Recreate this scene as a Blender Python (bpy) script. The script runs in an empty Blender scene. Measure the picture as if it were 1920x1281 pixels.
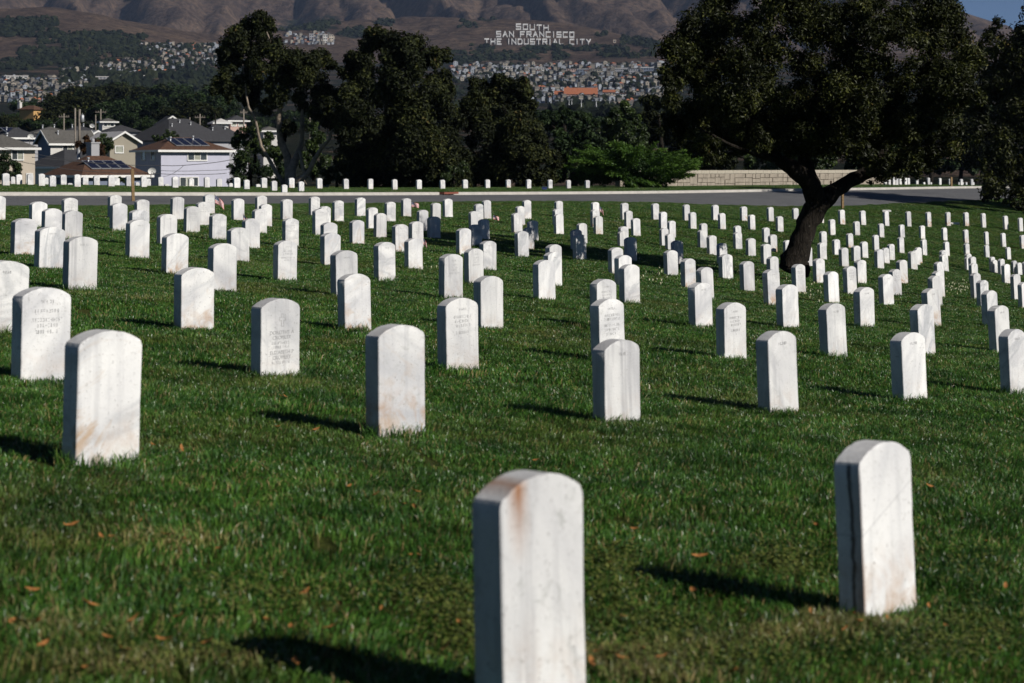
import bpy, bmesh, math, random
import numpy as np
from mathutils import Vector, Matrix

random.seed(7)
rng = np.random.default_rng(11)
R = math.radians
scene = bpy.context.scene
COL = scene.collection

# ------------------------------------------------------------------ camera
EYE = 1.62            # eye height in metres; the camera stands at x = y = 0 and looks along +Y
FP = 3733.0           # focal length in pixels of a 1920 px wide picture (70 mm lens)
HORIZON = 311.0
cam_data = bpy.data.cameras.new('camera')
cam_data.lens = 70.0
cam_data.sensor_width = 36.0
cam_data.shift_y = -(640.5 - HORIZON) / 1920.0
cam_data.clip_start = 0.1
cam_data.clip_end = 20000.0
cam_data.dof.use_dof = True
cam_data.dof.focus_distance = 30.0
cam_data.dof.aperture_fstop = 5.6
cam = bpy.data.objects.new('camera', cam_data)
COL.objects.link(cam)
cam.location = (0, 0, EYE)
cam.rotation_euler = (R(90), 0, 0)
scene.camera = cam

# ------------------------------------------------------------------ sky, sun, exposure
SUN_ELEV, SUN_AZ = 31.0, 122.5
world = bpy.data.worlds.new('World')
scene.world = world
world.use_nodes = True
wn = world.node_tree.nodes
sky = wn.new('ShaderNodeTexSky')
sky.sky_type = 'NISHITA'
sky.sun_disc = False
sky.sun_elevation = R(SUN_ELEV)
sky.sun_rotation = R(SUN_AZ)
sky.altitude = 100.0
sky.air_density = 0.36
sky.dust_density = 0.0
sky.ozone_density = 3.0
world.node_tree.links.new(sky.outputs[0], wn['Background'].inputs[0])
wn['Background'].inputs[1].default_value = 0.05

sun_data = bpy.data.lights.new('sun', 'SUN')
sun_data.energy = 4.6
sun_data.angle = R(0.53)
sun_data.color = (1.0, 0.95, 0.87)
sun = bpy.data.objects.new('sun', sun_data)
COL.objects.link(sun)
sun.location = (60, -50, 60)
_s = Vector((math.sin(R(SUN_AZ)) * math.cos(R(SUN_ELEV)), math.cos(R(SUN_AZ)) * math.cos(R(SUN_ELEV)), math.sin(R(SUN_ELEV))))
sun.rotation_euler = _s.to_track_quat('Z', 'Y').to_euler()

vs = scene.view_settings
vs.view_transform = 'Standard'
vs.look = 'None'
vs.exposure = 0.0
vs.gamma = 1.0
vs.use_curve_mapping = False
cy = scene.cycles
cy.max_bounces = 5
cy.diffuse_bounces = 2
cy.glossy_bounces = 2
cy.transmission_bounces = 3
cy.transparent_max_bounces = 6
cy.volume_bounces = 0
cy.use_denoising = True
cy.caustics_reflective = False
cy.caustics_refractive = False
cy.sample_clamp_indirect = 4.0

# ------------------------------------------------------------------ helpers
def tag(o, label=None, cat=None, group=None, kind=None):
    if label: o['label'] = label
    if cat: o['category'] = cat
    if group: o['group'] = group
    if kind: o['kind'] = kind
    return o

def empty(name, loc, rz=0.0):
    o = bpy.data.objects.new(name, None)
    o.empty_display_size = 0.3
    o.location = loc
    o.rotation_euler = (0, 0, rz)
    COL.objects.link(o)
    return o

def link(name, me, parent=None, loc=(0, 0, 0)):
    o = bpy.data.objects.new(name, me)
    o.location = loc
    o.parent = parent
    COL.objects.link(o)
    return o

def copy_tree(o, parent=None):
    c = o.copy()
    COL.objects.link(c)
    c.parent = parent
    for ch in list(o.children):
        copy_tree(ch, c)
    return c

class MB:
    """collects shapes and links them as one mesh object"""
    def __init__(self):
        self.v, self.f, self.m, self.s = [], [], [], []
    def add(self, verts, faces, mi=0, smooth=False):
        b = len(self.v)
        self.v += [tuple(p) for p in verts]
        for fc in faces:
            self.f.append(tuple(b + i for i in fc))
            self.m.append(mi)
            self.s.append(smooth)
    def box(self, x0, x1, y0, y1, z0, z1, mi=0):
        vs_ = [(x, y, z) for z in (z0, z1) for y in (y0, y1) for x in (x0, x1)]
        self.add(vs_, [(0, 2, 3, 1), (4, 5, 7, 6), (0, 1, 5, 4), (2, 6, 7, 3), (0, 4, 6, 2), (1, 3, 7, 5)], mi)
    def obox(self, c, ax, ay, az, mi=0):
        """box from a centre and three half-axis vectors"""
        c, ax, ay, az = map(Vector, (c, ax, ay, az))
        vs_ = [c + sx * ax + sy * ay + sz * az for sz in (-1, 1) for sy in (-1, 1) for sx in (-1, 1)]
        self.add(vs_, [(0, 2, 3, 1), (4, 5, 7, 6), (0, 1, 5, 4), (2, 6, 7, 3), (0, 4, 6, 2), (1, 3, 7, 5)], mi)
    def tube(self, pts, radii, n=8, mi=0, rough=0.0, seed=0, cap=True):
        rr = random.Random(seed)
        pts = [Vector(p) for p in pts]
        rings = []
        for i, p in enumerate(pts):
            t = (pts[min(i + 1, len(pts) - 1)] - pts[max(i - 1, 0)]).normalized()
            u = t.cross(Vector((0.31, 0.95, 0.05))).normalized()
            w = t.cross(u).normalized()
            ring = []
            for k in range(n):
                a = 2 * math.pi * k / n
                r = radii[i] * (1 + rough * (rr.random() - 0.5) * 2)
                ring.append(p + (u * math.cos(a) + w * math.sin(a)) * r)
            rings.append(ring)
        vs_ = [q for ring in rings for q in ring]
        fs = []
        for i in range(len(pts) - 1):
            for k in range(n):
                a, b = i * n + k, i * n + (k + 1) % n
                fs.append((a, b, b + n, a + n))
        if cap:
            fs.append(tuple(range(n - 1, -1, -1)))
            fs.append(tuple((len(pts) - 1) * n + k for k in range(n)))
        self.add(vs_, fs, mi, True)
    def mesh(self, name, mats):
        me = bpy.data.meshes.new(name)
        me.from_pydata(self.v, [], self.f)
        for m in (mats if isinstance(mats, (list, tuple)) else [mats]):
            me.materials.append(m)
        me.polygons.foreach_set('material_index', self.m)
        me.polygons.foreach_set('use_smooth', self.s)
        me.update()
        return me
    def build(self, name, mats, parent=None, loc=(0, 0, 0)):
        return link(name, self.mesh(name, mats), parent, loc)

def np_mesh(name, verts, quads, mat, attr=None, smooth=False):
    """mesh from numpy arrays; quads is an (n, 3 or 4) index array; attr = {name: per-vertex floats}"""
    me = bpy.data.meshes.new(name)
    nv, nf, k = len(verts), len(quads), quads.shape[1]
    me.vertices.add(nv)
    me.vertices.foreach_set('co', np.asarray(verts, np.float32).ravel())
    me.loops.add(nf * k)
    me.loops.foreach_set('vertex_index', np.asarray(quads, np.int32).ravel())
    me.polygons.add(nf)
    me.polygons.foreach_set('loop_start', np.arange(nf, dtype=np.int32) * k)
    me.polygons.foreach_set('loop_total', np.full(nf, k, np.int32))
    me.polygons.foreach_set('use_smooth', np.full(nf, bool(smooth)))
    for an, av in (attr or {}).items():
        a = me.attributes.new(an, 'FLOAT', 'POINT')
        a.data.foreach_set('value', np.asarray(av, np.float32))
    me.update(calc_edges=True)
    if mat: me.materials.append(mat)
    return me

# numpy value noise
def _hash(ix, iy, seed):
    h = (ix.astype(np.int64) * 374761393 + iy.astype(np.int64) * 668265263 + seed * 974634777) & 0xFFFFFFFF
    h = ((h ^ (h >> 13)) * 1274126177) & 0xFFFFFFFF
    h = h ^ (h >> 16)
    return (h & 0xFFFF) / 65535.0

def vnoise(x, y, seed=0):
    ix, iy = np.floor(x), np.floor(y)
    fx, fy = x - ix, y - iy
    fx, fy = fx * fx * fx * (fx * (fx * 6 - 15) + 10), fy * fy * fy * (fy * (fy * 6 - 15) + 10)
    a, b = _hash(ix, iy, seed), _hash(ix + 1, iy, seed)
    c, d = _hash(ix, iy + 1, seed), _hash(ix + 1, iy + 1, seed)
    return (a + (b - a) * fx) * (1 - fy) + (c + (d - c) * fx) * fy

def fbm(x, y, octv=4, seed=0, gain=0.5):
    t, a, s = 0.0, 1.0, 0.0
    for o in range(octv):
        t = t + a * vnoise(x * 2 ** o + 17.3 * o, y * 2 ** o - 9.1 * o, seed + o)
        s += a
        a *= gain
    return t / s

def sstep(a, b, x):
    t = np.clip((x - a) / (b - a), 0, 1)
    return t * t * (3 - 2 * t)

# ------------------------------------------------------------------ materials
def mat_new(name):
    m = bpy.data.materials.new(name)
    m.use_nodes = True
    nt = m.node_tree
    return m, nt, nt.nodes, nt.links, nt.nodes['Principled BSDF']

def ramp(nodes, stops):
    r = nodes.new('ShaderNodeValToRGB')
    el = r.color_ramp.elements
    while len(el) < len(stops): el.new(0.5)
    for e, (p, c) in zip(el, stops):
        e.position = p
        e.color = (c[0], c[1], c[2], 1)
    return r

def noise_node(nt, scale, detail=4, rough=0.55, dist=0.0, vec=None):
    n = nt.nodes.new('ShaderNodeTexNoise')
    n.inputs['Scale'].default_value = scale
    n.inputs['Detail'].default_value = detail
    n.inputs['Roughness'].default_value = rough
    n.inputs['Distortion'].default_value = dist
    if vec is not None: nt.links.new(vec, n.inputs['Vector'])
    return n

def math_node(nt, op, a=None, b=None, clamp=False):
    n = nt.nodes.new('ShaderNodeMath')
    n.operation = op
    n.use_clamp = clamp
    for i, q in enumerate((a, b)):
        if q is None: continue
        if isinstance(q, (int, float)): n.inputs[i].default_value = q
        else: nt.links.new(q, n.inputs[i])
    return n.outputs[0]

def mix_node(nt, fac, a, b, mode='MIX'):
    n = nt.nodes.new('ShaderNodeMix')
    n.data_type = 'RGBA'
    n.blend_type = mode
    for s, q in ((0, fac), (6, a), (7, b)):
        if isinstance(q, (int, float)): n.inputs[s].default_value = q
        elif isinstance(q, (tuple, list)): n.inputs[s].default_value = (q[0], q[1], q[2], 1)
        else: nt.links.new(q, n.inputs[s])
    return n.outputs[2]

def map_range(nt, val, a, b, c=0.0, d=1.0):
    n = nt.nodes.new('ShaderNodeMapRange')
    n.inputs[1].default_value, n.inputs[2].default_value = a, b
    n.inputs[3].default_value, n.inputs[4].default_value = c, d
    nt.links.new(val, n.inputs[0])
    return n.outputs[0]

def plain(name, col, rough=0.7, var=0.15, scale=8.0, bump=0.0, metal=0.0, spec=0.3):
    """a painted / mineral surface: base colour with blotchy variation and fine relief"""
    m, nt, ns, ls, b = mat_new(name)
    tc = ns.new('ShaderNodeTexCoord')
    n = noise_node(nt, scale, 5, 0.6, 0.3, tc.outputs['Object'])
    lo = tuple(c * (1 - var) for c in col)
    hi = tuple(min(1, c * (1 + var)) for c in col)
    r = ramp(ns, [(0.3, lo), (0.7, hi)])
    ls.new(n.outputs['Fac'], r.inputs[0])
    ls.new(r.outputs[0], b.inputs['Base Color'])
    b.inputs['Roughness'].default_value = rough
    b.inputs['Metallic'].default_value = metal
    b.inputs['Specular IOR Level'].default_value = spec
    if bump:
        bp = ns.new('ShaderNodeBump')
        bp.inputs['Strength'].default_value = bump
        bp.inputs['Distance'].default_value = 0.02
        n2 = noise_node(nt, scale * 6, 4, 0.6, 0, tc.outputs['Object'])
        ls.new(n2.outputs['Fac'], bp.inputs['Height'])
        ls.new(bp.outputs[0], b.inputs['Normal'])
    return m

def marble(name, vein=0.35, stain=0.4, brown=0.0, rust=False, warm=0.0, streak=False):
    m, nt, ns, ls, b = mat_new(name)
    tc = ns.new('ShaderNodeTexCoord')
    oi = ns.new('ShaderNodeObjectInfo')
    sep = ns.new('ShaderNodeSeparateXYZ')
    ls.new(tc.outputs['Object'], sep.inputs[0])
    off = math_node(nt, 'MULTIPLY', oi.outputs['Random'], 91.0)
    cmb = ns.new('ShaderNodeCombineXYZ')
    for i in range(3): ls.new(off, cmb.inputs[i])
    va = ns.new('ShaderNodeVectorMath')
    va.operation = 'ADD'
    ls.new(tc.outputs['Object'], va.inputs[0])
    ls.new(cmb.outputs[0], va.inputs[1])
    rot = ns.new('ShaderNodeVectorRotate')
    rot.rotation_type = 'Y_AXIS'
    ls.new(va.outputs[0], rot.inputs['Vector'])
    ls.new(math_node(nt, 'MULTIPLY', oi.outputs['Random'], 3.1), rot.inputs['Angle'])
    stretch = ns.new('ShaderNodeVectorMath')
    stretch.operation = 'MULTIPLY'
    stretch.inputs[1].default_value = (1.0, 1.0, 0.38)
    ls.new(rot.outputs[0], stretch.inputs[0])
    V = stretch.outputs[0]
    # slow tone
    n0 = noise_node(nt, 3.0, 3, 0.5, 0.4, V)
    tone = ramp(ns, [(0.3, (0.54, 0.54, 0.56)), (0.62, (0.80, 0.795, 0.785))])
    ls.new(n0.outputs['Fac'], tone.inputs[0])
    # grey veins: thin band of a distorted noise
    n1 = noise_node(nt, 4.0, 5, 0.55, 0.7, V)
    band = math_node(nt, 'ABSOLUTE', math_node(nt, 'SUBTRACT', n1.outputs['Fac'], 0.52))
    vm = map_range(nt, band, 0.0, 0.085, vein, 0.0)
    amt = map_range(nt, oi.outputs['Random'], 0.0, 1.0, 0.35, 1.2)
    vm = math_node(nt, 'MULTIPLY', vm, amt, True)
    c1 = mix_node(nt, vm, tone.outputs[0], (0.27, 0.29, 0.32))
    # dirt specks and pits
    n2 = noise_node(nt, 70.0, 2, 0.7, 0.0, va.outputs[0])
    sp = map_range(nt, n2.outputs['Fac'], 0.62, 0.72, 0.0, 0.55)
    c2 = mix_node(nt, sp, c1, (0.20, 0.19, 0.18))
    # vertical water streaks
    st = ns.new('ShaderNodeVectorMath')
    st.operation = 'MULTIPLY'
    st.inputs[1].default_value = (22.0, 22.0, 1.4)
    ls.new(va.outputs[0], st.inputs[0])
    n3 = noise_node(nt, 1.0, 3, 0.55, 0.2, st.outputs[0])
    sm = math_node(nt, 'MULTIPLY', map_range(nt, n3.outputs['Fac'], 0.52, 0.72, 0.0, 0.60), map_range(nt, oi.outputs['Random'], 0.0, 1.0, 1.2, 0.35), True)
    c3 = mix_node(nt, sm, c2, (0.40, 0.40, 0.42))
    # grey-green lichen blotches, heavier on some stones
    n6 = noise_node(nt, 17.0, 5, 0.7, 0.8, va.outputs[0])
    li = map_range(nt, n6.outputs['Fac'], 0.56, 0.68, 0.0, 0.5)
    li = math_node(nt, 'MULTIPLY', li, map_range(nt, math_node(nt, 'FRACT', math_node(nt, 'MULTIPLY', oi.outputs['Random'], 7.3)), 0.3, 1.0, 0.1, 1.0), True)
    c3 = mix_node(nt, li, c3, (0.31, 0.32, 0.30))
    # soil splash: brown near the ground
    n4 = noise_node(nt, 9.0, 4, 0.6, 0.6, va.outputs[0])
    h = map_range(nt, sep.outputs['Z'], 0.03, 0.24, 1.0, 0.0)
    bm = math_node(nt, 'MULTIPLY', h, map_range(nt, n4.outputs['Fac'], 0.42, 0.68, 0.0, 1.0), True)
    bm = math_node(nt, 'MULTIPLY', bm, stain, True)
    c4 = mix_node(nt, bm, c3, (0.40, 0.24, 0.13))
    # tan diagonal staining on some stones
    if brown:
        n5 = noise_node(nt, 5.0, 5, 0.65, 2.2, V)
        bb = map_range(nt, n5.outputs['Fac'], 0.55, 0.66, 0.0, brown)
        hb = map_range(nt, sep.outputs['Z'], 0.5, 0.1, 0.25, 1.0)
        c4 = mix_node(nt, math_node(nt, 'MULTIPLY', bb, hb, True), c4, (0.46, 0.32, 0.20))
    if rust:
        dx = math_node(nt, 'ABSOLUTE', math_node(nt, 'ADD', sep.outputs['X'], 0.095))
        wob = math_node(nt, 'MULTIPLY', n4.outputs['Fac'], 0.05)
        rx = map_range(nt, math_node(nt, 'ADD', dx, wob), 0.022, 0.075, 1.0, 0.0)
        rz = map_range(nt, sep.outputs['Z'], 0.33, 0.50, 0.0, 1.0)
        c4 = mix_node(nt, math_node(nt, 'MULTIPLY', rx, rz, True), c4, (0.33, 0.16, 0.08))
    if streak:                                                   # black run-off line down the narrow side, brown foot, a thin crack line on the face
        wv = math_node(nt, 'MULTIPLY', math_node(nt, 'SUBTRACT', n4.outputs['Fac'], 0.5), 0.03)
        sy = math_node(nt, 'ABSOLUTE', math_node(nt, 'ADD', math_node(nt, 'ADD', sep.outputs['Y'], 0.012), wv))
        side = map_range(nt, sep.outputs['X'], -0.158, -0.163, 0.0, 1.0)
        c4 = mix_node(nt, math_node(nt, 'MULTIPLY', map_range(nt, sy, 0.002, 0.012, 0.9, 0.0), side, True), c4, (0.03, 0.028, 0.027))
        ft = math_node(nt, 'MULTIPLY', map_range(nt, sep.outputs['Z'], 0.55, 0.05, 0.0, 1.0), map_range(nt, sep.outputs['Y'], 0.0, -0.03, 0.0, 1.0))
        c4 = mix_node(nt, math_node(nt, 'MULTIPLY', ft, math_node(nt, 'MULTIPLY', side, 0.55), True), c4, (0.30, 0.14, 0.06))
        ln = math_node(nt, 'ABSOLUTE', math_node(nt, 'SUBTRACT', math_node(nt, 'SUBTRACT', sep.outputs['Z'], math_node(nt, 'MULTIPLY', sep.outputs['X'], 0.42)), 0.335))
        c4 = mix_node(nt, map_range(nt, ln, 0.001, 0.006, 0.35, 0.0), c4, (0.36, 0.36, 0.37))
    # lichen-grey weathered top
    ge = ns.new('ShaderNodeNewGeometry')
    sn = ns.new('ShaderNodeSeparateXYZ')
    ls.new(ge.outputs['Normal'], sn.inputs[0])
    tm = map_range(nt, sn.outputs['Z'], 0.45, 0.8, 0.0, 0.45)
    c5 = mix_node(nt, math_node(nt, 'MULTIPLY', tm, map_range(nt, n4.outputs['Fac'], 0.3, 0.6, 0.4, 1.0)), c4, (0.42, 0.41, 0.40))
    # small brightness shift from stone to stone
    br = map_range(nt, oi.outputs['Random'], 0, 1, 0.86, 1.06)
    hs = ns.new('ShaderNodeHueSaturation')
    ls.new(br, hs.inputs['Value'])
    hs.inputs['Saturation'].default_value = 1.0 + warm
    ls.new(c5, hs.inputs['Color'])
    ls.new(hs.outputs[0], b.inputs['Base Color'])
    b.inputs['Roughness'].default_value = 0.62
    b.inputs['Specular IOR Level'].default_value = 0.25
    bp = ns.new('ShaderNodeBump')
    bp.inputs['Strength'].default_value = 0.35
    bp.inputs['Distance'].default_value = 0.004
    ls.new(n2.outputs['Fac'], bp.inputs['Height'])
    ls.new(bp.outputs[0], b.inputs['Normal'])
    return m

def leaf_mat(name, dark, mid, lite, dry=None, rough=0.45, spec=0.35, transl=0.0):
    m, nt, ns, ls, b = mat_new(name)
    at = ns.new('ShaderNodeAttribute')
    at.attribute_name = 'tint'
    stops = [(0.0, dark), (0.5, mid), (0.9, lite)]
    if dry: stops.append((1.0, dry))
    r = ramp(ns, stops)
    ls.new(at.outputs['Fac'], r.inputs[0])
    ls.new(r.outputs[0], b.inputs['Base Color'])
    b.inputs['Roughness'].default_value = rough
    b.inputs['Specular IOR Level'].default_value = spec
    if transl:
        tr = ns.new('ShaderNodeBsdfTranslucent')
        ls.new(r.outputs[0], tr.inputs[0])
        mx = ns.new('ShaderNodeMixShader')
        mx.inputs[0].default_value = transl
        ls.new(b.outputs[0], mx.inputs[1])
        ls.new(tr.outputs[0], mx.inputs[2])
        ls.new(mx.outputs[0], ns['Material Output'].inputs[0])
    return m

M = {}
M['marble'] = marble('marble', vein=0.2)
M['marble_vein'] = marble('marble_veined', vein=0.5, stain=0.3)
M['marble_tan'] = marble('marble_tan_veined', vein=0.3, stain=0.5, brown=0.8)
M['marble_stain'] = marble('marble_soil_stained', vein=0.3, stain=1.0, brown=0.35, warm=0.25)
M['marble_rust'] = marble('marble_rust_streaked', vein=0.2, stain=0.35, rust=True)
M['marble_streak'] = marble('marble_dark_streaked', vein=0.12, stain=0.7, streak=True)
M['engraving'] = plain('engraving', (0.40, 0.40, 0.405), 0.8)
M['bark'] = plain('bark', (0.017, 0.014, 0.011), 0.9, 0.6, 9.0, 1.0)
def bark_material():
    m, nt, ns, ls, b = mat_new('bark_rugged')
    tc = ns.new('ShaderNodeTexCoord')
    st = ns.new('ShaderNodeVectorMath')
    st.operation = 'MULTIPLY'
    st.inputs[1].default_value = (1.0, 1.0, 0.22)
    ls.new(tc.outputs['Object'], st.inputs[0])
    n1 = noise_node(nt, 22.0, 5, 0.65, 0.6, st.outputs[0])
    r = ramp(ns, [(0.35, (0.007, 0.006, 0.005)), (0.6, (0.030, 0.025, 0.020))])
    ls.new(n1.outputs['Fac'], r.inputs[0])
    n2 = noise_node(nt, 14.0, 5, 0.75, 0.3, tc.outputs['Object'])
    sp = map_range(nt, n2.outputs['Fac'], 0.62, 0.70, 0.0, 0.8)
    c = mix_node(nt, sp, r.outputs[0], (0.15, 0.14, 0.12))
    ls.new(c, b.inputs['Base Color'])
    b.inputs['Roughness'].default_value = 0.95
    b.inputs['Specular IOR Level'].default_value = 0.1
    bp = ns.new('ShaderNodeBump')
    bp.inputs['Strength'].default_value = 1.0
    bp.inputs['Distance'].default_value = 0.05
    ls.new(n1.outputs['Fac'], bp.inputs['Height'])
    ls.new(bp.outputs[0], b.inputs['Normal'])
    return m
M['bark'] = bark_material()
M['bark_pale'] = plain('bark_pale', (0.25, 0.205, 0.16), 0.9, 0.5, 4.0, 0.8)
M['deadwood'] = plain('deadwood', (0.36, 0.33, 0.29), 0.9, 0.25, 6.0)
M['wood_post'] = plain('weathered_post', (0.24, 0.16, 0.08), 0.85, 0.35, 12.0, 0.6)
M['wood_dark'] = plain('dark_wood', (0.07, 0.05, 0.035), 0.85, 0.3, 12.0)
M['pole_wood'] = plain('pole_wood', (0.22, 0.19, 0.16), 0.85, 0.25, 6.0)
M['steel'] = plain('galvanised_steel', (0.42, 0.43, 0.45), 0.5, 0.1, 10.0, 0, 0.6)
M['white'] = plain('white_paint', (0.76, 0.75, 0.73), 0.6, 0.06, 3.0)
M['concrete'] = plain('concrete', (0.43, 0.41, 0.38), 0.85, 0.15, 3.0, 0.4)
M['kerb_red'] = plain('kerb_red', (0.22, 0.075, 0.05), 0.8, 0.25, 6.0)
M['lavender'] = plain('lavender_stucco', (0.50, 0.50, 0.60), 0.85, 0.05, 1.2, 0.3)
M['cream'] = plain('cream_siding', (0.52, 0.45, 0.37), 0.8, 0.05, 1.0)
M['beige'] = plain('beige_siding', (0.31, 0.28, 0.225), 0.8, 0.06, 1.0)
M['whitewall'] = plain('white_siding', (0.60, 0.58, 0.55), 0.8, 0.05, 1.0)
M['pinkwall'] = plain('pink_stucco', (0.52, 0.36, 0.31), 0.8, 0.06, 1.0)
M['orangewall'] = plain('orange_stucco', (0.55, 0.33, 0.13), 0.8, 0.06, 1.0)
M['bluewall'] = plain('slate_blue_siding', (0.16, 0.19, 0.26), 0.8, 0.06, 1.0)
M['greywall'] = plain('grey_stucco', (0.34, 0.34, 0.36), 0.8, 0.06, 1.0)
M['roof_brown'] = plain('brown_shingle', (0.095, 0.050, 0.032), 0.9, 0.45, 5.0, 0.8)
M['roof_dark'] = plain('charcoal_shingle', (0.045, 0.045, 0.05), 0.9, 0.3, 4.0, 0.6)
M['roof_grey'] = plain('grey_shingle', (0.10, 0.095, 0.088), 0.9, 0.25, 4.0, 0.6)
M['roof_pale'] = plain('pale_roofing', (0.52, 0.50, 0.49), 0.85, 0.12, 2.0)
M['roof_tile'] = plain('clay_tile', (0.36, 0.13, 0.065), 0.85, 0.25, 2.0)
M['glass'] = plain('window_glass', (0.05, 0.06, 0.065), 0.12, 0.3, 2.0, 0, 0, 0.6)
M['curtain'] = plain('net_curtain', (0.32, 0.33, 0.28), 0.8, 0.3, 4.0)
M['solar'] = plain('solar_cell', (0.012, 0.015, 0.035), 0.25, 0.2, 3.0, 0, 0, 0.5)
M['shutter'] = plain('green_shutter', (0.02, 0.12, 0.09), 0.6, 0.1)
M['black'] = plain('black_rubber', (0.015, 0.015, 0.015), 0.6, 0.1)
M['wire'] = plain('cable', (0.08, 0.08, 0.085), 0.5, 0.1)
M['blue_bin'] = plain('blue_plastic', (0.04, 0.06, 0.17), 0.5, 0.1)
M['red_flower'] = plain('red_petals', (0.45, 0.03, 0.01), 0.7, 0.3, 30.0)
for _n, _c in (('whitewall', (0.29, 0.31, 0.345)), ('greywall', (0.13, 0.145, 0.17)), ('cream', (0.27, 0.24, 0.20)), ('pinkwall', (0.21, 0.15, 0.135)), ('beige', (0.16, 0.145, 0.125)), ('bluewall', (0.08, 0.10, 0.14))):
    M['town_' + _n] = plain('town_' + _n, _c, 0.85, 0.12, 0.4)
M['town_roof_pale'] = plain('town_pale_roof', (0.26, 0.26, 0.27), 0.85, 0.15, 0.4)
M['letter'] = plain('white_concrete', (0.58, 0.58, 0.58), 0.8, 0.05, 0.1)
M['sandstone'] = plain('sandstone_block', (0.31, 0.27, 0.22), 0.9, 0.28, 1.7, 0.5)
M['mortar'] = plain('mortar', (0.22, 0.19, 0.16), 0.95, 0.2, 6.0)
M['sandcap'] = plain('sandstone_cap', (0.42, 0.38, 0.31), 0.9, 0.12, 1.5, 0.4)
M['dry_leaf'] = plain('dry_leaf', (0.27, 0.115, 0.032), 0.75, 0.55, 40.0)

# leaves: dark sclerophyll foliage 0.02-0.10
M['leaf_main'] = leaf_mat('leaf_evergreen', (0.008, 0.010, 0.003), (0.021, 0.026, 0.006), (0.080, 0.088, 0.019), (0.11, 0.07, 0.022), 0.5, 0.16, 0.06)
M['leaf_cypress'] = leaf_mat('leaf_cypress', (0.006, 0.008, 0.003), (0.019, 0.025, 0.007), (0.064, 0.072, 0.018), (0.08, 0.05, 0.018), 0.65, 0.15, 0.06)
M['leaf_broad'] = leaf_mat('leaf_broad', (0.012, 0.022, 0.006), (0.035, 0.060, 0.012), (0.085, 0.125, 0.025), None, 0.45, 0.4, 0.15)
M['leaf_pine'] = leaf_mat('leaf_pine', (0.008, 0.016, 0.006), (0.022, 0.042, 0.012), (0.045, 0.075, 0.02), None, 0.6, 0.2, 0.1)
M['leaf_juniper'] = leaf_mat('leaf_juniper', (0.014, 0.036, 0.006), (0.050, 0.108, 0.013), (0.098, 0.175, 0.026), None, 0.55, 0.25, 0.15)
M['leaf_rust'] = leaf_mat('leaf_russet', (0.02, 0.010, 0.005), (0.06, 0.028, 0.010), (0.10, 0.05, 0.016), None, 0.6, 0.2, 0.1)
M['leaf_far'] = leaf_mat('leaf_far', (0.006, 0.009, 0.006), (0.013, 0.018, 0.010), (0.026, 0.031, 0.014), None, 0.9, 0.05, 0.0)

# words for counting along a row
ORD = ['', 'first', 'second', 'third', 'fourth', 'fifth', 'sixth', 'seventh', 'eighth', 'ninth', 'tenth', 'eleventh', 'twelfth', 'thirteenth', 'fourteenth', 'fifteenth', 'sixteenth',
       'seventeenth', 'eighteenth', 'nineteenth', 'twentieth', 'twenty-first', 'twenty-second', 'twenty-third', 'twenty-fourth', 'twenty-fifth', 'twenty-sixth', 'twenty-seventh', 'twenty-eighth',
       'twenty-ninth', 'thirtieth', 'thirty-first', 'thirty-second', 'thirty-third']

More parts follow.
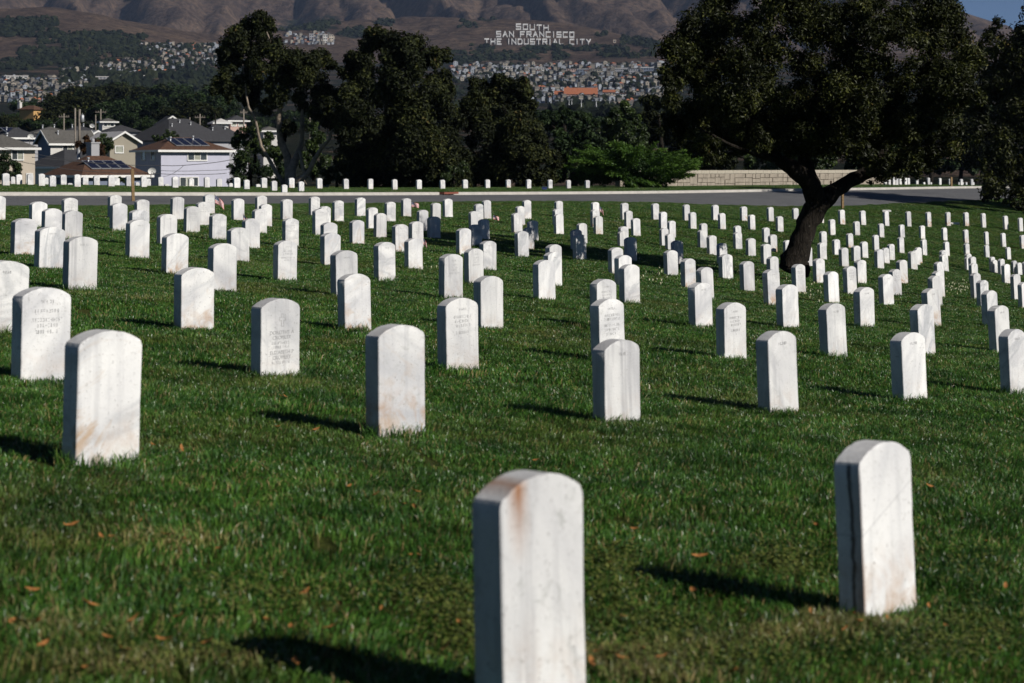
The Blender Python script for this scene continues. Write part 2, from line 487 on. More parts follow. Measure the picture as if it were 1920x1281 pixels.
# ------------------------------------------------------------------ terrain heights
SPL = np.array([3220,3145,3069,2991,2910,2826,2738,2647,2553,2457,2358,2258,2159,2062,1968,1880,1798,1723,1655,1594,1537,1484,1433,1380,1324,1264,1198,1126,1047,960,867,766,660,547,428,306,180,53,-74,-199,-321,-440,-553,-659,-759,-850,-933,-1006,-1069,-1121,-1161,-1189,-1207,-1215,-1217,-1214,-1209,-1204,-1199,-1196,-1195,-1194,-1195,-1197,-1199,-1201,3085,3011,2936,2859,2780,2698,2612,2522,2429,2334,2236,2137,2038,1942,1849,1762,1682,1610,1547,1491,1442,1396,1351,1305,1256,1202,1142,1075,1000,918,828,731,628,518,402,282,158,33,-93,-216,-337,-454,-565,-671,-769,-860,-942,-1014,-1076,-1128,-1168,-1196,-1212,-1219,-1219,-1215,-1209,-1203,-1198,-1195,-1194,-1194,-1196,-1197,-1200,-1202,2949,2876,2802,2727,2649,2568,2484,2396,2305,2210,2114,2015,1917,1821,1728,1642,1564,1495,1437,1387,1345,1307,1270,1231,1189,1141,1086,1024,954,875,790,696,596,490,377,258,136,12,-111,-234,-353,-468,-578,-682,-779,-869,-950,-1022,-1084,-1135,-1175,-1202,-1217,-1223,-1222,-1216,-1209,-1202,-1197,-1195,-1194,-1194,-1196,-1198,-1200,-1203,2809,2738,2666,2592,2516,2437,2354,2268,2179,2086,1990,1892,1794,1697,1605,1518,1442,1376,1323,1280,1246,1216,1188,1157,1121,1080,1031,973,907,833,751,661,565,462,351,235,115,-8,-130,-251,-368,-481,-590,-692,-788,-877,-957,-1028,-1090,-1141,-1180,-1207,-1221,-1226,-1224,-1217,-1209,-1202,-1197,-1194,-1194,-1194,-1196,-1199,-1201,-1204,2664,2595,2524,2453,2379,2302,2222,2138,2050,1959,1864,1767,1669,1572,1478,1391,1314,1251,1203,1169,1144,1124,1105,1082,1054,1019,975,923,861,790,712,626,533,434,327,212,93,-28,-149,-267,-382,-494,-600,-701,-796,-883,-963,-1034,-1095,-1145,-1184,-1210,-1224,-1229,-1226,-1219,-1210,-1202,-1197,-1195,-1194,-1195,-1196,-1199,-1202,-1206,2512,2445,2377,2307,2235,2161,2084,2002,1917,1828,1735,1639,1541,1443,1348,1259,1181,1119,1077,1052,1039,1030,1020,1006,986,957,920,872,814,747,671,589,501,406,302,190,72,-48,-166,-283,-395,-504,-608,-707,-801,-888,-967,-1037,-1098,-1148,-1186,-1213,-1227,-1232,-1229,-1221,-1211,-1203,-1198,-1196,-1195,-1196,-1197,-1200,-1204,-1208,2352,2287,2221,2153,2084,2013,1939,1860,1778,1692,1602,1508,1411,1312,1215,1122,1041,980,943,929,930,934,935,929,915,893,862,820,766,701,628,549,466,376,277,167,50,-67,-183,-296,-405,-511,-613,-710,-803,-889,-968,-1039,-1100,-1150,-1189,-1216,-1231,-1236,-1233,-1225,-1214,-1205,-1200,-1198,-1198,-1198,-1199,-1202,-1206,-1212,2181,2118,2054,1990,1924,1855,1784,1709,1631,1548,1462,1371,1277,1179,1080,984,897,832,800,800,819,836,846,847,841,826,801,766,717,654,582,507,428,342,248,141,29,-85,-197,-305,-411,-513,-613,-708,-800,-886,-966,-1037,-1100,-1151,-1191,-1219,-1235,-1241,-1238,-1229,-1217,-1208,-1203,-1202,-1201,-1201,-1202,-1205,-1211,-1218,1998,1936,1875,1813,1750,1685,1617,1546,1472,1394,1312,1227,1137,1044,946,847,754,680,650,666,704,735,753,760,760,752,735,706,664,605,535,463,388,307,216,115,8,-100,-206,-309,-410,-509,-606,-700,-791,-877,-958,-1032,-1097,-1151,-1193,-1222,-1240,-1246,-1243,-1234,-1222,-1212,-1207,-1206,-1205,-1205,-1206,-1209,-1216,-1225,1800,1740,1681,1621,1561,1499,1435,1367,1297,1223,1148,1070,989,904,814,718,620,535,501,527,582,626,652,664,669,667,658,637,603,551,488,422,353,276,189,94,-6,-108,-207,-305,-401,-497,-591,-684,-774,-861,-944,-1021,-1089,-1148,-1193,-1225,-1243,-1249,-1246,-1237,-1226,-1216,-1211,-1208,-1207,-1208,-1210,-1214,-1223,-1233,1586,1527,1470,1412,1355,1295,1233,1168,1101,1032,963,895,826,754,681,601,514,429,383,399,451,503,539,558,568,573,572,561,537,497,445,388,325,254,172,84,-9,-103,-196,-289,-381,-473,-566,-657,-748,-836,-921,-1001,-1074,-1138,-1188,-1222,-1240,-1246,-1243,-1235,-1224,-1215,-1209,-1206,-1205,-1206,-1210,-1216,-1226,-1237,1354,1296,1239,1183,1127,1069,1008,943,877,812,749,690,635,582,532,482,428,369,323,311,338,382,422,447,464,476,483,484,474,448,410,363,309,244,171,90,5,-82,-170,-258,-347,-438,-529,-620,-711,-801,-888,-971,-1048,-1117,-1173,-1209,-1226,-1231,-1228,-1222,-1215,-1206,-1198,-1192,-1191,-1194,-1202,-1211,-1223,-1235,1105,1046,989,932,877,819,755,687,621,556,496,444,401,366,340,322,312,297,271,251,255,282,318,347,369,387,403,415,417,406,382,347,304,250,187,116,39,-42,-125,-211,-298,-388,-479,-571,-663,-753,-842,-927,-1007,-1080,-1142,-1180,-1195,-1199,-1197,-1193,-1188,-1181,-1169,-1161,-1160,-1166,-1177,-1192,-1204,-1216,838,777,717,658,601,539,469,393,322,257,195,143,106,81,67,71,99,134,153,158,175,204,237,266,290,309,330,351,366,370,359,338,308,268,218,158,90,16,-63,-147,-234,-324,-416,-510,-603,-695,-784,-868,-947,-1020,-1082,-1121,-1138,-1145,-1144,-1140,-1134,-1125,-1112,-1105,-1105,-1112,-1125,-1143,-1158,-1175,554,489,425,362,299,228,146,61,-14,-80,-145,-202,-244,-269,-282,-274,-235,-173,-107,-45,30,107,161,189,212,230,253,283,314,334,340,334,318,293,256,208,150,83,9,-72,-158,-249,-343,-439,-535,-627,-716,-798,-873,-937,-990,-1030,-1058,-1072,-1074,-1065,-1049,-1034,-1025,-1021,-1023,-1030,-1042,-1059,-1082,-1107,256,187,118,48,-24,-104,-193,-283,-362,-430,-497,-562,-613,-645,-663,-666,-648,-600,-520,-405,-248,-84,27,78,96,110,142,191,241,284,314,327,329,319,295,259,211,153,85,8,-77,-168,-264,-362,-459,-554,-643,-724,-795,-852,-895,-936,-972,-993,-996,-983,-956,-931,-921,-916,-917,-926,-939,-956,-987,-1016,-52,-126,-201,-277,-357,-443,-535,-626,-709,-784,-856,-927,-985,-1027,-1057,-1082,-1099,-1090,-1041,-927,-723,-465,-262,-159,-129,-109,-53,34,121,201,264,305,327,333,324,302,267,219,159,87,4,-87,-184,-283,-383,-479,-570,-652,-723,-781,-826,-866,-900,-919,-921,-906,-877,-842,-812,-790,-783,-797,-824,-855,-882,-901,-368,-446,-526,-608,-694,-784,-878,-971,-1060,-1143,-1223,-1300,-1368,-1426,-1476,-1529,-1581,-1618,-1624,-1568,-1396,-1102,-798,-606,-534,-486,-387,-237,-85,59,170,247,296,324,333,328,309,274,224,158,79,-11,-108,-208,-309,-407,-500,-584,-659,-723,-775,-813,-838,-848,-844,-826,-796,-746,-681,-627,-603,-619,-666,-717,-731,-732,-688,-771,-855,-942,-1032,-1125,-1221,-1318,-1412,-1503,-1592,-1679,-1761,-1838,-1914,-1995,-2078,-2153,-2207,-2214,-2122,-1873,-1538,-1278,-1139,-1036,-884,-662,-405,-160,17,141,225,280,313,329,329,312,275,218,144,57,-40,-140,-242,-341,-435,-521,-599,-666,-721,-755,-769,-768,-753,-723,-677,-603,-498,-405,-353,-356,-407,-467,-474,-466,-1009,-1095,-1183,-1274,-1367,-1464,-1563,-1663,-1762,-1861,-1959,-2057,-2153,-2248,-2346,-2448,-2552,-2651,-2731,-2769,-2724,-2543,-2257,-1995,-1812,-1650,-1442,-1162,-809,-464,-209,-24,107,195,256,299,323,327,307,261,193,109,15,-84,-184,-283,-376,-462,-538,-603,-653,-682,-689,-675,-642,-589,-509,-397,-256,-122,-29,0,-29,-75,-92,-93,-1328,-1418,-1509,-1602,-1698,-1798,-1899,-2003,-2108,-2213,-2319,-2426,-2534,-2643,-2755,-2870,-2985,-3091,-3175,-3216,-3182,-3044,-2823,-2591,-2387,-2180,-1931,-1620,-1227,-826,-496,-240,-58,67,160,232,283,313,312,279,220,142,53,-42,-139,-234,-324,-406,-479,-538,-581,-603,-601,-574,-522,-441,-326,-173,9,193,340,410,406,375,354,345,-1644,-1736,-1829,-1925,-2023,-2125,-2229,-2336,-2445,-2555,-2667,-2781,-2896,-3014,-3133,-3253,-3368,-3470,-3547,-3580,-3548,-3436,-3257,-3048,-2830,-2591,-2312,-1977,-1579,-1167,-798,-494,-267,-103,24,126,205,260,282,268,220,151,70,-19,-109,-197,-281,-358,-424,-476,-510,-524,-513,-474,-405,-301,-157,31,254,490,699,813,831,816,802,796,-1954,-2047,-2143,-2240,-2340,-2443,-2549,-2658,-2770,-2883,-2999,-3117,-3236,-3357,-3477,-3594,-3703,-3795,-3860,-3882,-3847,-3748,-3591,-3394,-3169,-2911,-2612,-2266,-1875,-1471,-1095,-771,-510,-308,-146,-15,88,166,211,218,187,132,63,-14,-95,-174,-249,-317,-375,-419,-445,-450,-431,-383,-302,-183,-20,190,441,713,964,1123,1182,1198,1204,1213,-2256,-2351,-2448,-2546,-2647,-2751,-2859,-2969,-3081,-3197,-3314,-3432,-3552,-3670,-3787,-3897,-3995,-4075,-4125,-4135,-4095,-4000,-3853,-3662,-3432,-3166,-2859,-2512,-2133,-1744,-1373,-1042,-761,-529,-338,-182,-56,41,105,131,121,85,33,-30,-97,-164,-229,-287,-335,-369,-387,-385,-359,-305,-218,-93,75,293,557,846,1117,1319,1436,1498,1536,1569,-2550,-2646,-2743,-2842,-2943,-3048,-3155,-3265,-3378,-3493,-3609,-3726,-3842,-3956,-4065,-4165,-4251,-4316,-4352,-4350,-4302,-4206,-4062,-3873,-3643,-3374,-3068,-2727,-2362,-1989,-1628,-1297,-1005,-754,-542,-365,-220,-106,-26,19,30,15,-18,-63,-115,-168,-220,-266,-303,-328,-338,-328,-296,-239,-151,-28,136,349,615,914,1205,1446,1615,1718,1788,1847,-2835,-2931,-3028,-3127,-3228,-3332,-3439,-3548,-3659,-3772,-3885,-3998,-4109,-4216,-4315,-4404,-4477,-4527,-4548,-4534,-4479,-4379,-4234,-4046,-3817,-3551,-3249,-2918,-2567,-2210,-1861,-1533,-1237,-975,-749,-556,-395,-267,-172,-109,-78,-72,-85,-111,-146,-184,-221,-255,-281,-295,-296,-279,-242,-181,-94,24,177,377,638,944,1250,1521,1727,1861,1959,2045,-3109,-3205,-3301,-3400,-3500,-3603,-3709,-3816,-3924,-4034,-4143,-4250,-4354,-4452,-4542,-4618,-4677,-4713,-4721,-4695,-4631,-4526,-4380,-4192,-3966,-3704,-3410,-3090,-2754,-2410,-2073,-1752,-1456,-1188,-952,-748,-575,-434,-324,-245,-195,-169,-163,-171,-188,-210,-233,-252,-266,-270,-261,-237,-193,-129,-40,76,225,416,666,963,1265,1542,1766,1929,2056,2168,-3373,-3468,-3564,-3661,-3761,-3862,-3965,-4069,-4175,-4280,-4384,-4484,-4580,-4669,-4747,-4812,-4858,-4881,-4876,-4839,-4767,-4657,-4508,-4321,-4098,-3841,-3556,-3247,-2924,-2594,-2268,-1954,-1660,-1391,-1149,-937,-754,-601,-479,-385,-317,-273,-249,-238,-238,-244,-252,-258,-259,-251,-232,-199,-149,-79,14,134,285,475,711,985,1267,1531,1759,1944,2095,2228,-3627,-3721,-3815,-3911,-4009,-4108,-4208,-4309,-4411,-4511,-4608,-4702,-4790,-4869,-4936,-4989,-5022,-5033,-5017,-4970,-4890,-4775,-4624,-4438,-4218,-3967,-3690,-3392,-3080,-2763,-2447,-2141,-1851,-1582,-1337,-1119,-929,-766,-631,-524,-441,-380,-338,-311,-294,-284,-277,-269,-258,-238,-209,-167,-108,-31,68,192,346,534,758,1008,1267,1515,1740,1936,2101,2247,-3870,-3963,-4056,-4150,-4246,-4342,-4440,-4537,-4633,-4728,-4819,-4906,-4985,-5054,-5111,-5152,-5175,-5174,-5148,-5092,-5005,-4886,-4732,-4547,-4330,-4085,-3816,-3527,-3226,-2919,-2613,-2314,-2029,-1761,-1515,-1293,-1096,-925,-780,-660,-563,-488,-430,-387,-354,-329,-308,-286,-262,-231,-191,-139,-72,13,119,248,403,588,799,1031,1270,1504,1722,1922,2096,2242,-4104,-4195,-4286,-4379,-4472,-4566,-4660,-4753,-4845,-4934,-5018,-5097,-5168,-5228,-5275,-5306,-5318,-5307,-5271,-5208,-5115,-4991,-4836,-4651,-4437,-4197,-3935,-3655,-3364,-3066,-2768,-2476,-2195,-1930,-1683,-1458,-1255,-1077,-923,-792,-683,-594,-522,-464,-417,-377,-342,-307,-271,-228,-177,-116,-40,53,164,297,454,634,835,1053,1277,1498,1709,1915,2090,2230,-4328,-4418,-4507,-4598,-4688,-4779,-4870,-4959,-5045,-5129,-5207,-5279,-5341,-5393,-5431,-5452,-5454,-5435,-5391,-5320,-5222,-5094,-4938,-4753,-4542,-4306,-4050,-3778,-3494,-3204,-2914,-2628,-2351,-2087,-1840,-1613,-1406,-1222,-1060,-919,-799,-697,-612,-541,-480,-427,-379,-332,-283,-230,-169,-97,-13,86,203,340,496,673,866,1073,1286,1499,1706,1901,2078,2235,-4545,-4632,-4720,-4808,-4897,-4984,-5071,-5156,-5238,-5316,-5388,-5452,-5507,-5550,-5580,-5592,-5586,-5558,-5507,-5431,-5327,-5197,-5039,-4854,-4645,-4413,-4163,-3896,-3619,-3336,-3052,-2771,-2497,-2236,-1989,-1760,-1549,-1359,-1190,-1040,-910,-798,-701,-617,-544,-479,-418,-359,-299,-235,-164,-84,8,114,236,375,532,705,893,1092,1296,1502,1703,1897,2074,2236,-4754,-4840,-4926,-5012,-5098,-5182,-5265,-5346,-5423,-5495,-5561,-5619,-5667,-5703,-5724,-5729,-5715,-5680,-5623,-5540,-5433,-5299,-5140,-4956,-4748,-4520,-4273,-4012,-3740,-3463,-3183,-2906,-2636,-2376,-2129,-1898,-1685,-1490,-1314,-1156,-1017,-895,-787,-692,-608,-531,-459,-389,-318,-244,-164,-75,24,136,262,404,561,732,915,1108,1306,1506,1703,1894,2074,2237,-4958,-5042,-5126,-5210,-5293,-5375,-5454,-5531,-5603,-5670,-5730,-5781,-5823,-5851,-5866,-5863,-5842,-5801,-5738,-5651,-5539,-5403,-5243,-5058,-4852,-4626,-4383,-4126,-3859,-3586,-3310,-3037,-2769,-2510,-2263,-2031,-1814,-1614,-1432,-1268,-1120,-989,-871,-766,-670,-583,-500,-420,-339,-255,-167,-70,36,153,284,427,584,754,934,1123,1316,1511,1703,1892,2070,2241,-5157,-5240,-5323,-5405,-5485,-5564,-5639,-5712,-5779,-5841,-5896,-5941,-5976,-5998,-6005,-5996,-5969,-5922,-5853,-5761,-5646,-5508,-5346,-5162,-4957,-4733,-4492,-4239,-3975,-3706,-3434,-3163,-2898,-2640,-2392,-2158,-1938,-1734,-1547,-1376,-1220,-1080,-953,-838,-733,-635,-542,-452,-361,-269,-172,-68,44,167,301,447,604,773,951,1136,1325,1516,1705,1889,2070,2242,-5355,-5436,-5517,-5597,-5675,-5750,-5823,-5891,-5954,-6011,-6059,-6099,-6127,-6143,-6144,-6129,-6095,-6042,-5968,-5873,-5754,-5614,-5450,-5266,-5062,-4839,-4602,-4351,-4091,-3825,-3556,-3288,-3024,-2767,-2519,-2283,-2060,-1852,-1659,-1482,-1319,-1170,-1034,-910,-795,-687,-584,-484,-385,-284,-179,-68,51,178,316,464,622,790,966,1148,1334,1521,1707,1890,2070,2244], np.float64).reshape(37, 66) / 1000.0
GX0, GY0, GS = -56.0, -12.0, 4.0

def lawn_z(x, y):
    x, y = np.asarray(x, float), np.asarray(y, float)
    u = np.clip((x - GX0) / GS, 1.0, 34.999)
    v = np.clip((y - GY0) / GS, 1.0, 63.999)
    i, j = np.floor(u).astype(int), np.floor(v).astype(int)
    i, j = np.clip(i, 1, 34), np.clip(j, 1, 63)
    a, b = u - i, v - j
    B = lambda t: ((1 - t) ** 3 / 6, (3 * t ** 3 - 6 * t ** 2 + 4) / 6, (-3 * t ** 3 + 3 * t ** 2 + 3 * t + 1) / 6, t ** 3 / 6)
    bu, bv = B(a), B(b)
    z = 0.0
    for p in range(4):
        for q in range(4):
            z = z + bu[p] * bv[q] * SPL[i - 1 + p, j - 1 + q]
    return z

PD = [0, 180, 230, 280, 330, 400, 500, 650, 900, 1200, 1500, 1800, 2200, 2600, 2900, 3200, 3450, 3600, 3900, 9000]
PZ = [-1.1, -1.1, -1.2, 0.0, 2.0, 4.5, 7.5, 13, 22, 31, 45, 62, 92, 127, 158, 200, 247, 275, 300, 300]

def smax(a, b, k):
    h = np.clip(0.5 + 0.5 * (a - b) / k, 0, 1)
    return b + (a - b) * h + k * h * (1 - h)

def far_z(x, y):
    x, y = np.asarray(x, float), np.asarray(y, float)
    d = np.maximum(y, 1.0)
    k = x / d
    base = np.interp(d, PD, PZ)
    left = sstep(-0.10, -0.19, k) * sstep(1500, 2500, d)
    base = base + 16 * left
    # rounded grass hump at the far left, and the shoulder that carries the letters
    hump = 42 * np.exp(-((x + 760) / 210) ** 2 - ((y - 3150) / 330) ** 2)
    hump2 = 20 * np.exp(-((x + 640) / 190) ** 2 - ((y - 2850) / 240) ** 2)
    crest = np.interp(k, [-0.30, -0.2, -0.135, -0.11, -0.086, -0.045, -0.016, 0.011, 0.02, 0.039, 0.054, 0.073, 0.12, 0.4],
                      [212, 208, 212, 238, 274, 279, 273, 266, 260, 243, 224, 200, 180, 170])
    rel = 20 * (fbm(x / 60, y / 75, 4, 3) - 0.5) * sstep(2900, 3300, d) + 26 * (fbm(x / 240, y / 420, 3, 5) - 0.5) * sstep(2300, 3000, d)
    rel = rel * (1 - 0.97 * np.exp(-(((x - 45) / 150) ** 2 + ((y - 3320) / 280) ** 2) ** 2))
    front = -smax(-(base + rel), -crest, 14.0) + hump + hump2
    front = front - sstep(3500, 4200, d) * 90
    # the mountain: spurs and gullies running down towards the town
    top = np.interp(k, [-0.5, 0.17, 0.2295, 0.257, 0.30, 0.5], [590, 570, 432, 368, 300, 180])
    prog = sstep(3650, 5700, d + 260 * (fbm(x / 500, y / 900, 3, 21) - 0.5))
    wx = x + 300 * (fbm(x / 700, y / 700, 3, 31) - 0.5) + 90 * (fbm(x / 180, y / 220, 2, 33) - 0.5) + 0.16 * (y - 3600)
    tri = lambda q: 1 - np.abs(2 * (q - np.floor(q)) - 1)
    r1 = tri(wx / 310 + 0.9 * vnoise(x / 420, y / 1500, 41))
    r2 = tri(wx / 128 + 0.35 + 0.8 * vnoise(x / 150, y / 600, 43))
    r3 = fbm(x / 50, y / 70, 3, 45) - 0.5
    mt = 120 + (top - 120) * prog + (84 * (r1 ** 0.85 - 0.55) + 32 * (r2 ** 0.85 - 0.5) + 36 * r3) * (1 - 0.6 * sstep(0.19, 0.23, k)) * sstep(0.02, 0.35, prog) * (1 - 0.8 * sstep(0.85, 1.0, prog))
    mt = mt - 500 * (1 - sstep(3250, 3950, d))
    return smax(front, mt, 18.0)

def ground_z(x, y):
    x, y = np.asarray(x, float), np.asarray(y, float)
    t = sstep(150.0, 225.0, y) 
    t = np.maximum(t, sstep(60, 90, np.abs(x)))
    return lawn_z(x, y) * (1 - t) + far_z(x, np.maximum(y, 150)) * t

def gz(x, y):
    return float(ground_z(np.array([x]), np.array([y]))[0])

def at(px, d, py=None):
    """world x (and z of a picture row) at depth d"""
    x = (px - 960.0) / FP * d
    return (x, d, EYE + (HORIZON - py) * d / FP) if py is not None else x

def hits(pxs, pys, d0, d1, n=700):
    """first terrain point along each sight line between two depths"""
    pxs, pys = np.asarray(pxs, float), np.asarray(pys, float)
    k = (pxs - 960.0) / FP
    s = (HORIZON - pys) / FP
    D = np.geomspace(d0, d1, n)
    out = np.full(len(k), np.nan)
    for i0 in range(0, len(k), 400):
        kk, ss = k[i0:i0 + 400, None], s[i0:i0 + 400, None]
        g = ground_z(kk * D[None], np.broadcast_to(D[None], (len(kk), n)))
        e = g - (EYE + ss * D[None])
        up = e > 0
        first = up.argmax(1)
        has = up.any(1) & (first > 0)
        for r in np.nonzero(has)[0]:
            j = first[r]
            a, b = e[r, j - 1], e[r, j]
            out[i0 + r] = D[j - 1] + (D[j] - D[j - 1]) * (-a) / (b - a)
    return out

# ------------------------------------------------------------------ the ground
def lawn_material():
    m, nt, ns, ls, b = mat_new('lawn_soil')
    ge = ns.new('ShaderNodeNewGeometry')
    n1 = noise_node(nt, 0.22, 4, 0.6, 0.4, ge.outputs['Position'])
    n2 = noise_node(nt, 9.0, 5, 0.65, 0.2, ge.outputs['Position'])
    n3 = noise_node(nt, 70.0, 3, 0.6, 0.0, ge.outputs['Position'])
    r1 = ramp(ns, [(0.30, (0.028, 0.045, 0.008)), (0.50, (0.048, 0.068, 0.012)), (0.72, (0.090, 0.085, 0.024))])
    ls.new(n1.outputs['Fac'], r1.inputs[0])
    r2 = ramp(ns, [(0.30, (0.55, 0.55, 0.5)), (0.70, (1.25, 1.2, 1.1))])
    ls.new(n2.outputs['Fac'], r2.inputs[0])
    c = mix_node(nt, 1.0, r1.outputs[0], r2.outputs[0], 'MULTIPLY')
    ls.new(c, b.inputs['Base Color'])
    b.inputs['Roughness'].default_value = 0.9
    b.inputs['Specular IOR Level'].default_value = 0.1
    bp = ns.new('ShaderNodeBump')
    bp.inputs['Strength'].default_value = 1.0
    bp.inputs['Distance'].default_value = 0.05
    ls.new(math_node(nt, 'ADD', n2.outputs['Fac'], math_node(nt, 'MULTIPLY', n3.outputs['Fac'], 0.5)), bp.inputs['Height'])
    ls.new(bp.outputs[0], b.inputs['Normal'])
    return m

ROAD_NEAR, ROAD_FAR, RS = 80.0, 94.0, 1.26     # y - RS * x along the road's two edges

def grid_mesh(name, xs, ys, zf, mat, attr=None, smooth=True):
    Xg, Yg = np.meshgrid(xs, ys, indexing='ij')
    Z = zf(Xg, Yg)
    v = np.stack([Xg, Yg, Z], -1).reshape(-1, 3)
    nx_, ny_ = len(xs), len(ys)
    i = np.arange(nx_ - 1)[:, None] * ny_ + np.arange(ny_ - 1)[None]
    q = np.stack([i, i + ny_, i + ny_ + 1, i + 1], -1).reshape(-1, 4)
    return np_mesh(name, v, q, mat, attr, smooth)

def lawn_surface(x, y):
    z = lawn_z(x, y)
    q = y - RS * x
    z = z - 0.10 * sstep(ROAD_NEAR - 0.3, ROAD_NEAR + 1.2, q) * (1 - sstep(ROAD_FAR - 1.0, ROAD_FAR + 0.2, q))
    t = sstep(150.0, 225.0, y)
    t = np.maximum(t, sstep(60, 90, np.abs(x)))
    return z * (1 - t) + far_z(x, np.maximum(y, 150)) * t

lawn = link('lawn', grid_mesh('lawn', np.arange(-62, 92, 0.7), np.arange(-9, 245, 0.75), lawn_surface, lawn_material()))
tag(lawn, 'green cemetery lawn sloping gently under the headstones', kind='structure')

def asphalt():
    m, nt, ns, ls, b = mat_new('asphalt')
    ge = ns.new('ShaderNodeNewGeometry')
    n1 = noise_node(nt, 0.5, 4, 0.6, 0.5, ge.outputs['Position'])
    n2 = noise_node(nt, 45.0, 3, 0.7, 0.0, ge.outputs['Position'])
    r1 = ramp(ns, [(0.3, (0.092, 0.094, 0.100)), (0.7, (0.135, 0.135, 0.138))])
    ls.new(n1.outputs['Fac'], r1.inputs[0])
    r2 = ramp(ns, [(0.35, (0.7, 0.7, 0.7)), (0.65, (1.25, 1.25, 1.25))])
    ls.new(n2.outputs['Fac'], r2.inputs[0])
    c = mix_node(nt, 1.0, r1.outputs[0], r2.outputs[0], 'MULTIPLY')
    vo = noise_node(nt, 0.35, 6, 0.6, 3.0, ge.outputs['Position'])
    crack = math_node(nt, 'ABSOLUTE', math_node(nt, 'SUBTRACT', vo.outputs['Fac'], 0.5))
    c = mix_node(nt, map_range(nt, crack, 0.0, 0.012, 0.75, 0.0), c, (0.03, 0.03, 0.03))
    ls.new(c, b.inputs['Base Color'])
    b.inputs['Roughness'].default_value = 0.85
    bp = ns.new('ShaderNodeBump')
    bp.inputs['Strength'].default_value = 0.4
    bp.inputs['Distance'].default_value = 0.01
    ls.new(n2.outputs['Fac'], bp.inputs['Height'])
    ls.new(bp.outputs[0], b.inputs['Normal'])
    return m

def strip(name, q0, q1, nq, dz, mat, kerb=0.0, x0=-60.0, x1=100.0, step=1.0):
    xs = np.arange(x0, x1, step)
    qs = np.linspace(q0, q1, nq)
    Xg, Qg = np.meshgrid(xs, qs, indexing='ij')
    # run across the road at right angles to its direction
    Yg = Qg + RS * Xg
    Z = ground_z(Xg, Yg) + dz
    v = np.stack([Xg, Yg, Z], -1).reshape(-1, 3)
    i = np.arange(len(xs) - 1)[:, None] * nq + np.arange(nq - 1)[None]
    q = np.stack([i, i + nq, i + nq + 1, i + 1], -1).reshape(-1, 4)
    return link(name, np_mesh(name, v, q, mat, None, True))

tag(strip('road', ROAD_NEAR, ROAD_FAR - 0.9, 14, 0.0, asphalt()), 'grey asphalt cemetery road crossing behind the headstones', kind='structure')
# ragged grass edge handled by the grass; gutter and kerb of pale concrete on the far side
tag(strip('gutter', ROAD_FAR - 0.9, ROAD_FAR - 0.25, 3, 0.006, M['concrete']), 'pale concrete gutter along the far side of the road', kind='structure')

def kerb_mesh():
    mb = MB()
    xs = np.arange(-60, 100, 1.5)
    red = at(836, ROAD_FAR / (1 + RS * 124 / FP))
    for a, b in zip(xs[:-1], xs[1:]):
        for (s, e, mi) in ((a, b, 0),):
            pr = []
            for x in (s, e):
                for q, dz in ((ROAD_FAR - 0.25, -0.05), (ROAD_FAR - 0.22, 0.12), (ROAD_FAR + 0.05, 0.13), (ROAD_FAR + 0.06, -0.1)):
                    y = q + RS * x
                    pr.append((x, y, gz(x, y) + dz))
            mb.add(pr, [(0, 4, 5, 1), (1, 5, 6, 2), (2, 6, 7, 3)], mi)
    return mb
k_o = kerb_mesh().build('kerb', M['concrete'])
tag(k_o, 'pale concrete kerb along the far side of the road', kind='structure')

# storm drain set in the kerb, rust red
xd = at(837, 100.0)
dd = (ROAD_FAR - 0.2) / (1 - RS * (837 - 960) / FP)
xd = at(837, dd)
mb = MB()
dirx = Vector((1, RS, 0)).normalized()
nrm = Vector((RS, -1, 0)).normalized()
zc = gz(xd, dd)
mb.obox((xd, dd, zc + 0.09), dirx * 0.5, nrm * 0.30, (0, 0, 0.045))
for i in range(-3, 4):
    c = Vector((xd, dd, zc + 0.138)) + dirx * (0.13 * i)
    mb.obox(c, dirx * 0.03, nrm * 0.26, (0, 0, 0.006), 1)
tag(mb.build('storm_drain', [M['kerb_red'], M['black']]), 'rust red storm drain cover set in the kerb across the road', 'drain')

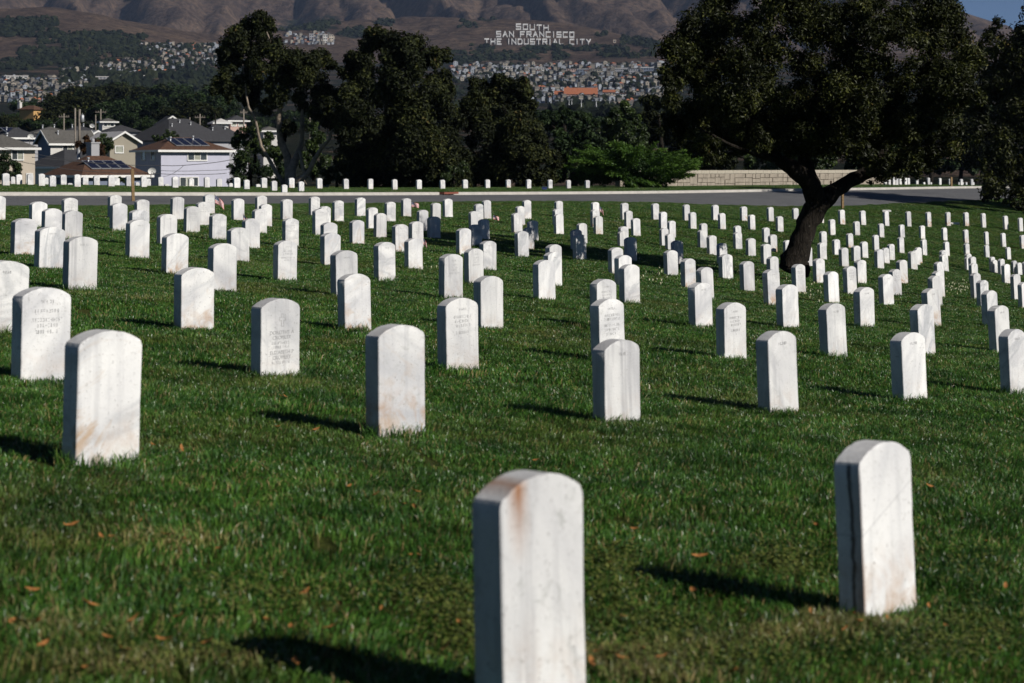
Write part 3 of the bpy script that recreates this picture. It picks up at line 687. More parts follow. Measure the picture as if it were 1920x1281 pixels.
# ------------------------------------------------------------------ far terrain: valley, hills, mountain
def hill_material():
    m, nt, ns, ls, b = mat_new('hill_cover')
    ge = ns.new('ShaderNodeNewGeometry')
    at_ = ns.new('ShaderNodeAttribute')
    at_.attribute_name = 'scrub'
    n1 = noise_node(nt, 0.012, 6, 0.62, 0.5, ge.outputs['Position'])
    r1 = ramp(ns, [(0.30, (0.060, 0.043, 0.036)), (0.5, (0.094, 0.067, 0.052)), (0.7, (0.138, 0.098, 0.070))])
    ls.new(n1.outputs['Fac'], r1.inputs[0])
    n2 = noise_node(nt, 0.075, 5, 0.7, 0.3, ge.outputs['Position'])
    r2 = ramp(ns, [(0.40, (0.45, 0.47, 0.5)), (0.6, (1.08, 1.06, 1.04))])
    ls.new(n2.outputs['Fac'], r2.inputs[0])
    grass_c = mix_node(nt, 1.0, r1.outputs[0], r2.outputs[0], 'MULTIPLY')
    n3 = noise_node(nt, 0.022, 6, 0.75, 0.4, ge.outputs['Position'])
    sc_ = math_node(nt, 'ADD', at_.outputs['Fac'], math_node(nt, 'MULTIPLY', math_node(nt, 'SUBTRACT', n3.outputs['Fac'], 0.5), 2.1))
    f = map_range(nt, sc_, 0.45, 0.62, 0.0, 1.0)
    r3 = ramp(ns, [(0.35, (0.008, 0.011, 0.008)), (0.7, (0.020, 0.023, 0.014))])
    ls.new(n2.outputs['Fac'], r3.inputs[0])
    c = mix_node(nt, f, grass_c, r3.outputs[0])
    ls.new(c, b.inputs['Base Color'])
    b.inputs['Roughness'].default_value = 0.95
    b.inputs['Specular IOR Level'].default_value = 0.05
    bp = ns.new('ShaderNodeBump')
    bp.inputs['Strength'].default_value = 0.9
    bp.inputs['Distance'].default_value = 6.0
    ls.new(n2.outputs['Fac'], bp.inputs['Height'])
    ls.new(bp.outputs[0], b.inputs['Normal'])
    return m

# dark tree belts and scrub clumps, as picture ellipses (cx, cy, rx, ry)
SCRUB = [(45, 52, 70, 24), (150, 72, 90, 15), (230, 80, 50, 16), (95, 108, 70, 20), (30, 122, 40, 14), (255, 98, 40, 12),
         (560, 48, 70, 14), (610, 38, 40, 12), (715, 42, 24, 10), (880, 46, 24, 10), (915, 40, 20, 5), (868, 110, 40, 16), (905, 92, 28, 12),
         (930, 106, 36, 12), (1010, 92, 40, 12), (985, 108, 30, 8), (1060, 90, 24, 6), (1052, 108, 18, 9), (1150, 98, 34, 13), (1100, 92, 26, 6),
         (1200, 78, 40, 12), (1235, 84, 30, 10), (1192, 105, 20, 7), (1216, 102, 16, 7), (660, 62, 30, 12), (690, 60, 20, 10), (1126, 66, 14, 3)]

def scrub_at(x, y, z):
    px = 960 + x / y * FP
    py = HORIZON - (z - EYE) / y * FP
    s = np.zeros_like(x)
    for cx, cy_, rx, ry in SCRUB:
        q = ((px - cx) / rx) ** 2 + ((py - cy_) / ry) ** 2
        s = np.maximum(s, 0.75 * np.exp(-q * 0.9))
    town = 0.62 * sstep(110, 122, py)
    gul = 0.22 * (fbm(x / 160, y / 400, 3, 77) - 0.35)
    return np.clip(np.maximum(s, town) + gul, 0, 1)

ks = np.linspace(-0.40, 0.42, 560)
ds = np.concatenate([np.geomspace(238, 1500, 90), np.linspace(1520, 4200, 240), np.linspace(4216, 7000, 190)])
Kg, Dg = np.meshgrid(ks, ds, indexing='ij')
Xg = Kg * Dg
Zg = ground_z(Xg, Dg)
Zg[:, 0] -= 0.3
v = np.stack([Xg, Dg, Zg], -1).reshape(-1, 3)
i = np.arange(len(ks) - 1)[:, None] * len(ds) + np.arange(len(ds) - 1)[None]
q = np.stack([i, i + len(ds), i + len(ds) + 1, i + 1], -1).reshape(-1, 4)
hills = link('hills', np_mesh('hills', v, q, hill_material(), {'scrub': scrub_at(Xg, Dg, Zg).ravel()}, True))
tag(hills, 'dry brown mountain slopes with dark gullies behind the town', kind='structure')

# ------------------------------------------------------------------ the hillside letters
STROKES = {
    'S': [[(1, 1), (0, 1), (0, .5), (1, .5), (1, 0), (0, 0)]],
    'O': [[(0, 0), (0, 1), (1, 1), (1, 0), (0, 0)]],
    'U': [[(0, 1), (0, 0), (1, 0), (1, 1)]],
    'T': [[(0, 1), (1, 1)], [(.5, 1), (.5, 0)]],
    'H': [[(0, 0), (0, 1)], [(1, 0), (1, 1)], [(0, .5), (1, .5)]],
    'A': [[(0, 0), (.5, 1), (1, 0)], [(.2, .4), (.8, .4)]],
    'N': [[(0, 0), (0, 1), (1, 0), (1, 1)]],
    'F': [[(0, 0), (0, 1), (1, 1)], [(0, .5), (.8, .5)]],
    'R': [[(0, 0), (0, 1), (1, 1), (1, .5), (0, .5)], [(.4, .5), (1, 0)]],
    'C': [[(1, 1), (0, 1), (0, 0), (1, 0)]],
    'I': [[(.5, 0), (.5, 1)]],
    'D': [[(0, 0), (0, 1), (.75, 1), (1, .75), (1, .25), (.75, 0), (0, 0)]],
    'E': [[(1, 1), (0, 1), (0, 0), (1, 0)], [(0, .5), (.8, .5)]],
    'L': [[(0, 1), (0, 0), (1, 0)]],
    'Y': [[(0, 1), (.5, .5), (1, 1)], [(.5, .5), (.5, 0)]],
}
LINES = [('SOUTH', 968, 1028, 46.0, 55.5, 49.0, 57.5), ('SAN FRANCISCO', 931, 1076, 60.0, 69.5, 61.5, 70.5), ('THE INDUSTRIAL CITY', 909, 1107, 74.0, 83.5, 75.0, 84.0)]
sign = empty('hillside_sign', (at(1010, 3300), 3300, gz(at(1010, 3300), 3300)))
tag(sign, 'huge white concrete letters laid in three lines on the brown hillside', 'hillside sign')
for text, xa, xb, ya0, ya1, yb0, yb1 in LINES:
    n = len(text)
    units = sum(0.55 if ch == ' ' else 0.5 if ch == 'I' else 1.0 for ch in text) + 0.55 * (n - 1)
    w = (xb - xa) / units
    x = xa
    for ch in text:
        cw = w * (0.55 if ch == ' ' else 0.5 if ch == 'I' else 1.0)
        if ch != ' ':
            t = (x - xa) / (xb - xa)
            top, bot = ya0 + (yb0 - ya0) * t, ya1 + (yb1 - ya1) * t
            mb = MB()
            hw = 0.74                                             # half stroke width in pixels
            for st in STROKES[ch]:
                for (p0, p1) in zip(st[:-1], st[1:]):
                    a = np.array([x + p0[0] * cw, bot + (top - bot) * p0[1]])
                    b = np.array([x + p1[0] * cw, bot + (top - bot) * p1[1]])
                    u = (b - a) / (np.linalg.norm(b - a) + 1e-9)
                    a, b = a - u * hw * 0.9, b + u * hw * 0.9
                    nv = np.array([-u[1], u[0]]) * hw
                    cs = [a - nv, b - nv, b + nv, a + nv]
                    dh = hits([c_[0] for c_ in cs], [c_[1] for c_ in cs], 2900, 3900, 900)
                    if np.isnan(dh).any(): continue
                    loc = sign.location
                    lo, hi = [], []
                    for c_, dd_ in zip(cs, dh):
                        p = at(c_[0], dd_, c_[1])
                        lo.append((p[0] - loc.x, p[1] - loc.y, p[2] - loc.z - 2.0))
                        hi.append((p[0] - loc.x, p[1] - loc.y, p[2] - loc.z + 1.2))
                    mb.add(lo + hi, [(4, 5, 6, 7), (0, 1, 5, 4), (1, 2, 6, 5), (2, 3, 7, 6), (3, 0, 4, 7)])
            if mb.v: mb.build('letter', M['letter'], sign)
        x += cw + 0.55 * w

# ------------------------------------------------------------------ foliage tools
def leaf_cloud(centres, radii, n_leaf, size, aspect=0.5, up=0.35, tint_c=None, flat=1.0, shell=0.55, droop=0.0, seed=0):
    """leaf-sized folded faces spread through round clumps -> (verts, quads, tint)"""
    g = np.random.default_rng(seed)
    centres, radii = np.asarray(centres, float), np.asarray(radii, float)
    wgt = radii ** 2
    ci = g.choice(len(centres), n_leaf, p=wgt / wgt.sum())
    dr = g.normal(size=(n_leaf, 3))
    dr /= np.linalg.norm(dr, axis=1)[:, None]
    rad = radii[ci] * (shell + (1 - shell) * g.random(n_leaf)) * (0.85 + 0.3 * g.random(n_leaf))
    off = dr * rad[:, None]
    off[:, 2] *= flat
    p = centres[ci] + off
    nrm = dr * 0.8 + g.normal(size=(n_leaf, 3)) * 0.55 + np.array([0, 0, up])
    nrm /= np.linalg.norm(nrm, axis=1)[:, None]
    t = np.cross(nrm, g.normal(size=(n_leaf, 3)))
    t[:, 2] -= droop
    t /= np.linalg.norm(t, axis=1)[:, None] + 1e-9
    b = np.cross(nrm, t)
    L = (size * (0.6 + 0.8 * g.random(n_leaf)))[:, None]
    W = L * aspect
    fold = nrm * W * 0.25
    v = np.stack([p - t * L * 0.5, p + b * W * 0.5 + fold, p + t * L * 0.5, p - b * W * 0.5 + fold], 1).reshape(-1, 3)
    q = np.arange(n_leaf * 4).reshape(-1, 4)
    ct = g.random(len(centres)) ** 1.5 * 0.5 if tint_c is None else np.asarray(tint_c)
    tint = np.clip(ct[ci] + g.random(n_leaf) ** 2 * 0.55, 0, 0.97)
    return v, q, np.repeat(tint, 4)

def subclumps(clumps, per=9, frac=0.42, seed=0, flat=1.0):
    g = np.random.default_rng(seed)
    C, Rr = [], []
    for c, r in clumps:
        n = max(3, int(per * (0.7 + 0.6 * g.random())))
        for _ in range(n):
            d = g.normal(size=3)
            d /= np.linalg.norm(d)
            d[2] = d[2] * flat + 0.12
            C.append(np.asarray(c) + d * r * (0.5 + 0.4 * g.random()))
            Rr.append(r * frac * (0.65 + 0.7 * g.random()))
    return C, Rr

def crown_mesh(name, clumps, n_leaf, size, mat, per=9, frac=0.42, seed=0, flat=1.0, origin=(0, 0, 0), **kw):
    C, Rr = subclumps(clumps, per, frac, seed, flat)
    v, q, t = leaf_cloud(C, Rr, n_leaf, size, seed=seed + 1, **kw)
    return np_mesh(name, v - np.asarray(origin), q, mat, {'tint': t})

def px_clumps(lst, d, depth, seed=0, squash=1.0):
    """picture circles (x, y, r) at depth d, spread in depth -> metre clumps"""
    g = np.random.default_rng(seed)
    out = []
    for (x, y, r) in lst:
        dd = d + (g.random() * 2 - 1) * depth
        p = at(x, dd, y)
        out.append((np.array(p), r * d / FP))
    return out

def tree(name, label, base, d, clumps, n_leaf, size, mat, limbs=(), bark='bark', depth=2.0, per=9, frac=0.42, seed=0, group=None, cat='tree', flat=1.0, base_y=None, zbase=None, **kw):
    """limbs: lists of (px, py, radius m, depth shift m)"""
    z0 = gz(at(base, d), d) if zbase is None else zbase
    org = Vector((at(base, d), d, z0))
    root = empty(name, org)
    tag(root, label, cat, group)
    if limbs:
        mb = MB()
        for k, lm in enumerate(limbs):
            pts, rad = [], []
            for (px, py, r, sh) in lm:
                p = Vector(at(px, d + sh, py)) - org
                pts.append(p)
                rad.append(r)
            # denser, slightly wandering path
            P2, R2 = [], []
            rr = random.Random(seed * 31 + k)
            for a, b, ra, rb in zip(pts[:-1], pts[1:], rad[:-1], rad[1:]):
                n = max(2, int((b - a).length / (max(ra, 0.04) * 3)))
                n = min(n, 7)
                for i in range(n):
                    t = i / n
                    w = Vector((rr.uniform(-1, 1), rr.uniform(-1, 1), 0)) * ra * 0.22 * (0 if i == 0 else 1)
                    P2.append(a.lerp(b, t) + w)
                    R2.append(ra + (rb - ra) * t)
            P2.append(pts[-1])
            R2.append(rad[-1])
            mb.tube(P2, R2, 14, 0, 0.12, seed * 7 + k)
        mb.build('trunk', M[bark], root)
    cl = px_clumps(clumps, d, depth, seed)
    me = crown_mesh('crown', cl, n_leaf, size, M[mat], per, frac, seed, flat, org, **kw)
    link('crown', me, root)
    return root

def blob_field(name, label, pts, radii, mat, seed=0, flat=0.85):
    """many rough leafy lumps as one mass"""
    g = np.random.default_rng(seed)
    bm = bmesh.new()
    bmesh.ops.create_icosphere(bm, subdivisions=2, radius=1.0)
    bv = np.array([tuple(v.co) for v in bm.verts])
    bf = np.array([[v.index for v in f.verts] for f in bm.faces])
    bm.free()
    V, F, T = [], [], []
    n = len(bv)
    for i, (p, r) in enumerate(zip(pts, radii)):
        w = bv * (1 + (g.random((n, 1)) - 0.5) * 0.75)
        w = w * r * np.array([1, 1, flat * (0.8 + 0.5 * g.random())])
        V.append(w + np.asarray(p))
        F.append(bf + i * n)
        T.append(np.clip(g.random() * 0.6 + g.random(n) * 0.4, 0, 1))
    me = np_mesh(name, np.concatenate(V), np.concatenate(F), mat, {'tint': np.concatenate(T)})
    return tag(link(name, me), label, None, None, 'stuff')

# ------------------------------------------------------------------ the town on the slope
def town_mesh(i, w, dp, h, rh, wall, roof, kind, nwin):
    mb = MB()
    mb.box(-w / 2, w / 2, -dp / 2, dp / 2, -3, h, 0)
    o = 0.35
    if kind == 'gable':
        mb.add([(-w / 2 - o, -dp / 2 - o, h), (w / 2 + o, -dp / 2 - o, h), (w / 2 + o, 0, h + rh), (-w / 2 - o, 0, h + rh), (-w / 2 - o, dp / 2 + o, h), (w / 2 + o, dp / 2 + o, h)],
               [(0, 1, 2, 3), (3, 2, 5, 4)], 1)
        mb.add([(-w / 2, -dp / 2, h), (-w / 2, dp / 2, h), (-w / 2, 0, h + rh * 0.93), (w / 2, -dp / 2, h), (w / 2, dp / 2, h), (w / 2, 0, h + rh * 0.93)], [(0, 2, 1), (3, 4, 5)], 0)
    elif kind == 'front':
        mb.add([(-w / 2 - o, -dp / 2 - o, h), (-w / 2 - o, dp / 2 + o, h), (0, dp / 2 + o, h + rh), (0, -dp / 2 - o, h + rh), (w / 2 + o, -dp / 2 - o, h), (w / 2 + o, dp / 2 + o, h)],
               [(0, 3, 2, 1), (3, 4, 5, 2)], 1)
        mb.add([(-w / 2, -dp / 2, h), (w / 2, -dp / 2, h), (0, -dp / 2, h + rh * 0.93)], [(0, 1, 2)], 0)
    elif kind == 'hip':
        mb.add([(-w / 2 - o, -dp / 2 - o, h), (w / 2 + o, -dp / 2 - o, h), (w / 2 + o, dp / 2 + o, h), (-w / 2 - o, dp / 2 + o, h), (-w * .2, 0, h + rh), (w * .2, 0, h + rh)],
               [(0, 1, 5, 4), (1, 2, 5), (2, 3, 4, 5), (3, 0, 4), (3, 2, 1, 0)], 1)
    else:
        mb.box(-w / 2 - .2, w / 2 + .2, -dp / 2 - .2, dp / 2 + .2, h, h + 0.4, 1)
    for fl in range(max(1, int(h // 2.8))):
        z = h - 1.9 - fl * 2.8
        for k in range(nwin):
            x = -w / 2 + w * (k + 0.5) / nwin
            mb.box(x - w * 0.27 / nwin, x + w * 0.27 / nwin, -dp / 2 - 0.06, -dp / 2 + 0.05, z, z + 1.2, 2)
        mb.box(-w / 2 - 0.06, -w / 2 + 0.05, -dp * 0.2, dp * 0.2, z, z + 1.2, 2)
    return mb.mesh('town_house', [M['town_' + wall], M['town_roof_pale'] if roof == 'roof_pale' else M[roof], M['glass']])

TOWN = []
_w = ['whitewall', 'whitewall', 'greywall', 'cream', 'greywall', 'pinkwall', 'beige', 'bluewall', 'whitewall', 'cream', 'beige', 'greywall', 'whitewall', 'cream']
_r = ['roof_grey', 'roof_dark', 'roof_dark', 'roof_grey', 'roof_pale', 'roof_tile', 'roof_grey', 'roof_dark', 'roof_pale', 'roof_grey', 'roof_dark', 'roof_grey', 'roof_brown', 'roof_dark']
_k = ['gable', 'hip', 'front', 'gable', 'flat', 'hip', 'front', 'gable', 'flat', 'hip', 'gable', 'flat', 'front', 'front']
for i in range(14):
    TOWN.append(town_mesh(i, 7.0, 7.5, 3.2 if i % 3 else 5.8, 1.7, _w[i], _r[i], _k[i], 2 + i % 2))
WALLWORD = {'whitewall': 'white', 'greywall': 'grey', 'cream': 'cream', 'pinkwall': 'pink', 'beige': 'beige', 'bluewall': 'slate blue'}
ROOFWORD = {'roof_grey': 'grey', 'roof_dark': 'dark', 'roof_pale': 'pale', 'roof_brown': 'brown', 'roof_tile': 'red tiled'}

def sample_region(n, rects, minx, miny, seed, d0, d1):
    g = np.random.default_rng(seed)
    pts, tries = [], 0
    PX, PY = np.empty(n), np.empty(n)
    area = np.array([(r[2] - r[0]) * (r[3] - r[1]) for r in rects], float)
    while len(pts) < n and tries < 14000:
        tries += 1
        r = rects[g.choice(len(rects), p=area / area.sum())]
        x, y = r[0] + g.random() * (r[2] - r[0]), r[1] + g.random() * (r[3] - r[1])
        s = 0.75 + 0.5 * (y - 110) / 100
        m = len(pts)
        if not ((np.abs(PX[:m] - x) <= minx * s) & (np.abs(PY[:m] - y) <= miny * s)).any():
            PX[m], PY[m] = x, y
            pts.append((x, y))
    pts = np.array(pts)
    d = hits(pts[:, 0], pts[:, 1], d0, d1)
    return [(x, y, dd) for (x, y), dd in zip(pts, d) if not np.isnan(dd)]

districts = [
    ('the town slope below the hillside letters', 158, [(845, 122, 1245, 152), (990, 150, 1245, 196), (1040, 190, 1190, 216)], 9.0, 6.0, 1, 900, 3400, (6.5, 11)),
    ('the valley at the left edge', 56, [(0, 152, 125, 192), (0, 150, 165, 162), (60, 150, 150, 178)], 10.0, 6.0, 2, 700, 2900, (7, 12)),
    ('the terraces above the long white sheds', 58, [(265, 84, 420, 100), (300, 98, 420, 124), (118, 130, 330, 139), (170, 124, 330, 132), (220, 116, 330, 125)], 8.0, 5.0, 3, 1500, 3600, (5.5, 9)),
    ('the ridge behind the tall cypress', 20, [(530, 64, 625, 84)], 5.5, 4.0, 4, 1900, 3800, (5, 8)),
]
stuff_pts = []
for where, n, rects, mx, my, sd, d0, d1, wr in districts:
    g = np.random.default_rng(sd + 50)
    sm = sample_region(int(n * 3.4), rects, mx * 0.58, my * 0.52, sd, d0, d1)
    for j, (x, y, d) in enumerate(sm):
        w = (wr[0] + g.random() * (wr[1] - wr[0])) * 0.84 * d / FP
        mi = int(g.integers(len(TOWN)))
        beta = -math.atan((x - 960) / FP) + R([22, 112, -68, 30][int(g.integers(4))]) + g.normal() * 0.15
        sc_ = w / 7.0
        if j < n:
            o = link('town_house', TOWN[mi], None, (at(x, d), d, gz(at(x, d), d)))
            o.rotation_euler = (0, 0, beta)
            o.scale = (sc_, sc_ * (0.8 + 0.5 * g.random()), min(1.25, max(0.8, sc_ * (0.9 + 0.3 * g.random()))))
            tag(o, f'small {WALLWORD[_w[mi]]} house with {ROOFWORD[_r[mi]]} roof on {where}', 'house', 'small houses on ' + where)
        else:
            stuff_pts.append((x, d, beta, sc_, mi))
# the rest of the same small houses, too many to list one by one
if stuff_pts:
    V, F, MI, base = [], [], [], 0
    allm = []
    for me in TOWN:
        for m in me.materials:
            if m not in allm: allm.append(m)
    mb = MB()
    for (x, d, beta, sc_, mi) in stuff_pts:
        me = TOWN[mi]
        T = Matrix.Translation((at(x, d), d, gz(at(x, d), d))) @ Matrix.Rotation(beta, 4, 'Z') @ Matrix.Diagonal((sc_, sc_, min(1.2, max(0.8, sc_)), 1))
        vs_ = [tuple(T @ v.co) for v in me.vertices]
        b0 = len(mb.v)
        mb.v += vs_
        for p in me.polygons:
            mb.f.append(tuple(b0 + k for k in p.vertices))
            mb.m.append(allm.index(me.materials[p.material_index]))
            mb.s.append(False)
    tag(mb.build('town_houses', allm), 'packed small houses filling the far town slopes', None, None, 'stuff')

# larger buildings of the town that stand out
def big_building(name, label, px0, px1, ybase, ytop, d, dep, wall, roof, yaw_off=0, floors=2, bays=6, pitched=0.0):
    x0, x1 = at(px0, d), at(px1, d)
    zg = EYE + (HORIZON - ybase) * d / FP
    zt = EYE + (HORIZON - ytop) * d / FP
    w, h = x1 - x0, zt - zg
    root = empty(name, ((x0 + x1) / 2, d, zg), -math.atan((px0 + px1 - 1920) / 2 / FP) + R(yaw_off))
    tag(root, label, 'building')
    a = MB()
    a.box(-w / 2, w / 2, 0, dep, -12, h)
    a.build('wall', M[wall], root)
    a = MB()
    if pitched:
        a.add([(-w / 2 - .5, -.6, h), (w / 2 + .5, -.6, h), (w / 2 + .5, dep / 2, h + pitched), (-w / 2 - .5, dep / 2, h + pitched), (w / 2 + .5, dep + .6, h), (-w / 2 - .5, dep + .6, h)], [(0, 1, 2, 3), (3, 2, 4, 5), (0, 3, 5), (1, 4, 2)])
    else:
        a.box(-w / 2 - .4, w / 2 + .4, -.4, dep + .4, h, h + 0.7)
    a.build('roof', M[roof], root)
    fh = h / floors
    win = MB()
    win.box(-w * 0.3 / bays, w * 0.3 / bays, -0.08, 0.06, 0, fh * 0.45)
    wm = win.mesh('window', M['glass'])
    for fl in range(floors):
        for b in range(bays):
            link('window', wm, root, (-w / 2 + w * (b + .5) / bays, 0, fl * fh + fh * 0.3))
    return root

def dterr(px, py, a=700, b=3800):
    return float(hits([px], [py], a, b)[0])

def bb(name, label, px0, px1, yb, yt, dep, wall, roof, **k):
    d = dterr((px0 + px1) / 2, yb)
    if not np.isnan(d): big_building(name, label, px0, px1, yb, yt, d, dep, wall, roof, **k)

bb('office_block', 'long white block with dark window bays at the far left valley', 12, 52, 152, 143, 14, 'whitewall', 'roof_pale', floors=2, bays=5)
bb('long_shed', 'long low shed with bright white roof below the terraces', 218, 274, 145.5, 142.5, 26, 'greywall', 'white', floors=1, bays=7)
bb('long_shed', 'shorter pale grey shed left of the bright roofed shed', 180, 212, 148.5, 144.5, 22, 'greywall', 'roof_pale', floors=1, bays=5)
bb('tiled_hall', 'terracotta roofed complex standing out in the town', 1058, 1120, 186, 177, 30, 'pinkwall', 'roof_tile', floors=1, bays=9, pitched=6.5)
bb('tiled_hall', 'smaller terracotta wing left of the terracotta complex', 1040, 1060, 185, 177, 18, 'cream', 'roof_tile', floors=1, bays=3, pitched=3.5)
bb('apartment_block', 'cream apartment block with red roof right of terracotta complex', 1131, 1153, 186, 173, 20, 'cream', 'roof_tile', floors=2, bays=4, pitched=2.5)
bb('apartment_block', 'pale four bay block beside the cream red roofed block', 1153, 1173, 187, 176, 18, 'whitewall', 'roof_brown', floors=3, bays=4)
bb('apartment_block', 'white three storey block at the top left of the town', 944, 961, 137, 125, 14, 'whitewall', 'roof_pale', floors=3, bays=3)
bb('apartment_block', 'long white apartment row under the hillside letters', 991, 1020, 136, 128, 14, 'whitewall', 'roof_pale', floors=2, bays=6)
bb('apartment_block', 'pink apartment block among the upper town houses', 1062, 1080, 138, 129, 14, 'pinkwall', 'roof_grey', floors=2, bays=4)
bb('apartment_block', 'grey blue apartment block right of the pink block', 1082, 1103, 138, 130, 14, 'bluewall', 'roof_pale', floors=2, bays=4)
bb('apartment_block', 'tan apartment block in the upper town row', 1106, 1130, 139, 130, 14, 'beige', 'roof_grey', floors=2, bays=5)
bb('apartment_block', 'pale blue block with white window bands in upper town', 1153, 1175, 140, 129, 14, 'greywall', 'roof_pale', floors=3, bays=6)
bb('apartment_block', 'grey apartment block second from the right end of the upper row', 1178, 1200, 139, 129, 14, 'greywall', 'roof_dark', floors=2, bays=5)
bb('apartment_block', 'wide apartment block with bright white roof edge, end of upper row', 1202, 1225, 138, 127, 14, 'bluewall', 'white', floors=2, bays=5)
bb('tower_house', 'tall pale green house, left of four standing on the ridge', 580, 588, 78, 64, 9, 'greywall', 'roof_pale', floors=3, bays=2)
bb('tower_house', 'tall brownish house, second of four on the ridge', 595, 601, 79, 66, 9, 'beige', 'roof_grey', floors=3, bays=2)
bb('tower_house', 'tall pale house, third of four on the ridge', 606, 614, 81, 65, 9, 'whitewall', 'roof_pale', floors=3, bays=2)
bb('tower_house', 'tall cream house at the right end of four on the ridge', 617, 625, 80, 65, 9, 'cream', 'roof_grey', floors=3, bays=2)
bb('hill_hut', 'little cream hut alone on the ridge right of the letters', 1150, 1155, 80.5, 75.5, 5, 'cream', 'cream', floors=1, bays=1)

# street trees of the town and scrub on the hill, each as one mass
sm = sample_region(980, [(845, 120, 1245, 205), (0, 146, 170, 192), (110, 84, 420, 146), (110, 84, 420, 146), (1040, 190, 1200, 222)], 4, 3, 9, 700, 3500)
g = np.random.default_rng(5)
blob_field('street_trees', 'small dark trees scattered among the far town houses', [(at(x, d), d, gz(at(x, d), d) + 1.5) for x, y, d in sm], [(1.6 + 2.6 * g.random()) * (d / 2400) ** 0.5 for x, y, d in sm], M['leaf_far'], 3, 1.0)
rects = [(cx - rx * .85, cy_ - ry * .75, cx + rx * .85, cy_ + ry * .75) for cx, cy_, rx, ry in SCRUB]
sm = [q for q in sample_region(1250, rects, 3.0, 2.2, 10, 1500, 4300) if not (896 < q[0] < 1118 and 38 < q[1] < 88)]
blob_field('hillside_scrub', 'dark scrub and low trees in the folds of the brown hill', [(at(x, d), d, gz(at(x, d), d) + 1.0) for x, y, d in sm], [2.2 + 4.2 * g.random() ** 1.5 for _ in sm], M['leaf_far'], 4, 0.8)

# tall light masts standing in the town
for px, yt_, yb_, lab in ((1067, 187, 204, 'thin light mast, leftmost of five in the town'), (1072, 186, 205, 'thin light mast, second of five in the town'), (1090, 186, 212, 'thin light mast, third of five in the town'),
                          (1118, 184, 219, 'tall light mast with crossbar, the largest of five'), (1143, 188, 212, 'thin light mast, rightmost of five in the town')):
    d = 1150.0
    z1 = EYE + (HORIZON - yt_) * d / FP
    x = at(px, d)
    z0 = gz(x, d)
    mb = MB()
    mb.tube([(0, 0, -0.5), (0, 0, z1 - z0)], [0.28, 0.16], 8)
    root = empty('light_mast', (x, d, z0))
    tag(root, lab, 'light mast', 'tall light masts in the town')
    mb.build('pole', M['steel'], root)
    mb = MB()
    hw = 1.6 if px == 1118 else 0.7
    mb.box(-hw, hw, -0.2, 0.2, z1 - z0 - 0.3, z1 - z0 + 0.1)
    mb.build('lamp_bar', M['steel'], root)

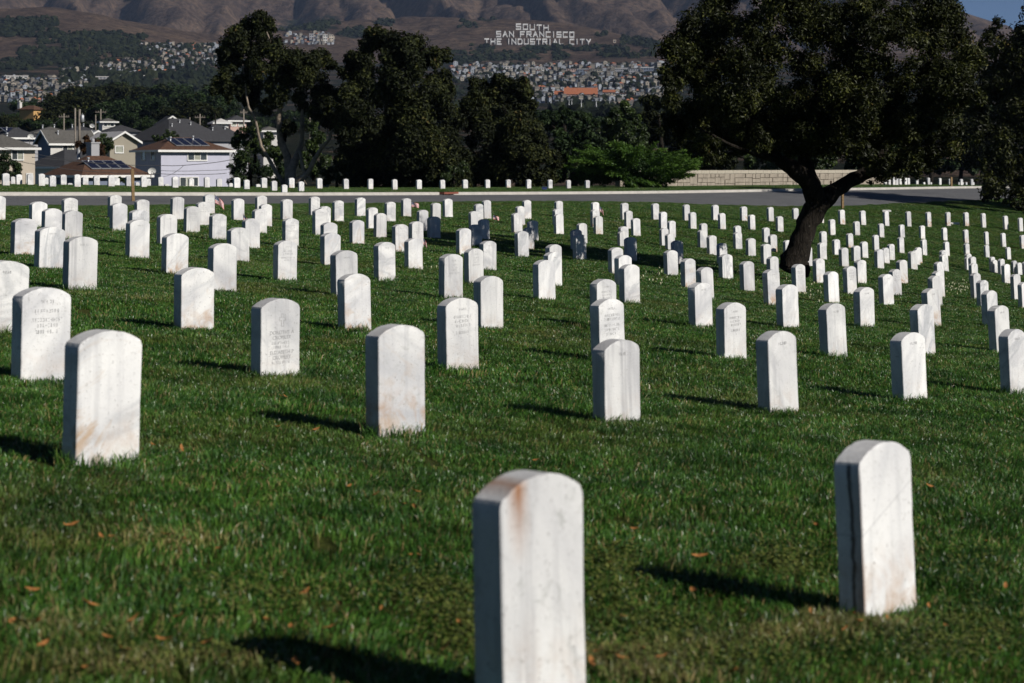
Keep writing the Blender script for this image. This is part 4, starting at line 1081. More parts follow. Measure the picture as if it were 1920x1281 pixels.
# ------------------------------------------------------------------ the houses beyond the lawn
def house(name, label, px, d, beta, w, dep, eave_y, rh, kind, wall, roof, wins=(), panels=None, fascia=True, vents=0, chimney=None, over=0.45, wall2=None):
    """px: picture x of the near vertical corner; front face runs right of it, side face left of it.
    wins: (face, u0, u1, z0, z1) in metres, z below the eave"""
    x = at(px, d)
    zg = gz(x, d) - 0.3
    ze = EYE + (HORIZON - eave_y) * d / FP
    b = -math.atan((px - 960) / FP) + R(beta)
    root = empty(name, (x, d, zg), b)
    tag(root, label, 'house')
    h = ze - zg
    mb = MB()
    mb.box(0, w, 0, dep, -1.0, h)
    if kind == 'front':
        mb.add([(0, 0, h), (w, 0, h), (w / 2, 0, h + rh * .94)], [(0, 1, 2)])
        mb.add([(0, dep, h), (w, dep, h), (w / 2, dep, h + rh * .94)], [(0, 2, 1)])
    elif kind == 'side':
        mb.add([(0, 0, h), (0, dep, h), (0, dep / 2, h + rh * .94)], [(0, 2, 1)])
        mb.add([(w, 0, h), (w, dep, h), (w, dep / 2, h + rh * .94)], [(0, 1, 2)])
    mb.build('wall', M[wall], root)
    if wall2:                                                    # the side's shade put into a darker blue wall colour
        mb = MB()
        mb.box(-0.03, -0.002, 0.02, dep - .02, -1.0, h)
        mb.add([(-.03, 0, h), (-.03, dep, h), (-.03, dep / 2, h + rh * .94)], [(0, 2, 1)])
        mb.build('wall', M[wall2], root)
    o, t = over, 0.12
    mb = MB()
    if kind == 'hip':
        rl = max(0.2, (max(w, dep) - min(w, dep)) * 0.5 + min(w, dep) * 0.12)
        rx, ry = (rl, 0.05) if w >= dep else (0.05, rl)
        cx, cy_ = w / 2, dep / 2
        if w >= dep: ridge = [(cx - rl, cy_, h + rh), (cx + rl, cy_, h + rh)]
        else: ridge = [(cx, cy_ - rl, h + rh), (cx, cy_ + rl, h + rh)]
        e = [(-o, -o, h), (w + o, -o, h), (w + o, dep + o, h), (-o, dep + o, h)]
        lowr = [(a, b_, c - t) for a, b_, c in e]
        vs_ = e + ridge + lowr
        if w >= dep: fs = [(0, 1, 5, 4), (1, 2, 5), (2, 3, 4, 5), (3, 0, 4)]
        else: fs = [(0, 1, 4), (1, 2, 5, 4), (2, 3, 5), (3, 0, 4, 5)]
        fs += [(9, 8, 7, 6), (6, 7, 1, 0), (7, 8, 2, 1), (8, 9, 3, 2), (9, 6, 0, 3)]
        mb.add(vs_, fs)
    elif kind == 'front':
        for s in (0, 1):
            xe = -o if s == 0 else w + o
            a = [(xe, -o, h - o * rh / (w / 2)), (w / 2, -o, h + rh), (w / 2, dep + o, h + rh), (xe, dep + o, h - o * rh / (w / 2))]
            up = [(p[0], p[1], p[2] + t) for p in a]
            mb.add(a + up, [(4, 5, 6, 7) if s == 0 else (7, 6, 5, 4), (3, 2, 1, 0), (0, 1, 5, 4), (1, 2, 6, 5), (2, 3, 7, 6), (3, 0, 4, 7)])
    else:
        for s in (0, 1):
            ye = -o if s == 0 else dep + o
            a = [(-o, ye, h - o * rh / (dep / 2)), (w + o, ye, h - o * rh / (dep / 2)), (w + o, dep / 2, h + rh), (-o, dep / 2, h + rh)]
            up = [(p[0], p[1], p[2] + t) for p in a]
            mb.add(a + up, [(4, 5, 6, 7), (3, 2, 1, 0), (0, 1, 5, 4), (1, 2, 6, 5), (2, 3, 7, 6), (3, 0, 4, 7)])
    rf = mb.build('roof', M[roof], root)
    if fascia:
        mb = MB()
        zf = h - t - 0.02 if kind == 'hip' else None
        if kind == 'hip':
            for (x0, x1, y0, y1) in ((-o - .06, w + o + .06, -o - .07, -o - .01), (-o - .07, -o - .01, -o - .01, dep + o), (w + o + .01, w + o + .07, -o - .01, dep + o)):
                mb.box(x0, x1, y0, y1, h - 0.20, h + 0.02)
        elif kind == 'side':
            dz = o * rh / (dep / 2)
            mb.box(-o, w + o, -o - .07, -o - .01, h - dz - .10, h - dz + .13)
            for xx in (-o - .06, w + o + .01):
                a = [(xx, -o, h - dz - .1), (xx, dep / 2, h + rh - .1), (xx, dep + o, h - dz - .1)]
                vs_ = [(p[0] + q, p[1], p[2] + zz) for p in a for q in (0, .05) for zz in (0, .24)]
                for i in (0, 1):
                    k = i * 4
                    mb.add([vs_[k + j] for j in range(8)], [(0, 1, 5, 4), (2, 6, 7, 3), (0, 4, 6, 2), (1, 3, 7, 5)])
        else:
            dz = o * rh / (w / 2)
            for yy in (-o - .06,):
                a = [(-o, yy, h - dz - .1), (w / 2, yy, h + rh - .1), (w + o, yy, h - dz - .1)]
                vs_ = [(p[0], p[1] + q, p[2] + zz) for p in a for q in (0, .05) for zz in (0, .24)]
                for i in (0, 1):
                    k = i * 4
                    mb.add([vs_[k + j] for j in range(8)], [(0, 1, 5, 4), (2, 6, 7, 3), (0, 4, 6, 2), (1, 3, 7, 5)])
        if mb.v: mb.build('fascia', M['white'], root)
    for (face, u0, u1, z0, z1) in wins:
        fr, pn, cu = MB(), MB(), MB()
        def P(u, off, z):
            return (u, -off, z) if face == 'f' else (-off, u, z)
        def slab(m_, a0, a1, b0, b1, o0, o1):
            p = [P(a0, o0, b0), P(a1, o0, b0), P(a1, o0, b1), P(a0, o0, b1), P(a0, o1, b0), P(a1, o1, b0), P(a1, o1, b1), P(a0, o1, b1)]
            m_.add(p, [(4, 5, 6, 7), (0, 1, 5, 4), (1, 2, 6, 5), (2, 3, 7, 6), (3, 0, 4, 7)])
        za, zb = h + z1, h + z0
        b_ = 0.09
        slab(fr, u0 - b_, u1 + b_, zb, zb + b_, 0, .07)
        slab(fr, u0 - b_, u1 + b_, za - b_ * 1.3, za, 0, .09)
        slab(fr, u0 - b_, u0, za, zb, 0, .07)
        slab(fr, u1, u1 + b_, za, zb, 0, .07)
        n = max(1, int(round((u1 - u0) / 0.62)))
        for k in range(1, n):
            c = u0 + (u1 - u0) * k / n
            slab(fr, c - .03, c + .03, za, zb, 0, .06)
        f_o = fr.build('window', M['white'], root)
        for k in range(n):
            c0, c1 = u0 + (u1 - u0) * k / n, u0 + (u1 - u0) * (k + 1) / n
            pn = MB()
            slab(pn, c0 + .03, c1 - .03, za, zb, 0.004, 0.02)
            pn.build('pane', M['curtain' if (k % 2 == 1 or n < 2) and face == 'f' else 'glass'], f_o)
    if panels:                                                   # solar panels lying on the front slope
        u0, u1, n, t0, t1 = panels
        if kind == 'hip': run, e0 = dep / 2 + o, -o
        else: run, e0 = dep / 2 + o, -o
        rise = rh if kind == 'hip' else rh + o * rh / (dep / 2)
        zb = h if kind == 'hip' else h - o * rh / (dep / 2) + t
        for k in range(n):
            a0 = u0 + (u1 - u0) * k / n
            a1 = u0 + (u1 - u0) * (k + 1) / n - 0.06
            fr, pn = MB(), MB()
            def Q(u, tt, lift):
                return (u - 0.35 * (tt - t0), e0 + run * tt, zb + rise * tt + lift)
            q = [Q(a0, t0, .06), Q(a1, t0, .06), Q(a1, t1, .06), Q(a0, t1, .06)]
            up = [(p[0], p[1] - .02, p[2] + .06) for p in q]
            fr.add(q + up, [(4, 5, 6, 7), (0, 1, 5, 4), (1, 2, 6, 5), (2, 3, 7, 6), (3, 0, 4, 7)])
            po = fr.build('solar_panel', M['steel'], root)
            m_ = 0.06
            q2 = [Q(a0 + m_, t0 + .02, .13), Q(a1 - m_, t0 + .02, .13), Q(a1 - m_, t1 - .02, .13), Q(a0 + m_, t1 - .02, .13)]
            pn.add([(p[0], p[1] - .02, p[2]) for p in q2], [(0, 1, 2, 3)])
            pn.build('cells', M['solar'], po)
    for k in range(vents):
        mb = MB()
        vx, vy = w * (0.25 + 0.5 * ((k * 37) % 10) / 10), dep * (0.30 + 0.05 * k)
        zr = h + rh * min(vy / (dep / 2), 1) * 0.9
        mb.tube([(vx, vy, zr - .2), (vx, vy, zr + .55)], [.09, .09], 8)
        mb.tube([(vx, vy, zr + .5), (vx, vy, zr + .66)], [.15, .13], 8)
        mb.build('vent_pipe', M['steel'], rf)
    if chimney:
        cx, cy_, cw, ch, cm = chimney
        mb = MB()
        mb.box(cx - cw / 2, cx + cw / 2, cy_ - cw / 2, cy_ + cw / 2, h - .2, h + ch)
        mb.box(cx - cw / 2 - .08, cx + cw / 2 + .08, cy_ - cw / 2 - .08, cy_ + cw / 2 + .08, h + ch, h + ch + .12)
        mb.tube([(cx, cy_, h + ch), (cx, cy_, h + ch + .45)], [.16, .16], 8)
        mb.build('chimney', M[cm], rf)
    return root

house('stucco_house', 'two storey lavender house with brown hip roof and four solar panels', 302, 200, 22, 7.45, 7.0, 281.5, 1.35, 'hip', 'lavender', 'roof_brown',
      [('f', 2.9, 4.9, -.16, -.98), ('f', 2.05, 3.95, -2.78, -3.62), ('l', 1.6, 2.5, -.2, -.95), ('l', 4.2, 5.1, -.2, -.95)], panels=(1.9, 5.6, 4, .28, .86), vents=2)
house('bungalow', 'low brown hip roofed house with solar panels in front of the lavender house', 156, 176, 32, 6.6, 6.0, 329, 1.75, 'hip', 'bluewall', 'roof_brown',
      panels=(1.2, 5.4, 4, .28, .70), vents=1, chimney=(4.4, 5.4, 0.85, 2.9, 'greywall'))  # right-hand panels added in place of a dark skylight area
house('siding_house', 'cream sided house with green shutter window at the left edge', -45, 188, 8, 5.5, 8.0, 277, 1.3, 'hip', 'cream', 'roof_grey', [('f', 3.35, 4.35, -.25, -1.1), ('f', 4.75, 5.2, -2.5, -3.3)], vents=2)
house('dark_roof_house', 'house showing mostly a charcoal roof with white eave, behind the brown roofed one', 122, 214, 38, 7.0, 6.5, 313, 1.9, 'hip', 'whitewall', 'roof_dark')
house('siding_house', 'white sided house with a shaded gable coloured slate blue and small twin window', 95, 236, 24, 5.6, 3.6, 266, 1.3, 'side', 'whitewall', 'roof_grey', [('f', 1.55, 2.75, -.25, -1.0)], wall2='bluewall', vents=1)
house('gable_house', 'pale gabled house partly hidden by a russet bush', 151, 246, 10, 4.2, 6.0, 265, 1.25, 'front', 'whitewall', 'roof_pale')
house('gable_house', 'beige clapboard house with white trimmed gable above the brown roof', 206, 231, 22, 3.4, 7.0, 264, 1.0, 'front', 'beige', 'roof_pale', [('f', .7, 1.6, -.65, -1.35)])
house('dark_roof_house', 'wide house with tall charcoal hip roof behind the lavender house', 318, 262, 38, 10.0, 9.0, 263, 3.0, 'hip', 'greywall', 'roof_dark', vents=3, chimney=(5.6, 5.0, .5, 2.4, 'pinkwall'), fascia=False)
house('dark_roof_house', 'charcoal roofed house between the wide dark roof and the cypress', 393, 268, 30, 6.0, 6.0, 263, 2.1, 'hip', 'greywall', 'roof_dark', vents=2)
house('dark_roof_house', 'dark roofed house at the far left carrying a flat navy panel', 6, 252, 25, 5.2, 6.0, 258, 1.35, 'hip', 'greywall', 'roof_dark', panels=(1.0, 3.6, 1, .3, .9), vents=1)
house('dark_roof_house', 'low grey roofed house behind the slate blue gable', 68, 276, 12, 4.8, 5.0, 249, 0.9, 'hip', 'greywall', 'roof_grey', vents=2, fascia=False)
house('dark_roof_house', 'low dark roofed house behind the utility pole', 124, 286, 12, 4.8, 5.0, 248, 1.0, 'hip', 'greywall', 'roof_dark', vents=2, fascia=False)
house('dark_roof_house', 'grey roofed house right of the pale gabled house', 206, 292, 14, 4.2, 5.0, 246, 0.95, 'hip', 'greywall', 'roof_dark', fascia=False)
house('small_house', 'small white house with a row of dark windows, beyond the roofs', 192, 322, 10, 2.1, 3.5, 228, .6, 'hip', 'whitewall', 'roof_grey', [('f', .25, 1.85, -.2, -.75)])
house('small_house', 'small pale house beside the cypress, left of the pink one', 404, 302, 12, 2.0, 3.0, 230, .65, 'hip', 'whitewall', 'roof_pale', [('f', .3, 1.6, -.15, -.7)])
house('small_house', 'small pinkish house with white windows, beside the cypress', 432, 306, 14, 2.5, 3.4, 226, .85, 'hip', 'pinkwall', 'roof_dark', [('f', .2, .9, -.2, -.8), ('f', 1.3, 2.2, -.2, -.8)])
house('small_house', 'white house glimpsed between the cypress trunks', 494, 276, 14, 2.0, 3.4, 245, .6, 'hip', 'whitewall', 'roof_grey', [('f', .3, .9, -.3, -1.0)])
house('stucco_house', 'ochre house with brown roof half hidden by dark trees', 63, 432, 48, 3.0, 4.0, 205, .9, 'hip', 'orangewall', 'roof_brown', vents=0, chimney=(.5, 4.4, .7, 1.5, 'whitewall'), fascia=False)
house('stucco_house', 'house with pink gable top above the charcoal roofs', 304, 300, 12, 3.0, 4.0, 231, 1.0, 'front', 'pinkwall', 'roof_dark')

def pole(label, px, d, ytop, r=0.13, arm=0.0, can=False, two=False, group='utility poles among the houses'):
    x = at(px, d)
    z0 = gz(x, d)
    zt = EYE + (HORIZON - ytop) * d / FP - z0
    root = empty('utility_pole', (x, d, z0))
    tag(root, label, 'utility pole', group)
    mb = MB()
    if two:
        mb.tube([(0, 0, -.5), (0, 0, zt * .56)], [r * 1.25, r * 1.2], 10)
        mb.build('mast', M['steel'], root)
        mb = MB()
        mb.tube([(0.05, 0, zt * .56 - .4), (0.1, 0, zt)], [r, r * .8], 10)
        mb.build('mast', M['pole_wood'], root)
    else:
        mb.tube([(0, 0, -.5), (0, 0, zt)], [r, r * .75], 10)
        mb.build('mast', M['pole_wood'], root)
    if arm:
        mb = MB()
        mb.box(-arm, arm, -.06, .06, zt - .55, zt - .42)
        for s in (-.9, -.45, .45, .9):
            mb.tube([(s * arm, 0, zt - .42), (s * arm, 0, zt - .25)], [.04, .05], 6)
        mb.build('crossarm', M['pole_wood'], root)
    if can:
        mb = MB()
        cx = .38
        mb.tube([(cx, 0, zt - 1.35), (cx, 0, zt - 1.28), (cx, 0, zt - .62), (cx, 0, zt - .55)], [.12, .2, .2, .1], 12)
        mb.tube([(cx, 0, zt - .55), (cx, 0, zt - .4)], [.03, .03], 6)
        mb.build('transformer', M['steel'], root)
    return root

pole('tall two part utility pole with grey transformer can, in front of the white house', 147.5, 206, 205, .14, 0, True, True)
pole('bare utility pole just left of the transformer pole', 141, 232, 203, .12)
pole('utility pole with crossarm, left of the transformer pole', 120, 290, 213, .12, .75)
pole('utility pole with crossarm rising behind the small white house', 189, 330, 205, .13, .9)
pole('short bare utility pole beside the small white house', 179.5, 292, 215, .1)
pole('utility pole with short crossarm above the charcoal roofs', 375, 288, 214, .12, .75)
pole('slender utility pole left of the crossarm pole, above the charcoal roofs', 356, 290, 220, .09)
pole('utility pole close to the cypress, beside the pinkish house', 457, 280, 205, .13, .5)
pole('slender pole seen through the cypress branches', 581, 300, 206, .1)

def wire(label, pts, r=0.02, sag=0.25):
    mb = MB()
    P = []
    W = [Vector(at(px, d, y)) for px, y, d in pts]
    for a, b in zip(W[:-1], W[1:]):
        for i in range(8):
            t = i / 8
            p = a.lerp(b, t)
            p.z -= sag * 4 * t * (1 - t)
            P.append(p)
    P.append(W[-1])
    mb.tube(P, [r] * len(P), 5)
    o = mb.build('overhead_wire', M['wire'])
    tag(o, label, 'cable', 'service cables strung between the houses')
wire('thick cable sagging in front of the lavender house up to the cypress', [(60, 295, 168), (215, 308, 168), (302, 310.5, 168), (360, 309, 168), (430, 300.5, 168), (489, 290, 168)], .028, .05)
wire('cable crossing the cream house towards the charcoal roof', [(-10, 272, 170), (46, 283, 170), (150, 302, 170), (215, 307, 170)], .022, .12)
wire('lower cable over the cream house and brown roof', [(-10, 291, 168), (95, 312, 168), (205, 323, 168), (256, 324, 168)], .022, .12)
wire('lowest cable across the lavender wall, below the thick one', [(256, 324, 172), (302, 326, 172), (366, 327, 172), (425, 325, 172)], .026, .04)
wire('thin cable rising right of the lavender house', [(302, 320, 170), (380, 320, 170), (464, 315, 170), (520, 311, 170)], .02, .05)
wire('short drop cable slanting over the lavender wall', [(345, 310, 168.5), (325, 325, 168.5), (306, 331, 168.5)], .018, .05)
wire('cable from the transformer pole down to the pale gable', [(149, 214, 206), (178, 241, 240)], .018, .1)
wire('cable from the left crossarm pole down to the grey roofs', [(118, 219, 290), (94, 236, 280)], .02, .1)

def dish(label, px, py, d, r, yaw):
    root = empty('satellite_dish', at(px, d, py), yaw)
    tag(root, label, 'satellite dish', 'satellite dishes on the roofs')
    mb = MB()
    n, rings = 18, 4
    vs_, fs = [], []
    for back in (0, .03):
        for i in range(rings + 1):
            q = i / rings
            for k in range(n):
                a = 2 * math.pi * k / n
                vs_.append((r * q * math.cos(a), -0.28 * r * q * q * 1.0 - .25 * r * q * math.sin(a) + back, r * .8 * q * math.sin(a)))
    for b_ in (0, 1):
        o_ = b_ * (rings + 1) * n
        for i in range(rings):
            for k in range(n):
                f_ = (o_ + i * n + k, o_ + i * n + (k + 1) % n, o_ + (i + 1) * n + (k + 1) % n, o_ + (i + 1) * n + k)
                fs.append(f_ if b_ else f_[::-1])
    mb.add(vs_, fs, 0, True)
    mb.build('bowl', M['white'], root)
    mb = MB()
    mb.tube([(0, .02, 0), (r * .3, -.9 * r, -.5 * r)], [.02, .02], 6)
    mb.tube([(r * .3, -.92 * r, -.5 * r), (r * .3, -1.05 * r, -.48 * r)], [.05, .05], 6)
    mb.build('feed_arm', M['wire'], root)
    mb = MB()
    mb.tube([(0, .04, 0), (0, .25, -.2), (0, .3, -1.5 * r - .35)], [.03, .03, .03], 6)
    mb.build('mast', M['steel'], root)
dish('large white satellite dish in front of the lavender house', 284.5, 321, 172, .36, R(25))
dish('white satellite dish on the grey roof left of the slate blue gable', 57, 256, 232, .36, R(30))
dish('white satellite dish on the roofs behind the transformer pole', 173, 236, 262, .34, R(15))

# ------------------------------------------------------------------ stone wall across the road
def wall_line(t):
    """t 0..1 along the wall -> x, y"""
    xa, ya = at(1162, 121), 121.0
    xb, yb = at(1656, 139), 139.0
    return xa + (xb - xa) * t, ya + (yb - ya) * t
wx0, wy0 = wall_line(0)
wx1, wy1 = wall_line(1)
wl = math.hypot(wx1 - wx0, wy1 - wy0)
wa = math.atan2(wy1 - wy0, wx1 - wx0)
zl = [gz(*wall_line(t)) for t in np.linspace(0, 1, 12)]
ztop = EYE + (HORIZON - 319.5) * 130 / FP
wall_root = empty('stone_wall', (wx0, wy0, min(zl)), wa)
tag(wall_root, 'low sandstone wall of irregular blocks with pale capping across the road', 'wall')
zc0 = ztop - min(zl)
mb = MB()
mb.box(0.02, wl - .02, .04, .40, -.4, zc0 - .02)
mb.build('core', M['mortar'], wall_root)
rw = random.Random(3)
cap_x = 0.0
while cap_x < wl - .2:
    L = min(rw.uniform(.68, .8), wl - cap_x)
    mb = MB()
    mb.box(.008, L - .008, -.04, .46, 0, .215)
    o = mb.build('cap_stone', M['sandcap'], wall_root, (cap_x, 0, zc0 - .205 + rw.uniform(-.004, .004)))
    cap_x += L
x0 = 0.0
while x0 < wl - .1:                                             # columns of broken ashlar, each its own joint pattern
    L = min(rw.uniform(.45, 1.05), wl - x0)
    bot = gz(wx0 + math.cos(wa) * (x0 + L / 2), wy0 + math.sin(wa) * (x0 + L / 2)) - min(zl) - .05
    z = zc0 - .22
    hgt = z - bot
    n = rw.choice((2, 3, 3))
    cuts = sorted(rw.uniform(.2, .8) for _ in range(n - 1))
    if n == 3 and cuts[1] - cuts[0] < .22: cuts = [.33, .68]
    cuts = [0] + cuts + [1]
    for a, b in zip(cuts[:-1], cuts[1:]):
        split = [0, L] if (L < .7 or rw.random() < .5) else [0, L * rw.uniform(.35, .65), L]
        for s0, s1 in zip(split[:-1], split[1:]):
            mb = MB()
            p = rw.uniform(-.02, .025)
            g_ = .007
            zz0, zz1 = bot + hgt * a + g_, bot + hgt * b - g_
            f_ = [(s0 + g_, 0, zz0), (s1 - g_, 0, zz0), (s1 - g_, 0, zz1), (s0 + g_, 0, zz1)]
            e_ = .02
            fr_ = [(s0 + g_ + e_, -p - .03, zz0 + e_), (s1 - g_ - e_, -p - .03 + rw.uniform(-.01, .01), zz0 + e_), (s1 - g_ - e_, -p - .03, zz1 - e_), (s0 + g_ + e_, -p - .03 + rw.uniform(-.01, .01), zz1 - e_)]
            bk = [(q_[0], .06, q_[2]) for q_ in f_]
            mb.add(fr_ + f_ + bk, [(0, 1, 2, 3), (0, 4, 5, 1), (1, 5, 6, 2), (2, 6, 7, 3), (3, 7, 4, 0), (4, 8, 9, 5), (5, 9, 10, 6), (6, 10, 11, 7), (7, 11, 8, 4)])
            mb.build('stone', M['sandstone'], wall_root, (x0, 0, 0))
    x0 += L

# posts beside the road
def post(name, label, px, d, yt_, yb_, wpx, mat, lean=0.0, cap=None):
    x = at(px, d)
    z0 = EYE + (HORIZON - yb_) * d / FP
    h = (yb_ - yt_) * d / FP
    r = wpx * d / FP / 2
    o = empty(name, (x, d, z0), R(20))
    o.rotation_euler[1] = lean
    tag(o, label, 'post')
    mb = MB()
    mb.box(-r, r, -r, r, -.3, h * .97)
    mb.add([(-r, -r, h * .97), (r, -r, h * .97), (r, r, h * .97), (-r, r, h * .97), (0, 0, h)], [(0, 1, 4), (1, 2, 4), (2, 3, 4), (3, 0, 4)])
    mb.build('shaft', M[mat], o)
    if cap:
        mb = MB()
        mb.box(-r - .004, r + .004, -r - .004, r + .004, h * .80, h * .95)
        mb.build('band', M[cap], o)
post('wooden_post', 'weathered yellowish wooden post beside the road in front of the brown roof', 249.5, 69.5, 316.5, 364, 5.4, 'wood_post', R(-1.5))
post('wooden_post', 'thin wooden post at the road edge seen past the big tree trunk', 1579.5, 96, 356, 379, 4.2, 'wood_post')
post('wooden_post', 'brown wooden post among the headstones across the road, far right', 1783.5, 131, 332, 350, 3.6, 'wood_post')
post('marker_post', 'short dark marker post in front of the stone wall', 1558, 126, 339, 347, 3.0, 'wood_dark')
# blue box behind the stones
xb_, db_ = at(1021, 106), 106.0
mb = MB()
mb.box(-.13, .13, -.1, .1, -.1, .15)
mb.box(-.14, .14, -.11, .11, .15, .18)
o = mb.build('plastic_bin', M['blue_bin'], None, (xb_, db_, gz(xb_, db_)))
tag(o, 'small blue plastic bin beside a headstone across the road', 'bin')

# ------------------------------------------------------------------ trees
# the big spreading tree in the cemetery
TD = 43.0
def ring(cx, cy_, rx, ry, n, r0, r1, sd):
    rr = random.Random(sd)
    out = []
    while len(out) < n:
        x, y = rr.uniform(-1, 1), rr.uniform(-1, 1)
        if x * x + y * y < 1: out.append((cx + x * rx, cy_ + y * ry, rr.uniform(r0, r1)))
    return out
main_clumps = [(1262, 130, 30), (1270, 90, 36), (1300, 60, 44), (1345, 30, 48), (1262, 175, 36), (1275, 215, 40), (1300, 250, 42), (1330, 285, 30), (1370, 272, 36), (1410, 262, 32), (1442, 262, 26), (1470, 278, 22),
               (1400, -10, 60), (1480, -30, 60), (1560, -40, 66), (1640, -30, 60), (1720, -15, 60), (1780, 20, 46), (1805, 70, 40), (1815, 120, 36), (1818, 175, 34), (1800, 225, 40), (1770, 265, 40), (1725, 285, 42),
               (1690, 300, 34), (1655, 318, 26), (1635, 332, 16), (1640, 285, 36), (1600, 270, 30), (1560, 262, 22), (1520, 268, 18), (1720, 318, 20), (1290, 150, 46)]
main_clumps += ring(1535, 110, 265, 150, 70, 34, 62, 5) + ring(1540, 225, 245, 45, 30, 26, 38, 6) + [(1650, 300, 26), (1670, 312, 22), (1630, 306, 20), (1690, 318, 20), (1610, 290, 22), (1710, 300, 26), (1745, 300, 24), (1400, 285, 20), (1350, 300, 16)]
main = tree('spreading_tree', 'large dark evergreen tree with leaning forked trunk among the headstones', 1492, TD, main_clumps, 280000, 0.080, 'leaf_main',
     limbs=[[(1488, 506, .36, 0), (1490, 494, .31, 0), (1494, 478, .262, 0), (1502, 450, .235, 0), (1512, 420, .225, 0), (1528, 392, .25, 0), (1540, 374, .27, 0)],
            [(1536, 378, .24, 0), (1522, 352, .21, -.2), (1504, 330, .185, -.4), (1486, 314, .165, -.6), (1462, 302, .13, -.8), (1438, 280, .10, -.9), (1412, 240, .08, -1.0), (1380, 190, .05, -1.2)],
            [(1524, 356, .17, 0), (1519, 335, .165, .2), (1512, 312, .15, .4), (1506, 280, .12, .5), (1512, 230, .10, .7), (1530, 160, .06, .9)],
            [(1542, 376, .22, 0), (1568, 356, .165, .2), (1590, 341, .15, .3), (1612, 331, .145, .4), (1634, 318, .12, .5), (1650, 296, .09, .6), (1672, 250, .07, .8), (1690, 190, .05, 1.0)],
            [(1612, 331, .12, .4), (1650, 322, .07, .2), (1690, 300, .045, 0), (1740, 270, .03, -.3)],
            [(1462, 302, .08, -.8), (1420, 290, .05, -1.3), (1370, 272, .035, -1.7), (1310, 240, .02, -2.0)]],
     bark='bark', depth=3.0, per=9, frac=0.44, seed=3, aspect=0.46, shell=0.1)

# big bushy tree at the right edge, foliage down to the grass
edge_cl = ring(1985, 170, 130, 170, 34, 34, 60, 8) + [(1868, 60, 20), (1852, 90, 24), (1872, 45, 12), (1880, 120, 40), (1858, 160, 34), (1850, 210, 36), (1860, 260, 40), (1868, 310, 36), (1862, 345, 26), (1856, 366, 16), (1880, 368, 22), (1905, 372, 26), (1930, 375, 34), (1900, 330, 40), (1960, 360, 44), (2010, 350, 50)]
tree('dense_tree', 'dark bushy tree at the right edge with foliage down to the grass', 1925, 107.0, edge_cl, 80000, 0.22, 'leaf_main', shell=0.1, frac=0.5, depth=3.0, seed=14, aspect=0.5, zbase=EYE + (HORIZON - 388) * 107 / FP,
     limbs=[[(1925, 395, .3, 0), (1930, 300, .25, 0), (1950, 180, .15, 0)]])

# tall multi-stemmed cypress with pale stems
t3 = [(470, 50, 22), (492, 42, 18), (505, 60, 14), (448, 78, 26), (480, 84, 30), (432, 108, 26), (418, 95, 14), (500, 108, 34), (460, 132, 30), (540, 118, 34), (574, 112, 26), (603, 108, 16), (618, 122, 14), (560, 145, 34), (600, 158, 26),
      (612, 190, 26), (428, 152, 26), (412, 168, 18), (470, 172, 26), (520, 165, 32), (572, 190, 26), (636, 232, 20), (650, 210, 22), (648, 182, 18), (540, 238, 16), (530, 258, 12), (500, 200, 16), (455, 188, 14), (620, 225, 18), (590, 215, 14), (425, 185, 10), (640, 310, 14), (655, 290, 14)]
tree('cypress_tree', 'tall ragged cypress with pale bare stems, left of the dense trees', 545, 124.0, t3, 70000, 0.22, 'leaf_cypress', depth=2.6, per=11, frac=0.48, seed=21, aspect=0.5, shell=0.1,
     limbs=[[(545, 352, 0.405, -0.9), (545, 330, 0.324, -0.9), (551, 306, 0.252, -0.7), (560, 284, 0.180, -0.5), (566, 264, 0.135, -0.4), (567, 240, 0.108, -0.3), (566, 214, 0.090, -0.3), (575, 150, 0.045, -0.2)],
            [(542, 350, 0.315, -0.6), (541, 306, 0.234, -0.4), (533, 280, 0.216, -0.3), (525, 259, 0.198, -0.3), (523, 230, 0.180, -0.3), (524, 212, 0.162, -0.3), (528, 187, 0.126, -0.3), (524, 130, 0.090, -0.4), (500, 60, 0.045, -0.6)],
            [(536, 350, 0.167, -0.5), (520, 328, 0.134, -0.6), (502, 294, 0.106, -0.7), (490, 275, 0.095, -0.8), (484, 250, 0.084, -0.8), (480, 229, 0.078, -0.8), (473, 213, 0.073, -0.8), (466, 201, 0.067, -0.8), (462, 180, 0.056, -0.8), (455, 120, 0.033, -0.7)],
            [(552, 348, 0.270, -1.2), (567, 334, 0.198, -1.4), (579, 323, 0.162, -1.5), (591, 297, 0.135, -1.7), (603, 277, 0.108, -1.8), (614, 266, 0.090, -1.9), (620, 256, 0.072, -1.9), (622, 245, 0.054, -1.9)],
            [(606, 276, 0.054, -1.8), (615, 279, 0.045, -2.1), (624, 275, 0.041, -2.2), (627, 288, 0.027, -2.3)],
            [(562, 284, 0.081, -1.1), (565, 300, 0.090, -1.3), (568, 318, 0.099, -1.4), (572, 328, 0.090, -1.4)],
            [(618, 262, 0.045, -1.9), (617, 252, 0.036, -1.9), (612, 246, 0.027, -1.9), (608, 243, 0.018, -1.9)],
            [(617, 254, 0.036, -1.9), (622, 244, 0.027, -1.9), (628, 240, 0.018, -1.9)],
            [(575, 329, 0.054, -1.5), (580, 333, 0.045, -1.7), (586, 341, 0.032, -1.9)],
            [(574, 330, 0.054, -1.5), (571, 340, 0.045, -1.8), (575, 346, 0.027, -1.9)]], bark='bark_pale')

